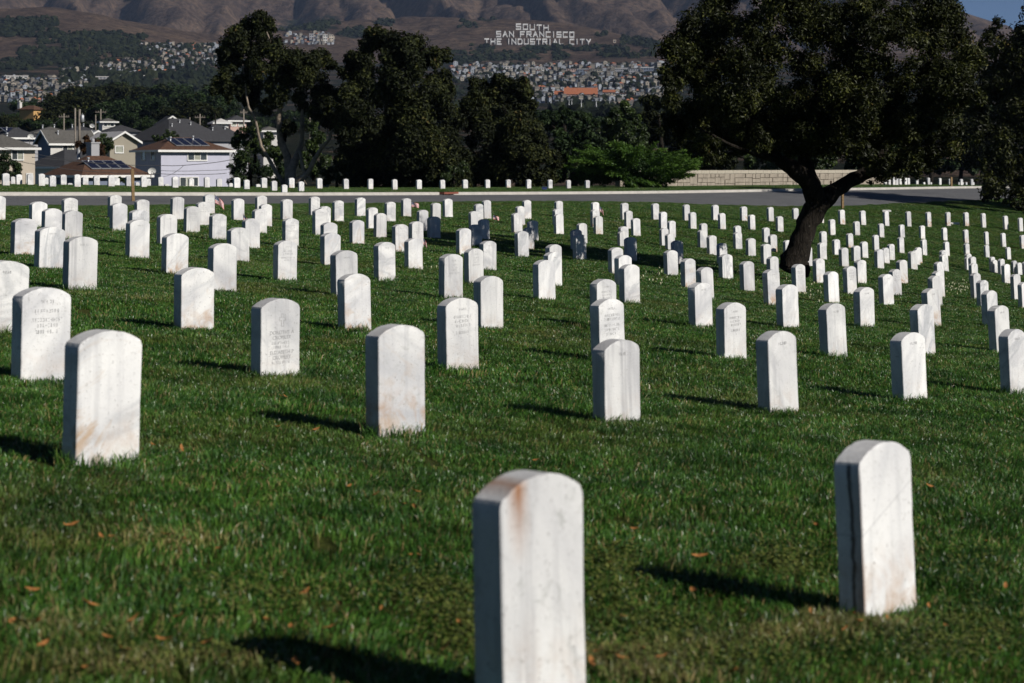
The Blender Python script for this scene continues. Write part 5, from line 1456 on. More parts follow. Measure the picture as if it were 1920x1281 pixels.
t4 = [(700, 82, 26), (722, 78, 20), (742, 96, 34), (790, 104, 32), (822, 110, 22), (668, 128, 26), (652, 140, 18), (692, 132, 38), (758, 140, 42), (822, 150, 28), (838, 170, 14), (682, 186, 42), (740, 196, 52), (800, 200, 44), (838, 205, 28), (850, 250, 28), (700, 256, 52), (772, 266, 54), (830, 288, 42),
      (690, 318, 36), (760, 322, 44), (826, 322, 36), (652, 256, 22), (655, 300, 30), (866, 290, 20), (660, 338, 20), (720, 340, 24), (800, 342, 22), (864, 330, 22)]
tree('dense_tree', 'massive dense dark cypress, broadest of the row behind the headstones', 750, 122.0, t4, 120000, 0.24, 'leaf_cypress', depth=3.2, per=10, frac=0.5, seed=22, aspect=0.5, shell=0.1,
     limbs=[[(750, 354, .5, 0), (752, 300, .4, 0), (745, 220, .28, 0), (740, 120, .1, 0)]])
t5 = [(898, 166, 20), (938, 162, 22), (972, 172, 24), (888, 198, 24), (940, 205, 40), (984, 206, 20), (896, 248, 38), (958, 252, 44), (998, 250, 26), (1018, 280, 24), (900, 306, 38), (958, 312, 44), (1010, 312, 34), (1040, 300, 16), (880, 335, 20), (930, 338, 24), (990, 338, 24), (1030, 330, 18), (915, 180, 22)]
tree('dense_tree', 'brownish rounded cypress right of the massive dark one', 945, 128.0, t5, 88000, 0.24, 'leaf_cypress', depth=2.8, per=10, frac=0.5, seed=23, aspect=0.5, shell=0.1, tint_c=None,
     limbs=[[(945, 352, .4, 0), (950, 300, .3, 0), (945, 200, .12, 0)]])
tree('umbrella_pine', 'flat topped green pine beyond the brownish cypress', 1062, 182.0, [(1018, 226, 15), (1035, 218, 16), (1058, 213, 17), (1082, 216, 16), (1102, 224, 14), (1116, 232, 9), (1045, 232, 16), (1075, 232, 16), (1030, 240, 9), (1096, 236, 10)], 16000, 0.28, 'leaf_pine', depth=2.5, seed=24, flat=.6,
     limbs=[[(1062, 300, .28, 0), (1060, 260, .22, 0), (1058, 232, .15, 0)], [(1060, 258, .12, 0), (1085, 238, .08, 0)], [(1060, 255, .12, 0), (1035, 236, .08, 0)]])
tree('broadleaf_tree', 'rounded green broadleaf tree with sunlit top, right of the pine', 1160, 150.0, [(1168, 208, 17), (1150, 222, 18), (1185, 224, 16), (1140, 245, 20), (1172, 246, 24), (1196, 250, 16), (1132, 270, 20), (1165, 275, 26), (1196, 280, 20), (1205, 262, 12)], 22000, 0.24, 'leaf_broad', depth=2.2, seed=25,
     limbs=[[(1160, 345, .22, 0), (1163, 280, .18, 0), (1165, 225, .08, 0)]])
tree('dense_tree', 'olive dark tree between the broadleaf tree and the big tree', 1222, 165.0, [(1215, 195, 16), (1238, 190, 20), (1262, 200, 24), (1228, 225, 24), (1262, 240, 28), (1290, 225, 30), (1235, 262, 24), (1275, 275, 28), (1310, 262, 30)], 26000, 0.28, 'leaf_cypress', depth=3, seed=26,
     limbs=[[(1240, 345, .25, 0), (1240, 280, .2, 0), (1235, 215, .08, 0)]])
for nm, lab, bx, d, cl, n, mt in (
    ('dense_tree', 'low dark tree filling the gap below the umbrella pine', 1075, 140, [(1050, 262, 18), (1075, 270, 22), (1100, 262, 20), (1120, 280, 22), (1060, 295, 22), (1095, 300, 24), (1045, 320, 20), (1085, 325, 22), (1120, 310, 20)], 10000, 'leaf_pine'),
    ('dense_tree', 'dark tree behind the left part of the stone wall', 1330, 150, [(1300, 250, 26), (1335, 245, 30), (1370, 250, 30), (1310, 285, 26), (1350, 285, 28), (1390, 275, 28), (1325, 312, 18), (1365, 312, 18), (1290, 312, 16)], 12000, 'leaf_cypress'),
    ('dense_tree', 'dark tree behind the middle of the stone wall', 1450, 155, [(1420, 250, 30), (1460, 245, 34), (1500, 250, 34), (1420, 285, 28), (1460, 290, 26), (1500, 285, 28), (1405, 308, 14), (1440, 312, 14), (1490, 312, 16), (1540, 260, 34), (1545, 298, 24)], 14000, 'leaf_broad'),
    ('dense_tree', 'dark tree behind the right end of the stone wall', 1610, 150, [(1580, 240, 34), (1625, 245, 36), (1660, 265, 34), (1590, 285, 26), (1630, 295, 26), (1665, 310, 18), (1650, 330, 12), (1595, 312, 14)], 12000, 'leaf_pine'),
    ('dense_tree', 'broad dark tree over the distant headstones at right', 1745, 250, [(1690, 240, 30), (1730, 235, 34), (1775, 240, 34), (1810, 260, 34), (1690, 275, 26), (1735, 280, 24), (1775, 280, 18), (1820, 290, 18), (1850, 280, 30), (1690, 302, 14), (1715, 300, 12)], 12000, 'leaf_cypress'),
    ('dense_tree', 'dark tree between the distant headstones and the right edge tree', 1850, 190, [(1800, 250, 30), (1830, 230, 36), (1850, 270, 34), (1800, 285, 20), (1830, 300, 22), (1855, 310, 26), (1790, 225, 26)], 10000, 'leaf_cypress'),
    ('dense_tree', 'low dark tree on the far bank above the small distant ranks', 1800, 262, [(1760, 312, 14), (1785, 306, 16), (1810, 302, 18), (1838, 306, 18), (1858, 314, 16), (1740, 316, 12), (1715, 318, 12), (1825, 318, 12)], 8000, 'leaf_pine'),
    ('dense_tree', 'farther dark tree beyond the distant headstones at right', 1700, 270, [(1660, 300, 20), (1690, 310, 16), (1720, 305, 16), (1750, 300, 14), (1660, 320, 16), (1640, 290, 26)], 6000, 'leaf_cypress')):
    top = min(c[1] for c in cl)
    tree(nm, lab, bx, d, cl, int(n * 1.6), 0.0021 * d, mt, depth=2.5, shell=.1, frac=.5, seed=int(bx + d), limbs=[[(bx, 350, .3, 0), (bx + 4, 300, .22, 0), (bx, top + 30, .08, 0)]])

# bright layered juniper in front of the wall: drooping sprays on near-horizontal branches
JD = 117.0
jun = empty('spreading_juniper', (at(1190, JD), JD, gz(at(1190, JD), JD)))
tag(jun, 'bright green spreading juniper with layered branches in front of the stone wall', 'shrub')
g = np.random.default_rng(77)
V, Q, T, nb = [], [], [], 0
def jbranch(ax, ay, bx, by, dz, w, n):
    """a flat spray from picture point a to b"""
    global nb
    a, b = np.array(at(ax, JD + dz, ay)), np.array(at(bx, JD + dz * 1.4 - .3, by))
    t = g.random(n) ** 0.8
    p = a + (b - a) * t[:, None]
    wid = w * (0.35 + 0.65 * np.sin(np.pi * np.clip(t * .9 + .1, 0, 1)))
    p = p + np.stack([g.normal(size=n) * wid * .6, g.normal(size=n) * wid, g.normal(size=n) * wid * .28 - .25 * np.abs(g.normal(size=n)) * wid], 1)
    ax_ = (b - a) / np.linalg.norm(b - a)
    dr = ax_ + g.normal(size=(n, 3)) * .55 + np.array([0, 0, -.25])
    dr /= np.linalg.norm(dr, axis=1)[:, None]
    nr = np.array([0, 0, 1.0]) + g.normal(size=(n, 3)) * .5
    bb_ = np.cross(nr, dr)
    bb_ /= np.linalg.norm(bb_, axis=1)[:, None] + 1e-9
    L = (.10 + .13 * g.random(n))[:, None]
    v = np.stack([p, p + dr * L * .5 + bb_ * L * .16, p + dr * L, p + dr * L * .5 - bb_ * L * .16], 1).reshape(-1, 3)
    V.append(v)
    Q.append(np.arange(n * 4).reshape(-1, 4) + nb)
    nb += n * 4
    T.append(np.repeat(np.clip(.15 + .6 * t + .3 * (g.random(n) - .5), 0, .97), 4))
spr = [(1170, 330, 1066, 318), (1175, 325, 1075, 305), (1180, 318, 1092, 295), (1185, 310, 1100, 283), (1185, 300, 1120, 276), (1190, 295, 1140, 268), (1192, 292, 1165, 272), (1190, 300, 1200, 278), (1195, 305, 1225, 284), (1200, 310, 1245, 278),
       (1205, 315, 1262, 290), (1210, 320, 1285, 300), (1212, 325, 1305, 306), (1215, 330, 1300, 318), (1215, 335, 1285, 328), (1210, 335, 1262, 338), (1200, 330, 1240, 345), (1190, 330, 1215, 346), (1175, 332, 1180, 344), (1165, 330, 1130, 325), (1170, 325, 1115, 312),
       (1180, 315, 1140, 298), (1190, 312, 1170, 292), (1205, 318, 1225, 302), (1215, 322, 1262, 310), (1190, 322, 1150, 320), (1200, 324, 1235, 325), (1160, 335, 1085, 325)]
spr += [(1180, 300, 1085, 288), (1178, 308, 1068, 300), (1200, 306, 1282, 288), (1208, 314, 1308, 296), (1186, 296, 1150, 266), (1212, 330, 1312, 312)]
for k, (a, b, c, d_) in enumerate(spr * 3):
    jbranch(a + g.normal() * 8, b + g.normal() * 4, c + g.normal() * 9, d_ + g.normal() * 4, g.uniform(-1.3, 1.0), .17 + .10 * g.random(), 430)
# inner body, its shadow put into a darker leaf tint
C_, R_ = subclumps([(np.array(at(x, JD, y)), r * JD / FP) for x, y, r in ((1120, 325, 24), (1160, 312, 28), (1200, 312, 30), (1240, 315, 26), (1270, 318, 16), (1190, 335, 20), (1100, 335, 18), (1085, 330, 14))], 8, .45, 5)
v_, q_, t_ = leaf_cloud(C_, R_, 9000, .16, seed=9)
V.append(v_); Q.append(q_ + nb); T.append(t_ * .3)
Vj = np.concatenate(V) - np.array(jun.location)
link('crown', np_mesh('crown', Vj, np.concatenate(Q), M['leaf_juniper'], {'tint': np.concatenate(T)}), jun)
mb = MB()
for k, (a, b, c, d_) in enumerate(spr[::3]):
    p0 = Vector(at(1192, JD, 350)) - jun.location
    p1 = Vector(at(a, JD, b)) - jun.location
    p2 = Vector(at((a + c) / 2, JD, (b + d_) / 2)) - jun.location
    mb.tube([p0, p1, p2], [.07, .05, .02], 6)
mb.build('trunk', M['bark'], jun)

# shrubs round the cypress foot and by the houses
for nm, lab, bx, d, cl, n, sz, mt in (
    ('leafy_shrub', 'bright green leafy shrub between lavender house and cypress stems', 478, 140, [(455, 252, 14), (478, 248, 14), (500, 258, 14), (445, 270, 14), (470, 272, 18), (500, 280, 16), (518, 290, 14), (455, 292, 16)], 6500, .2, 'leaf_broad'),
    ('leafy_shrub', 'green ivy clad shrub behind the right cypress stem', 588, 138, [(580, 238, 14), (592, 255, 16), (582, 275, 18), (600, 285, 16), (575, 300, 16), (598, 310, 18), (580, 325, 14), (612, 300, 12)], 6500, .2, 'leaf_broad'),
    ('dark_shrub', 'dark shrub filling the shade under the cypress, beside lavender house', 470, 150, [(450, 300, 18), (470, 310, 22), (500, 315, 22), (530, 320, 20), (455, 330, 20), (490, 335, 20), (525, 340, 16), (440, 315, 14), (440, 340, 14), (520, 290, 16)], 7000, .2, 'leaf_pine'),
    ('leafy_shrub', 'yellow green low bush at the foot of the dense trees', 632, 126, [(620, 328, 14), (638, 335, 12), (655, 322, 14), (612, 342, 10), (642, 316, 10)], 4500, .15, 'leaf_broad'),
    ('leafy_shrub', 'yellowish low foliage under the massive cypress at its right foot', 850, 119, [(846, 320, 12), (866, 310, 12), (836, 332, 10), (872, 322, 8)], 3500, .14, 'leaf_broad'),
    ('dark_shrub', 'dark shrub at the left edge in front of the cream house', 12, 150, [(-5, 312, 20), (15, 302, 16), (28, 318, 14), (5, 332, 20), (32, 332, 10), (-20, 330, 20)], 7000, .17, 'leaf_pine'),
    ('russet_bush', 'reddish brown bush in front of the pale gabled house', 165, 207, [(150, 274, 10), (162, 268, 10), (176, 270, 11), (188, 276, 9), (155, 284, 10), (172, 284, 12), (188, 286, 8)], 6000, .2, 'leaf_rust'),
    ('garden_tree', 'small dark green tree beside the beige clapboard gable', 197, 220, [(197, 258, 9), (190, 266, 9), (204, 266, 9), (186, 274, 8), (200, 276, 11), (208, 276, 6), (196, 284, 9)], 6000, .19, 'leaf_broad'),
    ('garden_tree', 'yellow green shrub peeking above the lavender house roof, left', 296, 246, [(290, 258, 6), (300, 260, 7), (308, 256, 6)], 2200, .2, 'leaf_broad'),
    ('garden_tree', 'spiky green shrub above the lavender house roof ridge', 318, 246, [(318, 250, 8), (326, 254, 7), (316, 258, 8), (330, 258, 6)], 2200, .2, 'leaf_broad'),
    ('garden_tree', 'small conical dark conifer among the charcoal roofs', 274, 300, [(274, 222, 4), (274, 228, 6), (273, 235, 8), (275, 241, 9)], 3500, .26, 'leaf_pine'),
    ('garden_tree', 'pale olive rounded tree behind the charcoal roofs', 340, 330, [(335, 220, 6), (343, 222, 6), (330, 226, 5), (346, 228, 5), (338, 230, 6)], 3000, .3, 'leaf_cypress'),
    ('garden_tree', 'thin olive tree close left of the cypress', 404, 300, [(404, 208, 7), (400, 218, 6), (410, 214, 6), (396, 204, 5), (412, 204, 4)], 2500, .28, 'leaf_cypress'),
    ('hedge', 'low hedge hiding the porch beside the brown roof', 236, 160, [(224, 338, 6), (234, 340, 5), (214, 342, 5)], 1800, .14, 'leaf_pine')):
    tree(nm, lab, bx, d, cl, n, sz, mt, depth=1.6, seed=int(bx * 3 + d), cat='shrub' if 'shrub' in nm or 'bush' in nm or nm == 'hedge' else 'tree',
         limbs=[[(bx, max(c[1] for c in cl) + 14, .12, 0), (bx, cl[0][1] + 4, .05, 0)]])

# belt of dark cypresses beyond the roofs: a few crowns, repeated
protos = []
for k in range(5):
    g = np.random.default_rng(300 + k)
    cl = []
    for i in range(13):
        z = 2.2 + 6.8 * g.random()
        r = 3.6 * (1 - ((z - 5.0) / 7.5) ** 2) * (0.35 + .65 * g.random())
        a = g.random() * 6.28
        cl.append((np.array([r * math.cos(a), r * math.sin(a), z]), 1.1 + 1.1 * g.random()))
    me = crown_mesh('crown', cl, 4200, 0.62, M['leaf_cypress' if k % 2 else 'leaf_pine'], 6, .5, 400 + k, .55)
    mb = MB()
    mb.tube([(0, 0, -1), (.1, 0, 3), (0, .1, 7)], [.4, .3, .1], 8)
    protos.append((me, mb.mesh('trunk', M['bark'])))
def far_tree(px, base_y, h_px, d, k, wide, label, group):
    x = at(px, d)
    z0 = max(gz(x, d), EYE + (HORIZON - base_y) * d / FP - 1.5) if base_y else gz(x, d)
    s = h_px * d / FP / 9.6
    root = empty('cypress_tree', (x, d, gz(x, d)), rng.random() * 6.28)
    root.scale = (s * wide, s * wide, s)
    tag(root, label, 'tree', group)
    link('crown', protos[k][0], root)
    link('trunk', protos[k][1], root)
RANK = ('nearest', 'second', 'third', 'farthest')
belt = 'dark trees filling the valley beyond the roofs'
g = np.random.default_rng(8)
for row, (d, y0, hp) in enumerate(((470, 0, 78), (560, 0, 74), (680, 0, 70), (820, 0, 62))):
    n = (11, 14, 15, 16)[row]
    for i in range(n):
        px = 60 + (380 - 10) * (i + .5) / n + g.normal() * 6
        if row >= 2 and px < 115: continue
        if row == 0 and 30 < px < 88: px += 62
        far_tree(px, None, hp * (.75 + .5 * g.random()), d * (1 + g.normal() * .03), int(g.integers(5)), .9 + .55 * g.random(), f'dark spreading cypress, {ORD[i + 1]} from the left in the {RANK[row]} rank of the tree belt', belt)
for n_, (px, d, hp, w) in enumerate(((20, 420, 48, 1.5), (2, 470, 60, 1.4), (45, 520, 52, 1.5), (100, 400, 34, 1.5), (-25, 430, 50, 1.5), (62, 640, 40, 1.6), (118, 640, 50, 1.3), (88, 405, 78, 1.0), (72, 400, 60, 1.1), (50, 408, 58, 1.2), (28, 412, 62, 1.1), (8, 402, 66, 1.1), (110, 400, 60, 1.1))):
    far_tree(px, None, hp, d, int(px) % 5, w, f'dark tree round the ochre house, number {ORD[n_ + 1]} of the clump there', 'dark trees round the ochre house')
for i in range(12):
    far_tree(400 + i * 20 + g.normal() * 5, None, 34 + 22 * g.random(), 560 + 180 * g.random(), int(g.integers(5)), 1.2 + .5 * g.random(), f'dark tree glimpsed behind the tall ragged cypress, {ORD[i + 1]} from the left', 'dark trees behind the ragged cypress')
for i in range(26):
    far_tree(1000 + i * 33 + g.normal() * 8, None, 40 + 22 * g.random(), 400 + 200 * g.random(), int(g.integers(5)), 1.3 + .5 * g.random(), f'dark tree in the valley behind the wall and the pine, {ORD[i + 1]} from the left', 'dark trees in the valley behind the wall')
# low-lying woods of the valley floor as one mass
sm = sample_region(420, [(120, 142, 420, 215), (820, 205, 1000, 240), (1040, 205, 1250, 232), (420, 90, 540, 200)], 5, 4, 31, 420, 2600)
g = np.random.default_rng(6)
blob_field('valley_woods', 'dark woods covering the valley floor in front of the terraces', [(at(x, d), d, gz(at(x, d), d) + 2.0) for x, y, d in sm], [(3.0 + 3.5 * g.random()) * (d / 1500) ** .4 for x, y, d in sm], M['leaf_far'], 7, .9)

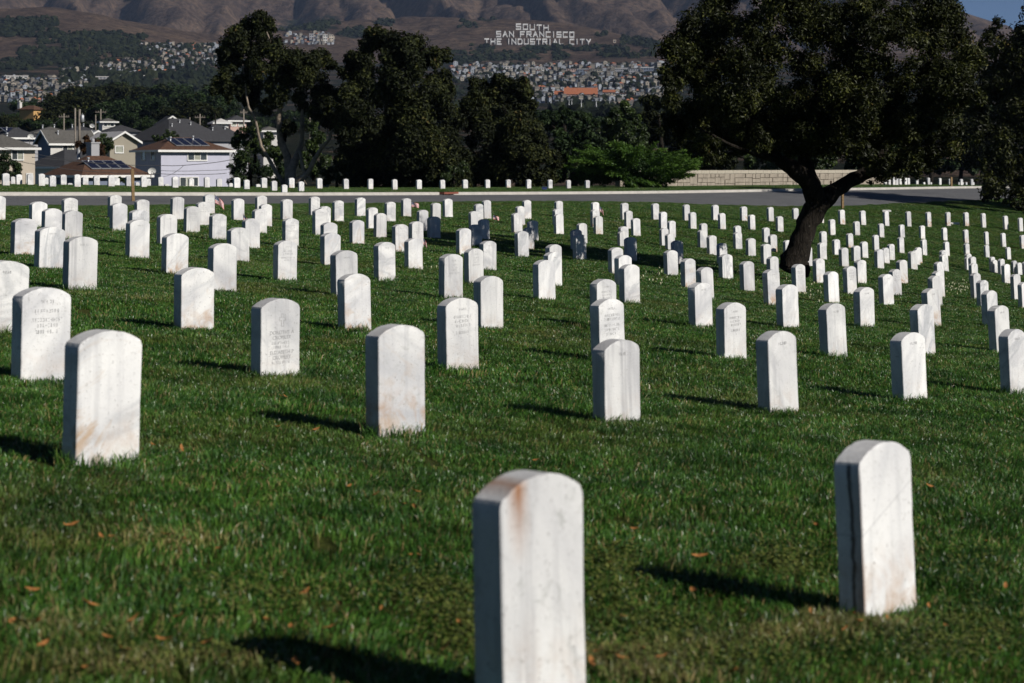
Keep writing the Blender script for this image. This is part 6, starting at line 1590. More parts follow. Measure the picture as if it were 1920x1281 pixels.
# ------------------------------------------------------------------ headstones
STONES = [(-10.37,40.18,0.521,0.9,'p',11,1),(-8.86,37.22,0.514,1.04,'p',10,1),(-7.37,31.87,0.541,1.0,'p',8,1),(-9.0,40.5,0.555,1.01,'i',11,2),(-7.28,32.93,0.499,1.08,'p',8,2),(-6.52,26.58,0.51,1.05,'s',7,1),(-5.49,23.64,0.518,1.1,'p',6,1),(-4.37,20.15,0.556,1.06,'v',5,1),(-9.33,46.75,0.555,1.01,'p',12,1),(-7.62,38.55,0.551,1.07,'p',10,2),(-8.24,44.33,0.53,1.04,'p',11,3),(-6.13,32.68,0.6,1.05,'i',8,3),(-5.3,28.18,0.564,1.05,'p',7,2),(-5.79,33.4,0.545,1.06,'p',8,4),(-4.18,24.69,0.525,1.04,'p',6,2),(-8.04,47.81,0.563,1.03,'p',12,2),(-6.48,40.3,0.545,1.03,'i',10,3),(-6.94,44.7,0.548,0.99,'i',11,4),(-8.21,53.95,0.551,1.04,'f',13,1),(-5.56,37.61,0.504,1.05,'v',9,1),(-6.81,49.45,0.563,1.02,'p',12,3),(-4.09,29.73,0.522,1.05,'p',7,3),(-3.18,21.84,0.545,1.01,'p',5,2),(-2.57,16.1,0.522,1.02,'p',4,2),(-4.57,34.84,0.541,0.99,'p',8,5),(-5.34,42.09,0.543,1.02,'p',10,4),(-6.76,53.63,0.575,1.03,'p',13,2),(-3.67,14.31,0.54,1.16,'p',4,1),(-2.68,11.33,0.549,1.01,'i',3,1),(-1.71,8.31,0.572,1.0,'v',2,1),(-5.77,46.58,0.541,0.98,'p',11,5),(-5.84,51.57,0.562,1.03,'p',12,4),(-5.62,56.6,0.552,1.02,'p',13,3),(-4.63,52.99,0.567,1.0,'p',12,5),(-4.21,44.72,0.637,0.9,'p',10,6),(-4.21,43.66,0.599,1.1,'p',10,5),(-4.4,57.68,0.558,1.02,'v',13,4),(-3.37,55.03,0.56,1.03,'v',12,6),(-3.48,49.48,0.556,0.96,'p',11,6),(-2.99,45.13,0.568,0.98,'p',10,7),(-3.15,59.23,0.573,1.01,'p',13,5),(-2.26,58.87,0.498,1.04,'p',13,6),(-1.97,60.94,0.586,1.02,'p',13,7),(-2.28,50.74,0.553,0.98,'d',11,7),(-1.85,47.09,0.535,1.04,'d',10,8),(-4.12,37.03,0.538,0.99,'i',8,6),(-2.88,25.26,0.527,0.98,'i',6,3),(-3.32,36.07,0.548,1.0,'p',8,7),(-2.81,30.81,0.525,1.03,'s',7,4),(-3.18,40.81,0.503,1.01,'p',9,2),(-1.93,22.89,0.545,1.02,'v',5,3),(-1.39,17.54,0.517,0.96,'p',4,3),(-1.76,27.49,0.552,1.0,'p',6,4),(-2.15,38.27,0.566,1.03,'p',8,8),(-1.99,41.3,0.564,1.02,'i',8,9),(-1.58,31.92,0.516,0.99,'p',7,5),(-0.97,39.85,0.552,1.03,'p',8,10),(-0.82,44.71,0.51,1.02,'p',9,3),(-1.0,59.61,0.537,0.98,'p',13,8),(-0.79,61.7,0.601,0.99,'p',13,9),(-1.05,54.31,0.502,0.92,'d',11,8),(-0.69,48.78,0.52,0.97,'d',10,9),(-0.41,33.83,0.529,0.99,'p',7,6),(-0.55,28.68,0.535,0.96,'i',6,5),(-0.75,24.4,0.561,1.0,'i',5,4),(-0.23,19.42,0.526,0.99,'v',4,4),(-0.59,10.08,0.579,1.0,'p',2,2),(-1.51,12.71,0.516,1.0,'c',3,2),(-0.39,14.34,0.538,0.98,'i',3,3),(0.47,63.84,0.622,1.01,'p',13,10),(0.24,59.61,0.569,1.01,'p',12,7),(0.13,54.11,0.568,1.04,'p',11,9),(0.53,50.86,0.526,0.98,'d',10,10),(0.38,45.7,0.519,0.91,'p',9,4),(0.2,41.28,0.558,1.01,'p',8,11),(1.57,66.98,0.548,1.01,'p',13,11),(1.41,61.37,0.521,1.15,'p',12,8),(1.31,55.94,0.575,0.97,'p',11,10),(1.83,52.16,0.536,0.98,'d',10,11),(1.55,48.01,0.504,0.99,'d',9,5),(1.45,42.74,0.559,1.01,'p',8,12),(2.84,68.08,0.551,1.02,'p',13,12),(2.6,62.32,0.573,1.04,'p',12,9),(2.52,58.27,0.548,1.01,'s',11,11),(3.86,68.36,0.594,1.02,'p',13,13),(3.71,63.46,0.593,0.99,'p',12,10),(3.71,59.75,0.548,1.01,'p',11,12),(2.63,44.22,0.563,1.01,'p',8,13),(1.94,37.24,0.522,1.0,'p',7,8),(1.8,32.25,0.536,0.99,'p',6,7),(1.59,26.96,0.55,0.98,'p',5,6),(0.72,34.45,0.551,1.01,'p',7,7),(0.62,30.29,0.539,0.97,'v',6,6),(0.42,26.03,0.537,1.01,'p',5,5),(5.02,69.83,0.594,0.99,'p',13,14),(4.97,65.58,0.575,1.01,'p',12,11),(4.92,61.44,0.527,0.96,'p',11,13),(4.27,55.89,0.506,0.92,'d',10,14),(4.26,53.68,0.454,0.98,'d',10,15),(3.79,45.69,0.549,1.02,'p',8,14),(3.11,38.99,0.518,1.0,'p',7,9),(3.03,34.24,0.525,0.98,'p',6,8),(2.95,30.42,0.512,0.97,'p',5,7),(2.16,22.84,0.526,1.01,'p',4,6),(6.22,71.11,0.591,0.98,'p',13,15),(6.09,67.23,0.585,0.99,'p',12,12),(5.99,62.33,0.531,0.95,'p',11,14),(5.47,57.24,0.536,1.05,'p',10,16),(5.41,53.94,0.523,1.01,'d',9,6),(5.06,47.97,0.529,0.96,'d',8,15),(4.31,40.14,0.509,1.03,'p',7,10),(4.15,35.15,0.549,0.96,'v',6,9),(7.44,72.98,0.579,1.02,'p',13,16),(7.25,68.81,0.58,1.01,'p',12,13),(7.22,63.79,0.531,0.96,'p',11,15),(6.72,59.31,0.521,1.0,'p',10,17),(6.72,56.06,0.507,1.03,'d',9,7),(8.65,74.38,0.562,1.01,'s',13,17),(8.48,70.47,0.553,0.99,'p',12,14),(3.08,55.1,0.454,1.03,'d',10,13),(2.91,52.53,0.418,0.93,'d',10,12),(0.97,21.17,0.53,0.99,'i',4,5),(0.79,16.45,0.533,0.99,'i',3,4),(0.61,11.64,0.5,0.97,'p',2,3),(6.53,51.2,0.542,1.02,'d',8,16),(8.35,65.49,0.507,0.96,'p',11,16),(7.96,60.81,0.538,1.01,'s',10,18),(5.42,41.38,0.523,0.97,'p',7,11),(3.97,30.46,0.567,0.98,'p',5,8),(1.97,17.9,0.532,0.98,'i',3,5),(1.75,13.14,0.553,1.0,'p',2,4),(9.89,76.27,0.565,1.04,'p',13,18),(9.6,71.45,0.572,1.02,'p',12,15),(8.36,60.49,0.44,0.96,'p',10,19),(5.28,36.69,0.542,0.99,'i',6,10),(6.55,42.49,0.545,0.98,'s',7,12),(5.35,33.36,0.55,0.98,'p',5,9),(3.14,19.5,0.546,1.01,'v',3,6),(2.99,15.01,0.534,1.03,'p',2,5),(14.25,65.7,0.567,1.16,'p',9,11),(11.01,51.34,0.599,1.04,'p',7,15),(8.84,41.29,0.563,1.01,'p',6,13),(7.72,36.34,0.576,1.01,'p',5,11),(5.92,28.12,0.559,1.01,'p',4,9),(4.39,21.29,0.555,1.01,'p',3,7),(9.77,41.96,0.584,0.92,'p',6,14),(9.02,38.16,0.536,0.94,'p',5,12),(7.22,30.09,0.557,1.0,'p',4,10),(5.65,23.1,0.558,1.0,'v',3,8),(4.19,16.65,0.562,0.92,'v',2,6),(15.8,63.7,0.629,1.16,'p',8,19),(18.33,71.01,0.497,1.13,'p',9,16),(11.38,44.99,0.599,0.91,'p',6,15),(10.23,39.79,0.542,0.95,'p',5,13),(0.04,5.14,0.557,1.01,'r',1,1),(1.15,6.3,0.592,0.95,'p',1,2),(6.48,38.19,0.558,0.99,'i',6,11),(7.8,44.61,0.555,1.04,'p',7,13),(3.37,24.37,0.547,1.02,'p',4,7),(4.63,26.19,0.545,1.03,'p',4,8),(6.51,34.65,0.561,1.01,'p',5,10),(7.65,39.75,0.546,0.99,'i',6,12),(9.45,48.25,0.585,1.08,'p',7,14),(11.46,80.55,0.482,1.01,'p',13,19),(12.49,80.64,0.53,1.0,'s',13,20),(11.88,73.96,0.592,0.99,'p',12,16),(13.65,82.46,0.63,1.09,'p',13,21),(13.11,75.79,0.55,1.0,'i',12,17),(15.24,86.58,0.64,1.06,'p',13,22),(14.29,77.12,0.547,0.95,'p',12,18),(16.8,89.46,0.687,1.08,'p',13,23),(10.65,68.17,0.521,0.99,'p',11,17),(9.34,59.99,0.535,1.06,'i',10,20),(11.78,69.45,0.521,0.97,'p',11,18),(10.55,64.8,0.515,1.0,'p',10,21),(9.45,56.73,0.563,1.07,'d',9,8),(10.79,62.49,0.507,1.1,'p',10,22),(12.85,70.38,0.559,0.96,'p',11,19),(11.58,65.52,0.556,1.01,'p',10,23),(10.98,59.57,0.588,1.13,'p',9,9),(12.11,64.56,0.513,0.98,'i',10,24),(12.71,66.78,0.563,0.97,'p',10,25),(7.92,53.27,0.549,0.86,'d',8,17),(18.25,91.73,0.716,1.07,'p',13,24),(19.57,93.62,0.705,1.14,'p',13,25),(20.91,95.55,0.676,1.09,'p',13,26),(22.03,96.63,0.681,1.11,'p',13,27),(22.93,96.89,0.704,1.02,'i',13,28),(24.05,97.05,0.678,1.08,'p',13,29),(24.73,96.87,0.668,1.0,'p',13,30),(15.53,79.38,0.529,0.98,'p',12,19),(16.72,81.2,0.555,0.96,'p',12,20),(18.03,83.05,0.563,0.97,'p',12,21),(19.13,83.96,0.593,0.98,'s',12,22),(20.42,85.73,0.576,0.87,'p',12,23),(21.21,85.98,0.609,0.93,'p',12,24),(22.17,86.5,0.612,1.03,'p',12,25),(13.94,71.4,0.571,0.93,'p',11,20),(14.94,72.26,0.581,0.93,'p',11,21),(16.06,73.62,0.545,0.9,'p',11,22),(17.27,75.63,0.47,0.92,'p',11,23),(18.2,76.35,0.497,0.86,'p',11,24),(19.26,77.3,0.486,0.86,'p',11,25),(13.88,68.0,0.544,0.96,'p',10,27),(13.55,66.74,0.514,0.98,'p',10,26),(12.74,63.32,0.586,1.16,'p',9,10),(14.86,68.61,0.564,1.06,'p',10,28),(15.92,69.47,0.541,1.0,'p',10,30),(15.72,68.64,0.477,0.94,'p',10,29),(15.6,67.47,0.569,1.08,'p',9,12),(13.22,57.05,0.612,1.04,'p',8,18),(16.95,70.28,0.522,0.9,'p',10,31),(16.88,69.71,0.459,0.98,'p',9,13),(17.04,69.33,0.561,1.05,'p',9,14),(17.96,71.18,0.458,0.87,'p',10,32),(17.99,70.66,0.447,0.94,'p',9,15),(-22.69,89.21,0.567,1.05,'i',20,1),(-30.65,122.23,0.65,0.86,'p',21,1),(-23.5,94.89,0.51,0.96,'p',20,2),(-22.93,94.74,0.528,0.96,'p',20,3),(-21.13,89.39,0.579,1.0,'p',20,4),(-29.29,125.21,0.647,0.86,'p',21,2),(-20.38,88.3,0.518,0.98,'p',21,3),(-22.77,101.03,0.545,1.04,'p',20,5),(-30.12,135.65,0.51,1.1,'p',21,4),(-19.44,89.0,0.584,1.01,'i',20,6),(-23.02,107.39,0.502,1.04,'p',21,5),(-21.3,102.05,0.529,1.06,'p',20,7),(-18.76,93.16,0.562,1.04,'p',20,8),(-21.62,108.87,0.477,1.07,'p',21,6),(-18.46,95.93,0.526,1.03,'p',20,9),(-25.45,135.24,0.582,0.91,'p',21,7),(-17.44,94.28,0.555,0.96,'p',20,10),(-22.22,121.64,0.581,0.94,'p',21,8),(-19.53,110.62,0.557,1.05,'p',20,11),(-23.74,136.85,0.495,1.12,'p',21,9),(-15.79,93.28,0.549,0.99,'p',20,12),(-18.0,111.71,0.518,1.03,'p',21,10),(-45.36,290.87,0.545,1.0,'p',21,11),(-14.81,96.59,0.543,0.93,'p',20,13),(-15.8,107.39,0.478,1.04,'p',21,12),(-19.25,136.26,0.552,0.98,'p',21,13),(-13.58,98.17,0.54,1.16,'i',20,14),(-12.48,93.58,0.474,0.94,'p',21,14),(-17.25,135.25,0.461,1.16,'p',21,15),(-12.44,99.82,0.543,1.05,'p',20,15),(-10.84,90.69,0.479,0.93,'p',21,16),(-9.32,81.48,0.406,0.86,'p',21,17),(-11.33,102.21,0.548,1.08,'p',20,16),(-9.61,90.71,0.476,0.92,'p',21,18),(-9.83,101.57,0.554,1.05,'p',20,17),(-11.71,125.33,0.443,1.16,'w',21,19),(-8.38,100.43,0.546,0.94,'p',20,18),(-10.62,131.13,0.445,1.16,'p',21,20),(-7.18,100.89,0.559,0.98,'p',20,19),(-9.49,137.94,0.461,1.16,'p',21,21),(-5.93,100.53,0.547,0.98,'p',20,20),(-8.25,144.91,0.483,1.13,'p',21,22),(-4.84,103.45,0.527,1.02,'p',20,21),(-6.94,152.37,0.496,1.11,'p',21,23),(-3.71,106.04,0.514,0.98,'p',20,22),(-2.59,109.75,0.519,1.07,'p',20,23),(-1.4,113.26,0.511,1.03,'p',20,24),(-0.22,115.37,0.506,1.07,'p',20,25),(0.92,110.98,0.533,1.02,'p',20,26),(2.12,111.27,0.521,0.98,'p',20,27),(3.16,111.59,0.498,0.99,'p',20,28),(4.3,113.74,0.474,1.03,'p',20,29),(-2.19,162.28,0.537,1.02,'p',21,24),(-0.5,163.88,0.529,1.04,'p',21,25),(1.05,165.27,0.52,1.05,'p',21,26),(25.7,137.09,0.315,0.88,'p',22,1),(26.18,136.55,0.545,0.91,'p',22,2),(27.37,138.47,0.51,0.86,'p',22,3),(29.02,142.69,0.519,0.92,'p',22,4),(29.9,142.97,0.525,0.98,'p',22,5),(30.3,140.99,0.511,0.92,'p',22,6),(31.88,144.99,0.475,0.86,'p',22,7),(32.13,142.4,0.468,1.0,'p',22,8),(33.48,144.99,0.48,0.9,'p',22,9),(26.02,137.37,0.273,0.86,'p',23,1),(26.44,136.82,0.222,0.86,'p',23,2),(26.94,138.19,0.317,0.86,'p',23,3),(27.62,138.75,0.32,0.86,'p',23,4),(72.31,355.22,0.545,1.0,'p',23,5),(68.68,331.76,0.609,1.0,'p',23,7),(62.45,302.0,0.556,1.0,'p',23,6),(44.86,214.87,0.516,1.0,'p',23,8),(46.23,219.48,0.511,1.0,'p',23,10),(67.29,319.72,0.541,1.0,'p',23,9),(46.17,217.52,0.476,1.0,'p',23,11),(46.75,218.35,0.584,1.0,'p',23,12),(66.99,298.4,0.552,1.0,'p',23,13),(65.69,290.51,0.559,1.0,'p',23,14),(53.07,233.05,0.475,1.0,'p',23,16),(77.32,341.56,0.545,1.0,'p',23,15),(81.05,355.22,0.545,1.0,'p',23,17),(74.84,322.93,0.545,1.0,'p',23,18)]
SW, ST, SH = 0.33, 0.102, 0.545
FACE = 47.8                                                     # all stones face the same way

def stone_mesh(seed):
    """upright marble marker with a gently arched top, arrises a little worn and chipped"""
    rr = random.Random(seed)
    prof = []
    hw, rise, base = SW / 2, 0.052, -0.28
    rad = (hw * hw + rise * rise) / (2 * rise)
    zs = SH - rise
    for z in np.linspace(base, zs - .012, 16): prof.append((hw, float(z)))
    a0 = math.asin((hw - .008) / rad)
    for i in range(25):
        a = a0 - 2 * a0 * i / 24
        prof.append((rad * math.sin(a), SH - rad + rad * math.cos(a)))
    for z in np.linspace(zs - .012, base, 16): prof.append((-hw, float(z)))
    n = len(prof)
    c = Vector((0, .22))
    rings = []
    for (y, inset, chip) in ((-ST / 2, .004, 1), (-ST / 2 + .004, 0, .45), (ST / 2 - .004, 0, .4), (ST / 2, .004, 1)):
        ring = []
        for (x, z) in prof:
            d = inset + chip * (.0012 * rr.random() + (rr.random() ** 6) * .007)
            v = Vector((x, z)) - c
            v = v * (1 - d / v.length)
            ring.append((c.x + v.x, y + (rr.random() - .5) * .0006, c.y + v.y))
        rings.append(ring)
    mb = MB()
    vs_ = [p for r in rings for p in r]
    fs, sm = [], []
    for k in range(3):
        for i in range(n - 1):
            fs.append((k * n + i, k * n + i + 1, (k + 1) * n + i + 1, (k + 1) * n + i))
    fs.append(tuple(range(n - 1, -1, -1)))
    fs.append(tuple(3 * n + i for i in range(n)))
    me = bpy.data.meshes.new('headstone')
    me.from_pydata(vs_, [], fs)
    me.polygons.foreach_set('use_smooth', [True] * len(fs))
    me.set_sharp_from_angle(angle=R(28))
    bm = bmesh.new()
    bm.from_mesh(me)
    bmesh.ops.recalc_face_normals(bm, faces=bm.faces)
    bm.to_mesh(me)
    bm.free()
    me.materials.append(M['marble'])
    return me
STONE_MESH = {}
for mk in ('marble', 'marble_vein', 'marble_tan', 'marble_stain', 'marble_rust', 'marble_streak'):
    for i in range(3):
        me = stone_mesh(40 + i * 7 + len(STONE_MESH))
        me.materials[0] = M[mk]
        STONE_MESH[mk, i] = me

def engraving(seed, full):
    """worn incised lines of lettering on the face"""
    rr = random.Random(seed)
    mb = MB()
    y = -ST / 2 - .0012
    def row(z, h, w):
        x = -w / 2
        while x < w / 2:
            cw = h * rr.uniform(.45, .75)
            for _ in range(rr.choice((2, 2, 3))):
                if rr.random() < .5:
                    sx = x + rr.uniform(0, cw * .7)
                    mb.add([(sx, y, z), (sx + h * .17, y, z), (sx + h * .17, y, z + h), (sx, y, z + h)], [(0, 1, 2, 3)])
                else:
                    sz = z + rr.choice((0, .42, .83)) * h
                    mb.add([(x, y - .0002, sz), (x + cw * .8, y - .0002, sz), (x + cw * .8, y - .0002, sz + h * .16), (x, y - .0002, sz + h * .16)], [(0, 1, 2, 3)])
            x += cw + h * .22
            if rr.random() < .18: x += h * .5
    if full is True:
        z = .40
        for k in range(rr.choice((4, 5, 6))):
            row(z, .021, rr.uniform(.10, .22))
            z -= rr.choice((.032, .036, .05))
    if full == 'dates':
        for z in (.254, .228, .128): row(z, .016, .15)
    else:
        row(.455, .019, rr.uniform(.06, .09))
    return mb.mesh('inscription', M['engraving'])
ENG_FULL = [engraving(i, True) for i in range(5)]
ENG_TOP = [engraving(20 + i, False) for i in range(4)]

ROWNAME = {1: 'front pair', 2: 'second row from the front', 3: 'third row from the front', 4: 'fourth row from the front', 5: 'fifth row from the front', 6: 'sixth row from the front',
           7: 'seventh row from the front', 8: 'sixth row down from the road', 9: 'fifth row down from the road', 10: 'fourth row down from the road', 11: 'third row down from the road',
           12: 'second row down from the road', 13: 'row closest to the road', 20: 'row just across the road', 21: 'half hidden ranks across the road', 22: 'row across the road past the stone wall',
           23: 'small ranks on the far bank'}
LOOK = {'p': 'white', 'i': 'lettered white', 'v': 'grey veined white', 's': 'brown stained white', 'd': 'tree shaded', 'r': 'rust streaked white', 'c': 'cross engraved', 'f': 'flagged white', 'w': 'wreathed white'}
SPECIAL = {(1, 1): ('marble_rust', 'largest white headstone with rust streaked top shoulder, cut by the lower picture edge'), (1, 2): ('marble_streak', 'big clean white headstone with a dark streak down its shaded edge, far right front'),
           (2, 1): ('marble_tan', 'white headstone with tan diagonal staining, front left of the lawn')}
rs = random.Random(99)
FEET = []
for (sx, sd, sh, sc_, code, row, n) in STONES:
    px = 960 + sx / sd * FP
    far = row >= 20
    if row == 23:
        sd = min(sd, 243.0)
        sh = SH * 0.92
    if row in (20, 21):
        sd = max(sd, (ROAD_FAR + 3.2) / (1 - RS * (px - 960) / FP))
    tilt = 0.0135 + 4.3e-5 * (px - 960) if not far else 0.012
    tilt += rs.gauss(0, .008)
    if (row, n) == (1, 2): tilt = .040
    d = sd + (.12 if not far else .05)
    x = (px - 960) / FP * d + math.sin(tilt) * .25
    z = gz(x, d)
    hgt = max(.40, min(.72, sh))
    if (row, n) == (1, 1):
        d, sc_ = 4.9, .94
        x = (px - 960) / FP * d + .01
        z = gz(x, d)
        hgt = EYE - (885 - HORIZON) * d / FP - z
    if (row, n) == (1, 2): hgt = .575
    key = {'p': 'marble', 'i': 'marble', 'v': 'marble_vein', 's': 'marble_stain', 'd': 'marble', 'r': 'marble_rust', 'c': 'marble_vein', 'f': 'marble', 'w': 'marble'}[code]
    if code == 'p' and rs.random() < .22: key = 'marble_stain'
    if code in 'pi' and rs.random() < .22: key = 'marble_vein'
    lab = f'{LOOK[code]} headstone, {ORD[n]} from the left, {ROWNAME[row]}'
    if (row, n) in SPECIAL:
        key, lab = SPECIAL[row, n]
    o = link('headstone', STONE_MESH[key, rs.randrange(3)], None, (x, d, z + hgt - SH * (1 if abs(sc_ - 1) < 1e-6 else 1)))
    rot = Matrix.Rotation(-tilt, 3, 'Y') @ Matrix.Rotation(rs.gauss(0, .012), 3, 'X') @ Matrix.Rotation(R(FACE) + rs.gauss(0, .018), 3, 'Z')
    o.rotation_euler = rot.to_euler()
    o.scale = (sc_, sc_, 1.0)
    tag(o, lab, 'headstone', 'white marble headstones in rows')
    FEET.append((x, d, z, sc_))
    if code in 'if' or (far and row == 20):
        link('inscription', rs.choice(ENG_FULL), o)
    elif code in 'pvs' and rs.random() < .5 and row != 23 and (row, n) not in SPECIAL:
        link('inscription', rs.choice(ENG_TOP), o)
    if code == 'c':                                              # the lettered stone with a cross
        mb = MB()
        y = -ST / 2 - .0012
        cx, cz, a, w_ = 0.015, .415, .033, .010
        out = [(w_, -.046), (w_, -.010), (a * .75, -.010), (a * .75, .010), (w_, .010), (w_, a), (-w_, a), (-w_, .010), (-a * .75, .010), (-a * .75, -.010), (-w_, -.010), (-w_, -.046)]
        for p0, p1 in zip(out, out[1:] + out[:1]):
            t_ = .0018
            xa, xb = sorted((p0[0], p1[0]))
            za, zb = sorted((p0[1], p1[1]))
            mb.add([(cx + xa - t_, y, cz + za - t_), (cx + xb + t_, y, cz + za - t_), (cx + xb + t_, y, cz + zb + t_), (cx + xa - t_, y, cz + zb + t_)], [(0, 1, 2, 3)])
        mb.build('cross', M['engraving'], o)
        link('inscription', engraving(77, 'dates'), o)
        for txt, zz, hh in (('DOROTHY A', .318, .026), ('CROMLEY', .286, .026), ('ELIZABETH P', .190, .026), ('CROMLEY', .158, .026)):
            fc = bpy.data.curves.new('inscription', 'FONT')
            fc.body = txt
            fc.size = hh * 1.35
            fc.align_x = 'CENTER'
            fc.materials.append(M['engraving'])
            tmp = bpy.data.objects.new('text', fc)
            to = link('inscription', bpy.data.meshes.new_from_object(tmp))
            bpy.data.objects.remove(tmp)
            to.parent = o
            to.location = (.01, -ST / 2 - .0014, zz)
            to.rotation_euler = (R(90), 0, 0)
    if code == 'w':
        mb = MB()
        for k in range(14):
            a = rs.uniform(0, 6.28)
            rr_ = rs.uniform(0, .09)
            p = Vector((-.02 + rr_ * math.cos(a), -.16 + rr_ * math.sin(a), .04 + rs.uniform(0, .10)))
            mb.tube([p, p + Vector((0, 0, .03)), p + Vector((0, 0, .05))], [.01, .03, .01], 6)
        w0 = mb.build('flower_bunch', M['red_flower'], None, (x - .1, d - .12, z))
        tag(w0, 'bunch of red flowers leaning on a headstone across the road', 'flowers')

# ------------------------------------------------------------------ little flags
def flag_mat():
    m, nt, ns, ls, b = mat_new('striped_flag')
    au, av = ns.new('ShaderNodeAttribute'), ns.new('ShaderNodeAttribute')
    au.attribute_name, av.attribute_name = 'fu', 'fv'
    st = math_node(nt, 'GREATER_THAN', math_node(nt, 'FRACT', math_node(nt, 'MULTIPLY', av.outputs['Fac'], 6.5)), 0.5)
    c = mix_node(nt, st, (0.50, 0.02, 0.035), (0.75, 0.74, 0.72))
    can = math_node(nt, 'MULTIPLY', math_node(nt, 'LESS_THAN', au.outputs['Fac'], 0.4), math_node(nt, 'GREATER_THAN', av.outputs['Fac'], 0.46))
    du = math_node(nt, 'ABSOLUTE', math_node(nt, 'SUBTRACT', math_node(nt, 'FRACT', math_node(nt, 'MULTIPLY', au.outputs['Fac'], 15.0)), 0.5))
    dv = math_node(nt, 'ABSOLUTE', math_node(nt, 'SUBTRACT', math_node(nt, 'FRACT', math_node(nt, 'MULTIPLY', av.outputs['Fac'], 9.2)), 0.5))
    star = math_node(nt, 'LESS_THAN', math_node(nt, 'ADD', du, dv), 0.27)
    blue = mix_node(nt, star, (0.018, 0.025, 0.11), (0.75, 0.75, 0.75))
    c = mix_node(nt, can, c, blue)
    ls.new(c, b.inputs['Base Color'])
    b.inputs['Roughness'].default_value = 0.7
    return m
M['flag'] = flag_mat()
def small_flag(label, px, ytop, ybot, d, droop, size=.30, yaw=20):
    x = at(px, d)
    z0 = gz(x, d)
    zt = EYE + (HORIZON - ytop) * d / FP - z0
    root = empty('small_flag', (x, d, z0), R(yaw))
    tag(root, label, 'flag', 'small flags on sticks')
    mb = MB()
    mb.tube([(0, 0, -.05), (-.01, 0, zt)], [.006, .005], 6)
    mb.tube([(-.01, 0, zt), (-.01, 0, zt + .02)], [.009, .003], 6)
    mb.build('stick', M['wood_dark'], root)
    nu, nv = 12, 8
    V_, U_, W_ = [], [], []
    for i in range(nu + 1):
        for j in range(nv + 1):
            u, v = i / nu, j / nv
            ang = droop * (0.6 + .4 * u)
            V_.append((-.01 + size * u * math.cos(ang) + .25 * size * (v - 1) * math.sin(ang) * 0, .035 * math.sin(u * 6 + v * 1.5) * u, zt - .01 - size * .62 * (1 - v) * (1 - .25 * u * math.sin(droop)) - size * u * math.sin(ang)))
            U_.append(u)
            W_.append(v)
    q = np.array([(i * (nv + 1) + j, (i + 1) * (nv + 1) + j, (i + 1) * (nv + 1) + j + 1, i * (nv + 1) + j + 1) for i in range(nu) for j in range(nv)])
    link('cloth', np_mesh('cloth', np.array(V_), q, M['flag'], {'fu': U_, 'fv': W_}, True), root)
small_flag('striped flag drooping beside a headstone near the road, largest of the flags', 403.5, 365, 390, 47.5, .75, .30, 15)
small_flag('striped flag held out straight beside a headstone below the road', 772, 378, 396, 57.5, .25, .22, 5)
small_flag('striped flag hanging low beside a lettered headstone', 792.5, 444, 462, 41.5, 1.05, .2, 10)
small_flag('tiny limp flag right of the headstones under the road, centre', 1124.5, 386, 402, 67, 1.0, .26, 10)
small_flag('tiny dark flag left of a brown grass patch', 925, 403, 414, 56, .3, .18, 5)
small_flag('tiny flag peeping between two headstones', 457, 402, 412, 43, .9, .17, 10)

# flat markers and a white scrap in the grass
for px, py, d, L, lab in ((1786, 396.5, 97, .32, 'flat white marker plate lying in the grass below the road'), (1662, 376, 100, .22, 'flat white stone plate in the grass at the road edge')):
    mb = MB()
    mb.box(-L, L, -.10, .10, -.05, .05)
    mb.box(-L + .03, L - .03, -.08, .08, .05, .065)
    o = mb.build('flat_marker', M['white'], None, (at(px, d), d, gz(at(px, d), d) + .03))
    tag(o, lab, 'grave marker')

# ------------------------------------------------------------------ grass
def blade_patch(name, size, n, h, w, seed, mat, lean=.55, dry=.10):
    g = np.random.default_rng(seed)
    p = (g.random((n, 2)) - .5) * size * 1.12
    cl = fbm(p[:, 0] * 9 + seed * 3, p[:, 1] * 9, 2, seed)
    az = cl * 9.0 + g.normal(size=n) * .9
    ln = lean * (.25 + .9 * g.random(n))
    H = h * (.45 + .75 * g.random(n)) * (.7 + .6 * fbm(p[:, 0] * 5, p[:, 1] * 5 + seed, 2, seed + 4))
    wv = w * (.7 + .6 * g.random(n))
    ca, sa = np.cos(az), np.sin(az)
    tw = g.random(n) * 6.28
    bx, by = np.cos(tw) * wv * .5, np.sin(tw) * wv * .5
    z0 = np.zeros(n) - .01
    P0 = np.stack([p[:, 0] - bx, p[:, 1] - by, z0], 1)
    P1 = np.stack([p[:, 0] + bx, p[:, 1] + by, z0], 1)
    mx, my = p[:, 0] + ca * H * ln * .35, p[:, 1] + sa * H * ln * .35
    P2 = np.stack([mx + bx * .8, my + by * .8, H * .6], 1)
    P3 = np.stack([mx - bx * .8, my - by * .8, H * .6], 1)
    P4 = np.stack([p[:, 0] + ca * H * ln, p[:, 1] + sa * H * ln, H * (1 - .25 * ln)], 1)
    v = np.stack([P0, P1, P2, P3, P4], 1).reshape(-1, 3)
    b0 = np.arange(n)[:, None] * 5
    tris = np.concatenate([b0 + np.array([[0, 1, 2]]), b0 + np.array([[0, 2, 3]]), b0 + np.array([[3, 2, 4]])])
    tint = np.clip(.15 + .55 * g.random(n) + .3 * (cl - .5), 0, .88)
    dr = g.random(n) < dry
    tint[dr] = .95
    return np_mesh(name, v, tris, mat, {'tint': np.repeat(tint, 5)})

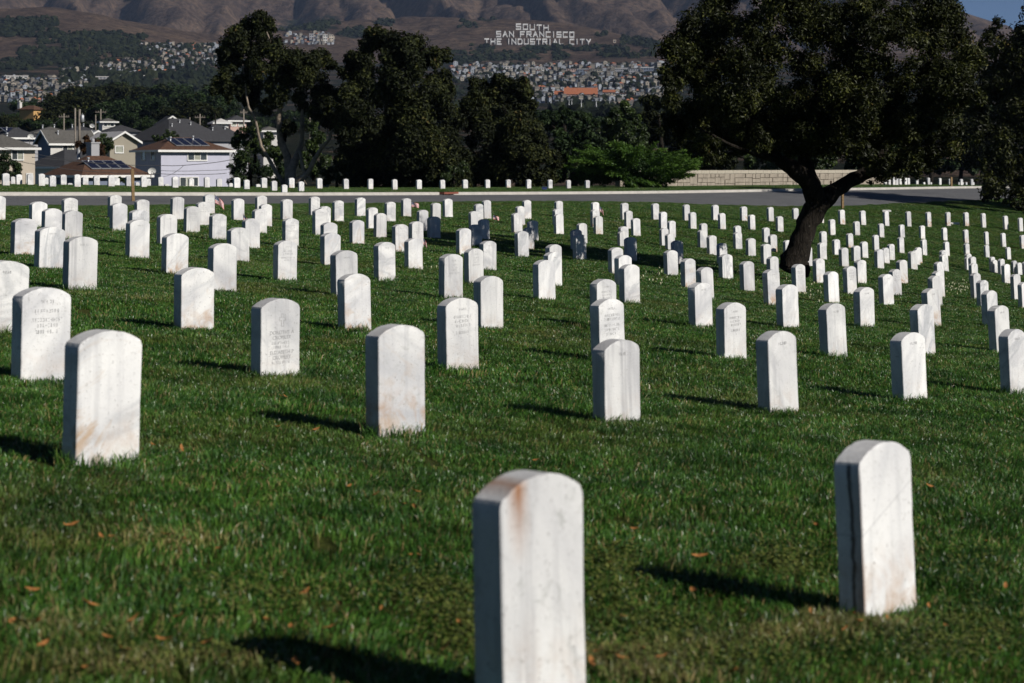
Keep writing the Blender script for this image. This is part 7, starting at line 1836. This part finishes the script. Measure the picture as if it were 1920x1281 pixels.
def grass_material():
    m, nt, ns, ls, b = mat_new('grass_blade')
    at_ = ns.new('ShaderNodeAttribute')
    at_.attribute_name = 'tint'
    ge = ns.new('ShaderNodeNewGeometry')
    n1 = noise_node(nt, 0.42, 4, 0.62, 0.8, ge.outputs['Position'])
    n2 = noise_node(nt, 2.2, 4, 0.65, 0.5, ge.outputs['Position'])
    r = ramp(ns, [(0.0, (0.013, 0.048, 0.009)), (0.45, (0.048, 0.142, 0.020)), (0.88, (0.150, 0.285, 0.050)), (0.95, (0.27, 0.22, 0.10))])
    ls.new(at_.outputs['Fac'], r.inputs[0])
    warm = math_node(nt, 'MULTIPLY', map_range(nt, n1.outputs['Fac'], 0.50, 0.66, 0.0, 0.6), map_range(nt, n2.outputs['Fac'], 0.35, 0.6, 0.3, 1.0))
    c = mix_node(nt, warm, r.outputs[0], (0.118, 0.112, 0.034))
    dk = ramp(ns, [(0.36, (0.42, 0.52, 0.48)), (0.64, (1.35, 1.25, 1.15))])
    ls.new(n2.outputs['Fac'], dk.inputs[0])
    c = mix_node(nt, 1.0, c, dk.outputs[0], 'MULTIPLY')
    ls.new(c, b.inputs['Base Color'])
    b.inputs['Roughness'].default_value = 0.38
    b.inputs['Specular IOR Level'].default_value = 0.5
    tr = ns.new('ShaderNodeBsdfTranslucent')
    ls.new(c, tr.inputs[0])
    mx = ns.new('ShaderNodeMixShader')
    mx.inputs[0].default_value = 0.22
    ls.new(b.outputs[0], mx.inputs[1])
    ls.new(tr.outputs[0], mx.inputs[2])
    ls.new(mx.outputs[0], ns['Material Output'].inputs[0])
    return m
M['grass'] = grass_material()

patches = bpy.data.collections.new('grass_patches')
def src(me):
    o = bpy.data.objects.new(me.name, me)
    patches.objects.link(o)
NK = 4
for k in range(NK): src(blade_patch(f'grass_a_{k}', .5, 1500, .040, .0046, 60 + k, M['grass'], .8))
for k in range(NK): src(blade_patch(f'grass_b_{k}', 1.0, 3200, .042, .0070, 70 + k, M['grass'], .85))
for k in range(NK): src(blade_patch(f'grass_c_{k}', 2.0, 5200, .044, .013, 80 + k, M['grass'], .85))
P, K = [], []
def scatter(y0, y1, s, base, jitter, cond=None, full=False):
    ys = np.arange(y0, y1, s)
    for y in ys:
        lim = .275 * y + 2.2
        xs = np.arange(-lim, lim, s)
        for x in xs:
            xx, yy = x + (rng.random() - .5) * s * jitter, y + (rng.random() - .5) * s * jitter
            q = yy - RS * xx
            if cond(q, xx, yy):
                P.append((xx, yy))
                K.append(base + int(rng.integers(NK)))
edge = 2.4
scatter(4.2, 13.5, .46, 0, .5, lambda q, x, y: True)
scatter(13.5, 34.0, .92, NK, .5, lambda q, x, y: q < ROAD_NEAR - 1.2)
scatter(34.0, 118.0, 1.8, 2 * NK, .5, lambda q, x, y: q < ROAD_NEAR - edge)
scatter(34.0, 118.0, .55, 0, .6, lambda q, x, y: ROAD_NEAR - edge - .6 <= q < ROAD_NEAR - .15)
scatter(60.0, 150.0, 1.8, 2 * NK, .5, lambda q, x, y: ROAD_FAR + edge < q < ROAD_FAR + 34)
scatter(60.0, 150.0, .55, 0, .6, lambda q, x, y: ROAD_FAR + .5 <= q < ROAD_FAR + edge + .6)
P = np.array(P)
Z = ground_z(P[:, 0], P[:, 1])
e_ = .4
nx_ = -(ground_z(P[:, 0] + e_, P[:, 1]) - ground_z(P[:, 0] - e_, P[:, 1])) / (2 * e_)
ny_ = -(ground_z(P[:, 0], P[:, 1] + e_) - ground_z(P[:, 0], P[:, 1] - e_)) / (2 * e_)
rots = []
for a, b in zip(nx_, ny_):
    qn = Vector((a, b, 1)).to_track_quat('Z', 'Y').to_matrix() @ Matrix.Rotation(rng.integers(4) * math.pi / 2, 3, 'Z')
    rots.append(tuple(qn.to_euler()))
gm = bpy.data.meshes.new('grass')
gm.from_pydata([(x, y, z) for (x, y), z in zip(P, Z)], [], [])
a = gm.attributes.new('kind_index', 'INT', 'POINT')
a.data.foreach_set('value', np.array(K, np.int32))
a = gm.attributes.new('turn', 'FLOAT_VECTOR', 'POINT')
a.data.foreach_set('vector', np.array(rots, np.float32).ravel())
grow = .62 + .85 * fbm(P[:, 0] * .55 + 3, P[:, 1] * .55, 3, 91)
a = gm.attributes.new('growth', 'FLOAT_VECTOR', 'POINT')
a.data.foreach_set('vector', np.stack([np.ones_like(grow), np.ones_like(grow), grow], 1).astype(np.float32).ravel())
grass = tag(link('grass', gm), 'short green lawn grass with dry blades between the headstones', None, None, 'stuff')
ng = bpy.data.node_groups.new('grass_scatter', 'GeometryNodeTree')
ng.interface.new_socket('Geometry', in_out='INPUT', socket_type='NodeSocketGeometry')
ng.interface.new_socket('Geometry', in_out='OUTPUT', socket_type='NodeSocketGeometry')
gi, go = ng.nodes.new('NodeGroupInput'), ng.nodes.new('NodeGroupOutput')
ci = ng.nodes.new('GeometryNodeCollectionInfo')
ci.inputs['Collection'].default_value = patches
ci.inputs['Separate Children'].default_value = True
ci.inputs['Reset Children'].default_value = True
ip = ng.nodes.new('GeometryNodeInstanceOnPoints')
ip.inputs['Pick Instance'].default_value = True
asz = ng.nodes.new('GeometryNodeInputNamedAttribute')
asz.data_type = 'FLOAT_VECTOR'
asz.inputs['Name'].default_value = 'growth'
ng.links.new([s for s in asz.outputs if s.enabled][0], ip.inputs['Scale'])
ai = ng.nodes.new('GeometryNodeInputNamedAttribute')
ai.data_type = 'INT'
ai.inputs['Name'].default_value = 'kind_index'
av = ng.nodes.new('GeometryNodeInputNamedAttribute')
av.data_type = 'FLOAT_VECTOR'
av.inputs['Name'].default_value = 'turn'
out_i = [s for s in ai.outputs if s.enabled][0]
out_v = [s for s in av.outputs if s.enabled][0]
L = ng.links.new
L(gi.outputs[0], ip.inputs['Points'])
L(ci.outputs[0], ip.inputs['Instance'])
L(out_i, ip.inputs['Instance Index'])
L(out_v, ip.inputs['Rotation'])
L(ip.outputs[0], go.inputs[0])
md = grass.modifiers.new('scatter', 'NODES')
md.node_group = ng

# taller untrimmed blades hugging the foot of each stone, and dry thatch on worn spots, one mass each
def blades(name, label, pts, hs, ws, tints, seed):
    g = np.random.default_rng(seed)
    pts = np.asarray(pts)
    n = len(pts)
    az, tw = g.random(n) * 6.28, g.random(n) * 6.28
    H, W = np.asarray(hs), np.asarray(ws)
    ln = .15 + .75 * g.random(n)
    bx, by = np.cos(tw) * W * .5, np.sin(tw) * W * .5
    mx, my = np.cos(az) * H * ln, np.sin(az) * H * ln
    b0 = pts - np.array([0, 0, .01])
    v = np.stack([b0 - np.stack([bx, by, 0 * bx], 1), b0 + np.stack([bx, by, 0 * bx], 1),
                  pts + np.stack([mx * .4 + bx * .8, my * .4 + by * .8, H * .6], 1), pts + np.stack([mx * .4 - bx * .8, my * .4 - by * .8, H * .6], 1),
                  pts + np.stack([mx, my, H * (1 - .2 * ln)], 1)], 1).reshape(-1, 3)
    i0 = np.arange(n)[:, None] * 5
    t = np.concatenate([i0 + np.array([[0, 1, 2]]), i0 + np.array([[0, 2, 3]]), i0 + np.array([[3, 2, 4]])])
    tag(link(name, np_mesh(name, v, t, M['grass'], {'tint': np.repeat(np.asarray(tints), 5)})), label, None, None, 'stuff')
g = np.random.default_rng(23)
pt, hh, ww, tt = [], [], [], []
ca, sa = math.cos(R(FACE)), math.sin(R(FACE))
for (x, d, z, sc_) in FEET:
    if d > 45: continue
    n = int(150 * min(1, 14 / d)) + 30
    tall = .7 + .6 * g.random()
    for _ in range(n):
        u, v = g.uniform(-.5, .5), g.uniform(-.5, .5)
        if g.random() < .7: lx, ly = u * SW * 1.05, -ST / 2 - .004 - abs(g.normal()) * .018
        else: lx, ly = (-SW / 2 - .004 - abs(g.normal()) * .018) , v * ST
        lx, ly = lx * sc_, ly * sc_
        px_, py_ = x + lx * ca - ly * sa, d + lx * sa + ly * ca
        pt.append((px_, py_, z))
        hh.append((.045 + .05 * g.random() ** 2) * tall)
        ww.append(.004 + .00012 * d)
        tt.append(min(.97, .2 + .6 * g.random() + (.35 if g.random() < .12 else 0)))
pt = np.array(pt)
pt[:, 2] = ground_z(pt[:, 0], pt[:, 1])
blades('stone_edge_grass', 'taller grass blades hugging the feet of the headstones', pt, hh, ww, tt, 3)
pt, hh, ww, tt = [], [], [], []
wx, wy = [], []
for (x, y, rx, ry, n) in ((1560, 1178, 62, 16, 1500), (1480, 1200, 90, 14, 500), (1640, 1182, 60, 14, 500), (1180, 1245, 110, 22, 900), (1330, 1225, 120, 20, 450), (1250, 1275, 160, 16, 400), (120, 1190, 150, 24, 500), (260, 1255, 220, 20, 700), (300, 1020, 200, 22, 500), (1750, 690, 80, 7, 500), (300, 560, 60, 6, 300), (1120, 612, 70, 6, 400)):
    wx += list(x + g.normal(size=n) * rx * .55)
    wy += list(y + g.normal(size=n) * ry * .55)
for x, y, d in zip(wx, wy, hits(wx, wy, 3.5, 70, 160)):
    if np.isnan(d): continue
    X = at(x, d)
    pt.append((X, d, 0.0))
    hh.append(.03 + .03 * g.random())
    ww.append(.0045)
    tt.append(.90 + .07 * g.random())
pt = np.array(pt)
pt[:, 2] = ground_z(pt[:, 0], pt[:, 1])
blades('dry_thatch', 'dry tan thatch on worn spots of the lawn', pt, hh, ww, tt, 4)

# clover and weeds: low round leaves in patches near the front, one mass
g = np.random.default_rng(12)
def lawn_hits(pxs, pys):
    return hits(pxs, pys, 3.5, 90, 180)
cx_, cy2 = [], []
for (x, y, rx, ry, n) in ((870, 1190, 60, 70, 500), (800, 1120, 80, 40, 300), (1150, 1080, 60, 60, 500), (1480, 1060, 90, 40, 600), (1210, 1180, 120, 80, 500), (1800, 1200, 120, 70, 600), (500, 1130, 160, 40, 350), (1800, 1060, 120, 50, 300), (1400, 1230, 200, 40, 500), (300, 1240, 250, 30, 300)):
    cx_ += list(x + g.normal(size=n) * rx * .6)
    cy2 += list(np.clip(y + g.normal(size=n) * ry * .6, 700, 1330))
dh = lawn_hits(cx_, cy2)
V, Q, T = [], [], []
nb = 0
for x, y, d in zip(cx_, cy2, dh):
    if np.isnan(d): continue
    X, z = at(x, d), 0.0
    for k in range(3):
        a = g.random() * 6.28
        r = .0035 + .0045 * g.random()
        c = np.array([X + g.normal() * .012, d + g.normal() * .012, z + .022 + .022 * g.random()])
        t1 = np.array([math.cos(a), math.sin(a), g.normal() * .35]) * r
        t2 = np.array([-math.sin(a), math.cos(a), g.normal() * .35]) * r
        V += [c - t1, c + t2, c + t1, c - t2]
        Q.append((nb, nb + 1, nb + 2, nb + 3))
        nb += 4
        T += [min(.95, .3 + .6 * g.random())] * 4
M['clover'] = leaf_mat('clover', (0.03, 0.05, 0.008), (0.07, 0.095, 0.016), (0.135, 0.150, 0.035), (0.2, 0.16, 0.06), .5, .3, .15)
V = np.array(V)
V[:, 2] += ground_z(V[:, 0], V[:, 1])
tag(link('clover', np_mesh('clover', V, np.array(Q), M['clover'], {'tint': T})), 'clover and small weeds growing in the foreground lawn', None, None, 'stuff')
# tiny white lawn flowers beyond the tree, one mass
V, Q = [], []
fx = np.concatenate([1790 + g.normal(size=60) * 26, 1520 + g.normal(size=30) * 30, 1230 + g.normal(size=25) * 40, 860 + g.normal(size=12) * 30])
fy = np.concatenate([542 + g.normal(size=60) * 9, 545 + g.normal(size=30) * 12, 520 + g.normal(size=25) * 15, 505 + g.normal(size=12) * 10])
for x, y, d in zip(fx, fy, lawn_hits(fx, fy)):
    if np.isnan(d): continue
    X = at(x, d)
    c = np.array([X, d, gz(X, d) + .06])
    r = .010 + .008 * g.random()
    b0 = len(V)
    V += [c + (r, 0, 0), c + (0, r, 0), c - (r, 0, 0), c - (0, r, 0), c + (0, 0, r * .8), c - (0, 0, .05)]
    Q += [(b0, b0 + 1, b0 + 4), (b0 + 1, b0 + 2, b0 + 4), (b0 + 2, b0 + 3, b0 + 4), (b0 + 3, b0, b0 + 4), (b0, b0 + 3, b0 + 5), (b0 + 2, b0 + 1, b0 + 5)]
M['petal'] = plain('cream_petals', (0.55, 0.55, 0.36), .7)
tag(link('lawn_flowers', np_mesh('lawn_flowers', np.array(V), np.array(Q), M['petal'])), 'tiny cream flowers dotted through the lawn', None, None, 'stuff')

# fallen leaves, each a thing
def leaf_mesh(seed, L, W):
    rr = random.Random(seed)
    mb = MB()
    n = 6
    vs_ = []
    for i in range(n + 1):
        t = i / n
        w = W * math.sin(math.pi * min(1, t * .92 + .06)) ** .8
        curl = .22 * L * (t - .5) ** 2 * 4 * rr.uniform(.5, 1)
        y0 = L * (t - .5)
        vs_ += [(-w / 2, y0, curl + .25 * w), (rr.uniform(-.002, .002), y0, curl), (w / 2, y0, curl + .25 * w)]
    fs = []
    for i in range(n):
        for j in (0, 1): fs.append((i * 3 + j, i * 3 + j + 1, i * 3 + j + 4, i * 3 + j + 3))
    mb.add(vs_, fs, 0, True)
    return mb.mesh('fallen_leaf', M['dry_leaf'])
LV = [leaf_mesh(i, L, W) for i, (L, W) in enumerate(((.085, .035), (.07, .03), (.055, .028), (.10, .036)))]
lp = [(20, 1191), (45, 1192), (70, 1190), (135, 1003), (128, 1008), (262, 998), (190, 1028), (210, 1025), (412, 1050), (302, 1226), (335, 1180), (252, 1188), (200, 1222), (165, 1275), (60, 1130), (780, 939), (700, 945), (655, 930), (755, 962), (606, 992), (690, 1053), (768, 1062),
      (785, 1060), (545, 1203), (498, 1190), (618, 1200), (640, 1155), (572, 1130), (715, 1165), (863, 1190), (838, 1240), (926, 880), (1005, 878), (1190, 1010), (1185, 1030), (1140, 1075), (1120, 1245), (1150, 1250), (1205, 1238), (1190, 1210), (1170, 1178), (1165, 1262), (1240, 1255), (1110, 1265),
      (535, 755), (528, 757), (287, 847), (340, 855), (300, 825), (520, 812), (593, 817), (1850, 1035), (1742, 925), (1775, 1193), (1740, 1155), (1560, 1165), (1600, 1175), (1665, 1180), (1545, 1180), (1610, 1190), (1585, 1200), (1520, 1168), (970, 650), (1885, 1120), (1330, 1140), (1540, 1110), (80, 1240), (420, 1260), (900, 1215)]
g = np.random.default_rng(44)
for _ in range(16): lp.append((g.uniform(0, 1920), 1281 - 330 * g.random() ** 1.6))
dl = lawn_hits([p[0] for p in lp], [p[1] for p in lp])
for (px, py), d in zip(lp, dl):
    if np.isnan(d): continue
    X = at(px, d)
    o = link('fallen_leaf', LV[int(g.integers(4))], None, (X, d, gz(X, d) + .030 + .012 * g.random()))
    o.rotation_euler = (g.normal() * .3, g.normal() * .3, g.random() * 6.28)
    s = .34 + .3 * g.random()
    o.scale = (s, s, s)
    tag(o, 'dry orange brown leaf lying in the grass', 'leaf', 'dry leaves fallen on the lawn')

# ------------------------------------------------------------------ the air between here and the mountain
def haze_box():
    mb = MB()
    mb.box(-3150, 3150, -60, 7300, -12, 720)
    m = bpy.data.materials.new('haze')
    m.use_nodes = True
    nt = m.node_tree
    for n in list(nt.nodes):
        if n.type != 'OUTPUT_MATERIAL': nt.nodes.remove(n)
    pv = nt.nodes.new('ShaderNodeVolumePrincipled')
    pv.inputs['Color'].default_value = (0.50, 0.66, 1.0, 1)
    pv.inputs['Density'].default_value = 2.8e-5
    pv.inputs['Anisotropy'].default_value = 0.0
    nt.links.new(pv.outputs[0], nt.nodes['Material Output'].inputs['Volume'])
    return mb.build('haze', m)
tag(haze_box(), 'thin blue haze in the air over the valley', None, None, 'stuff')
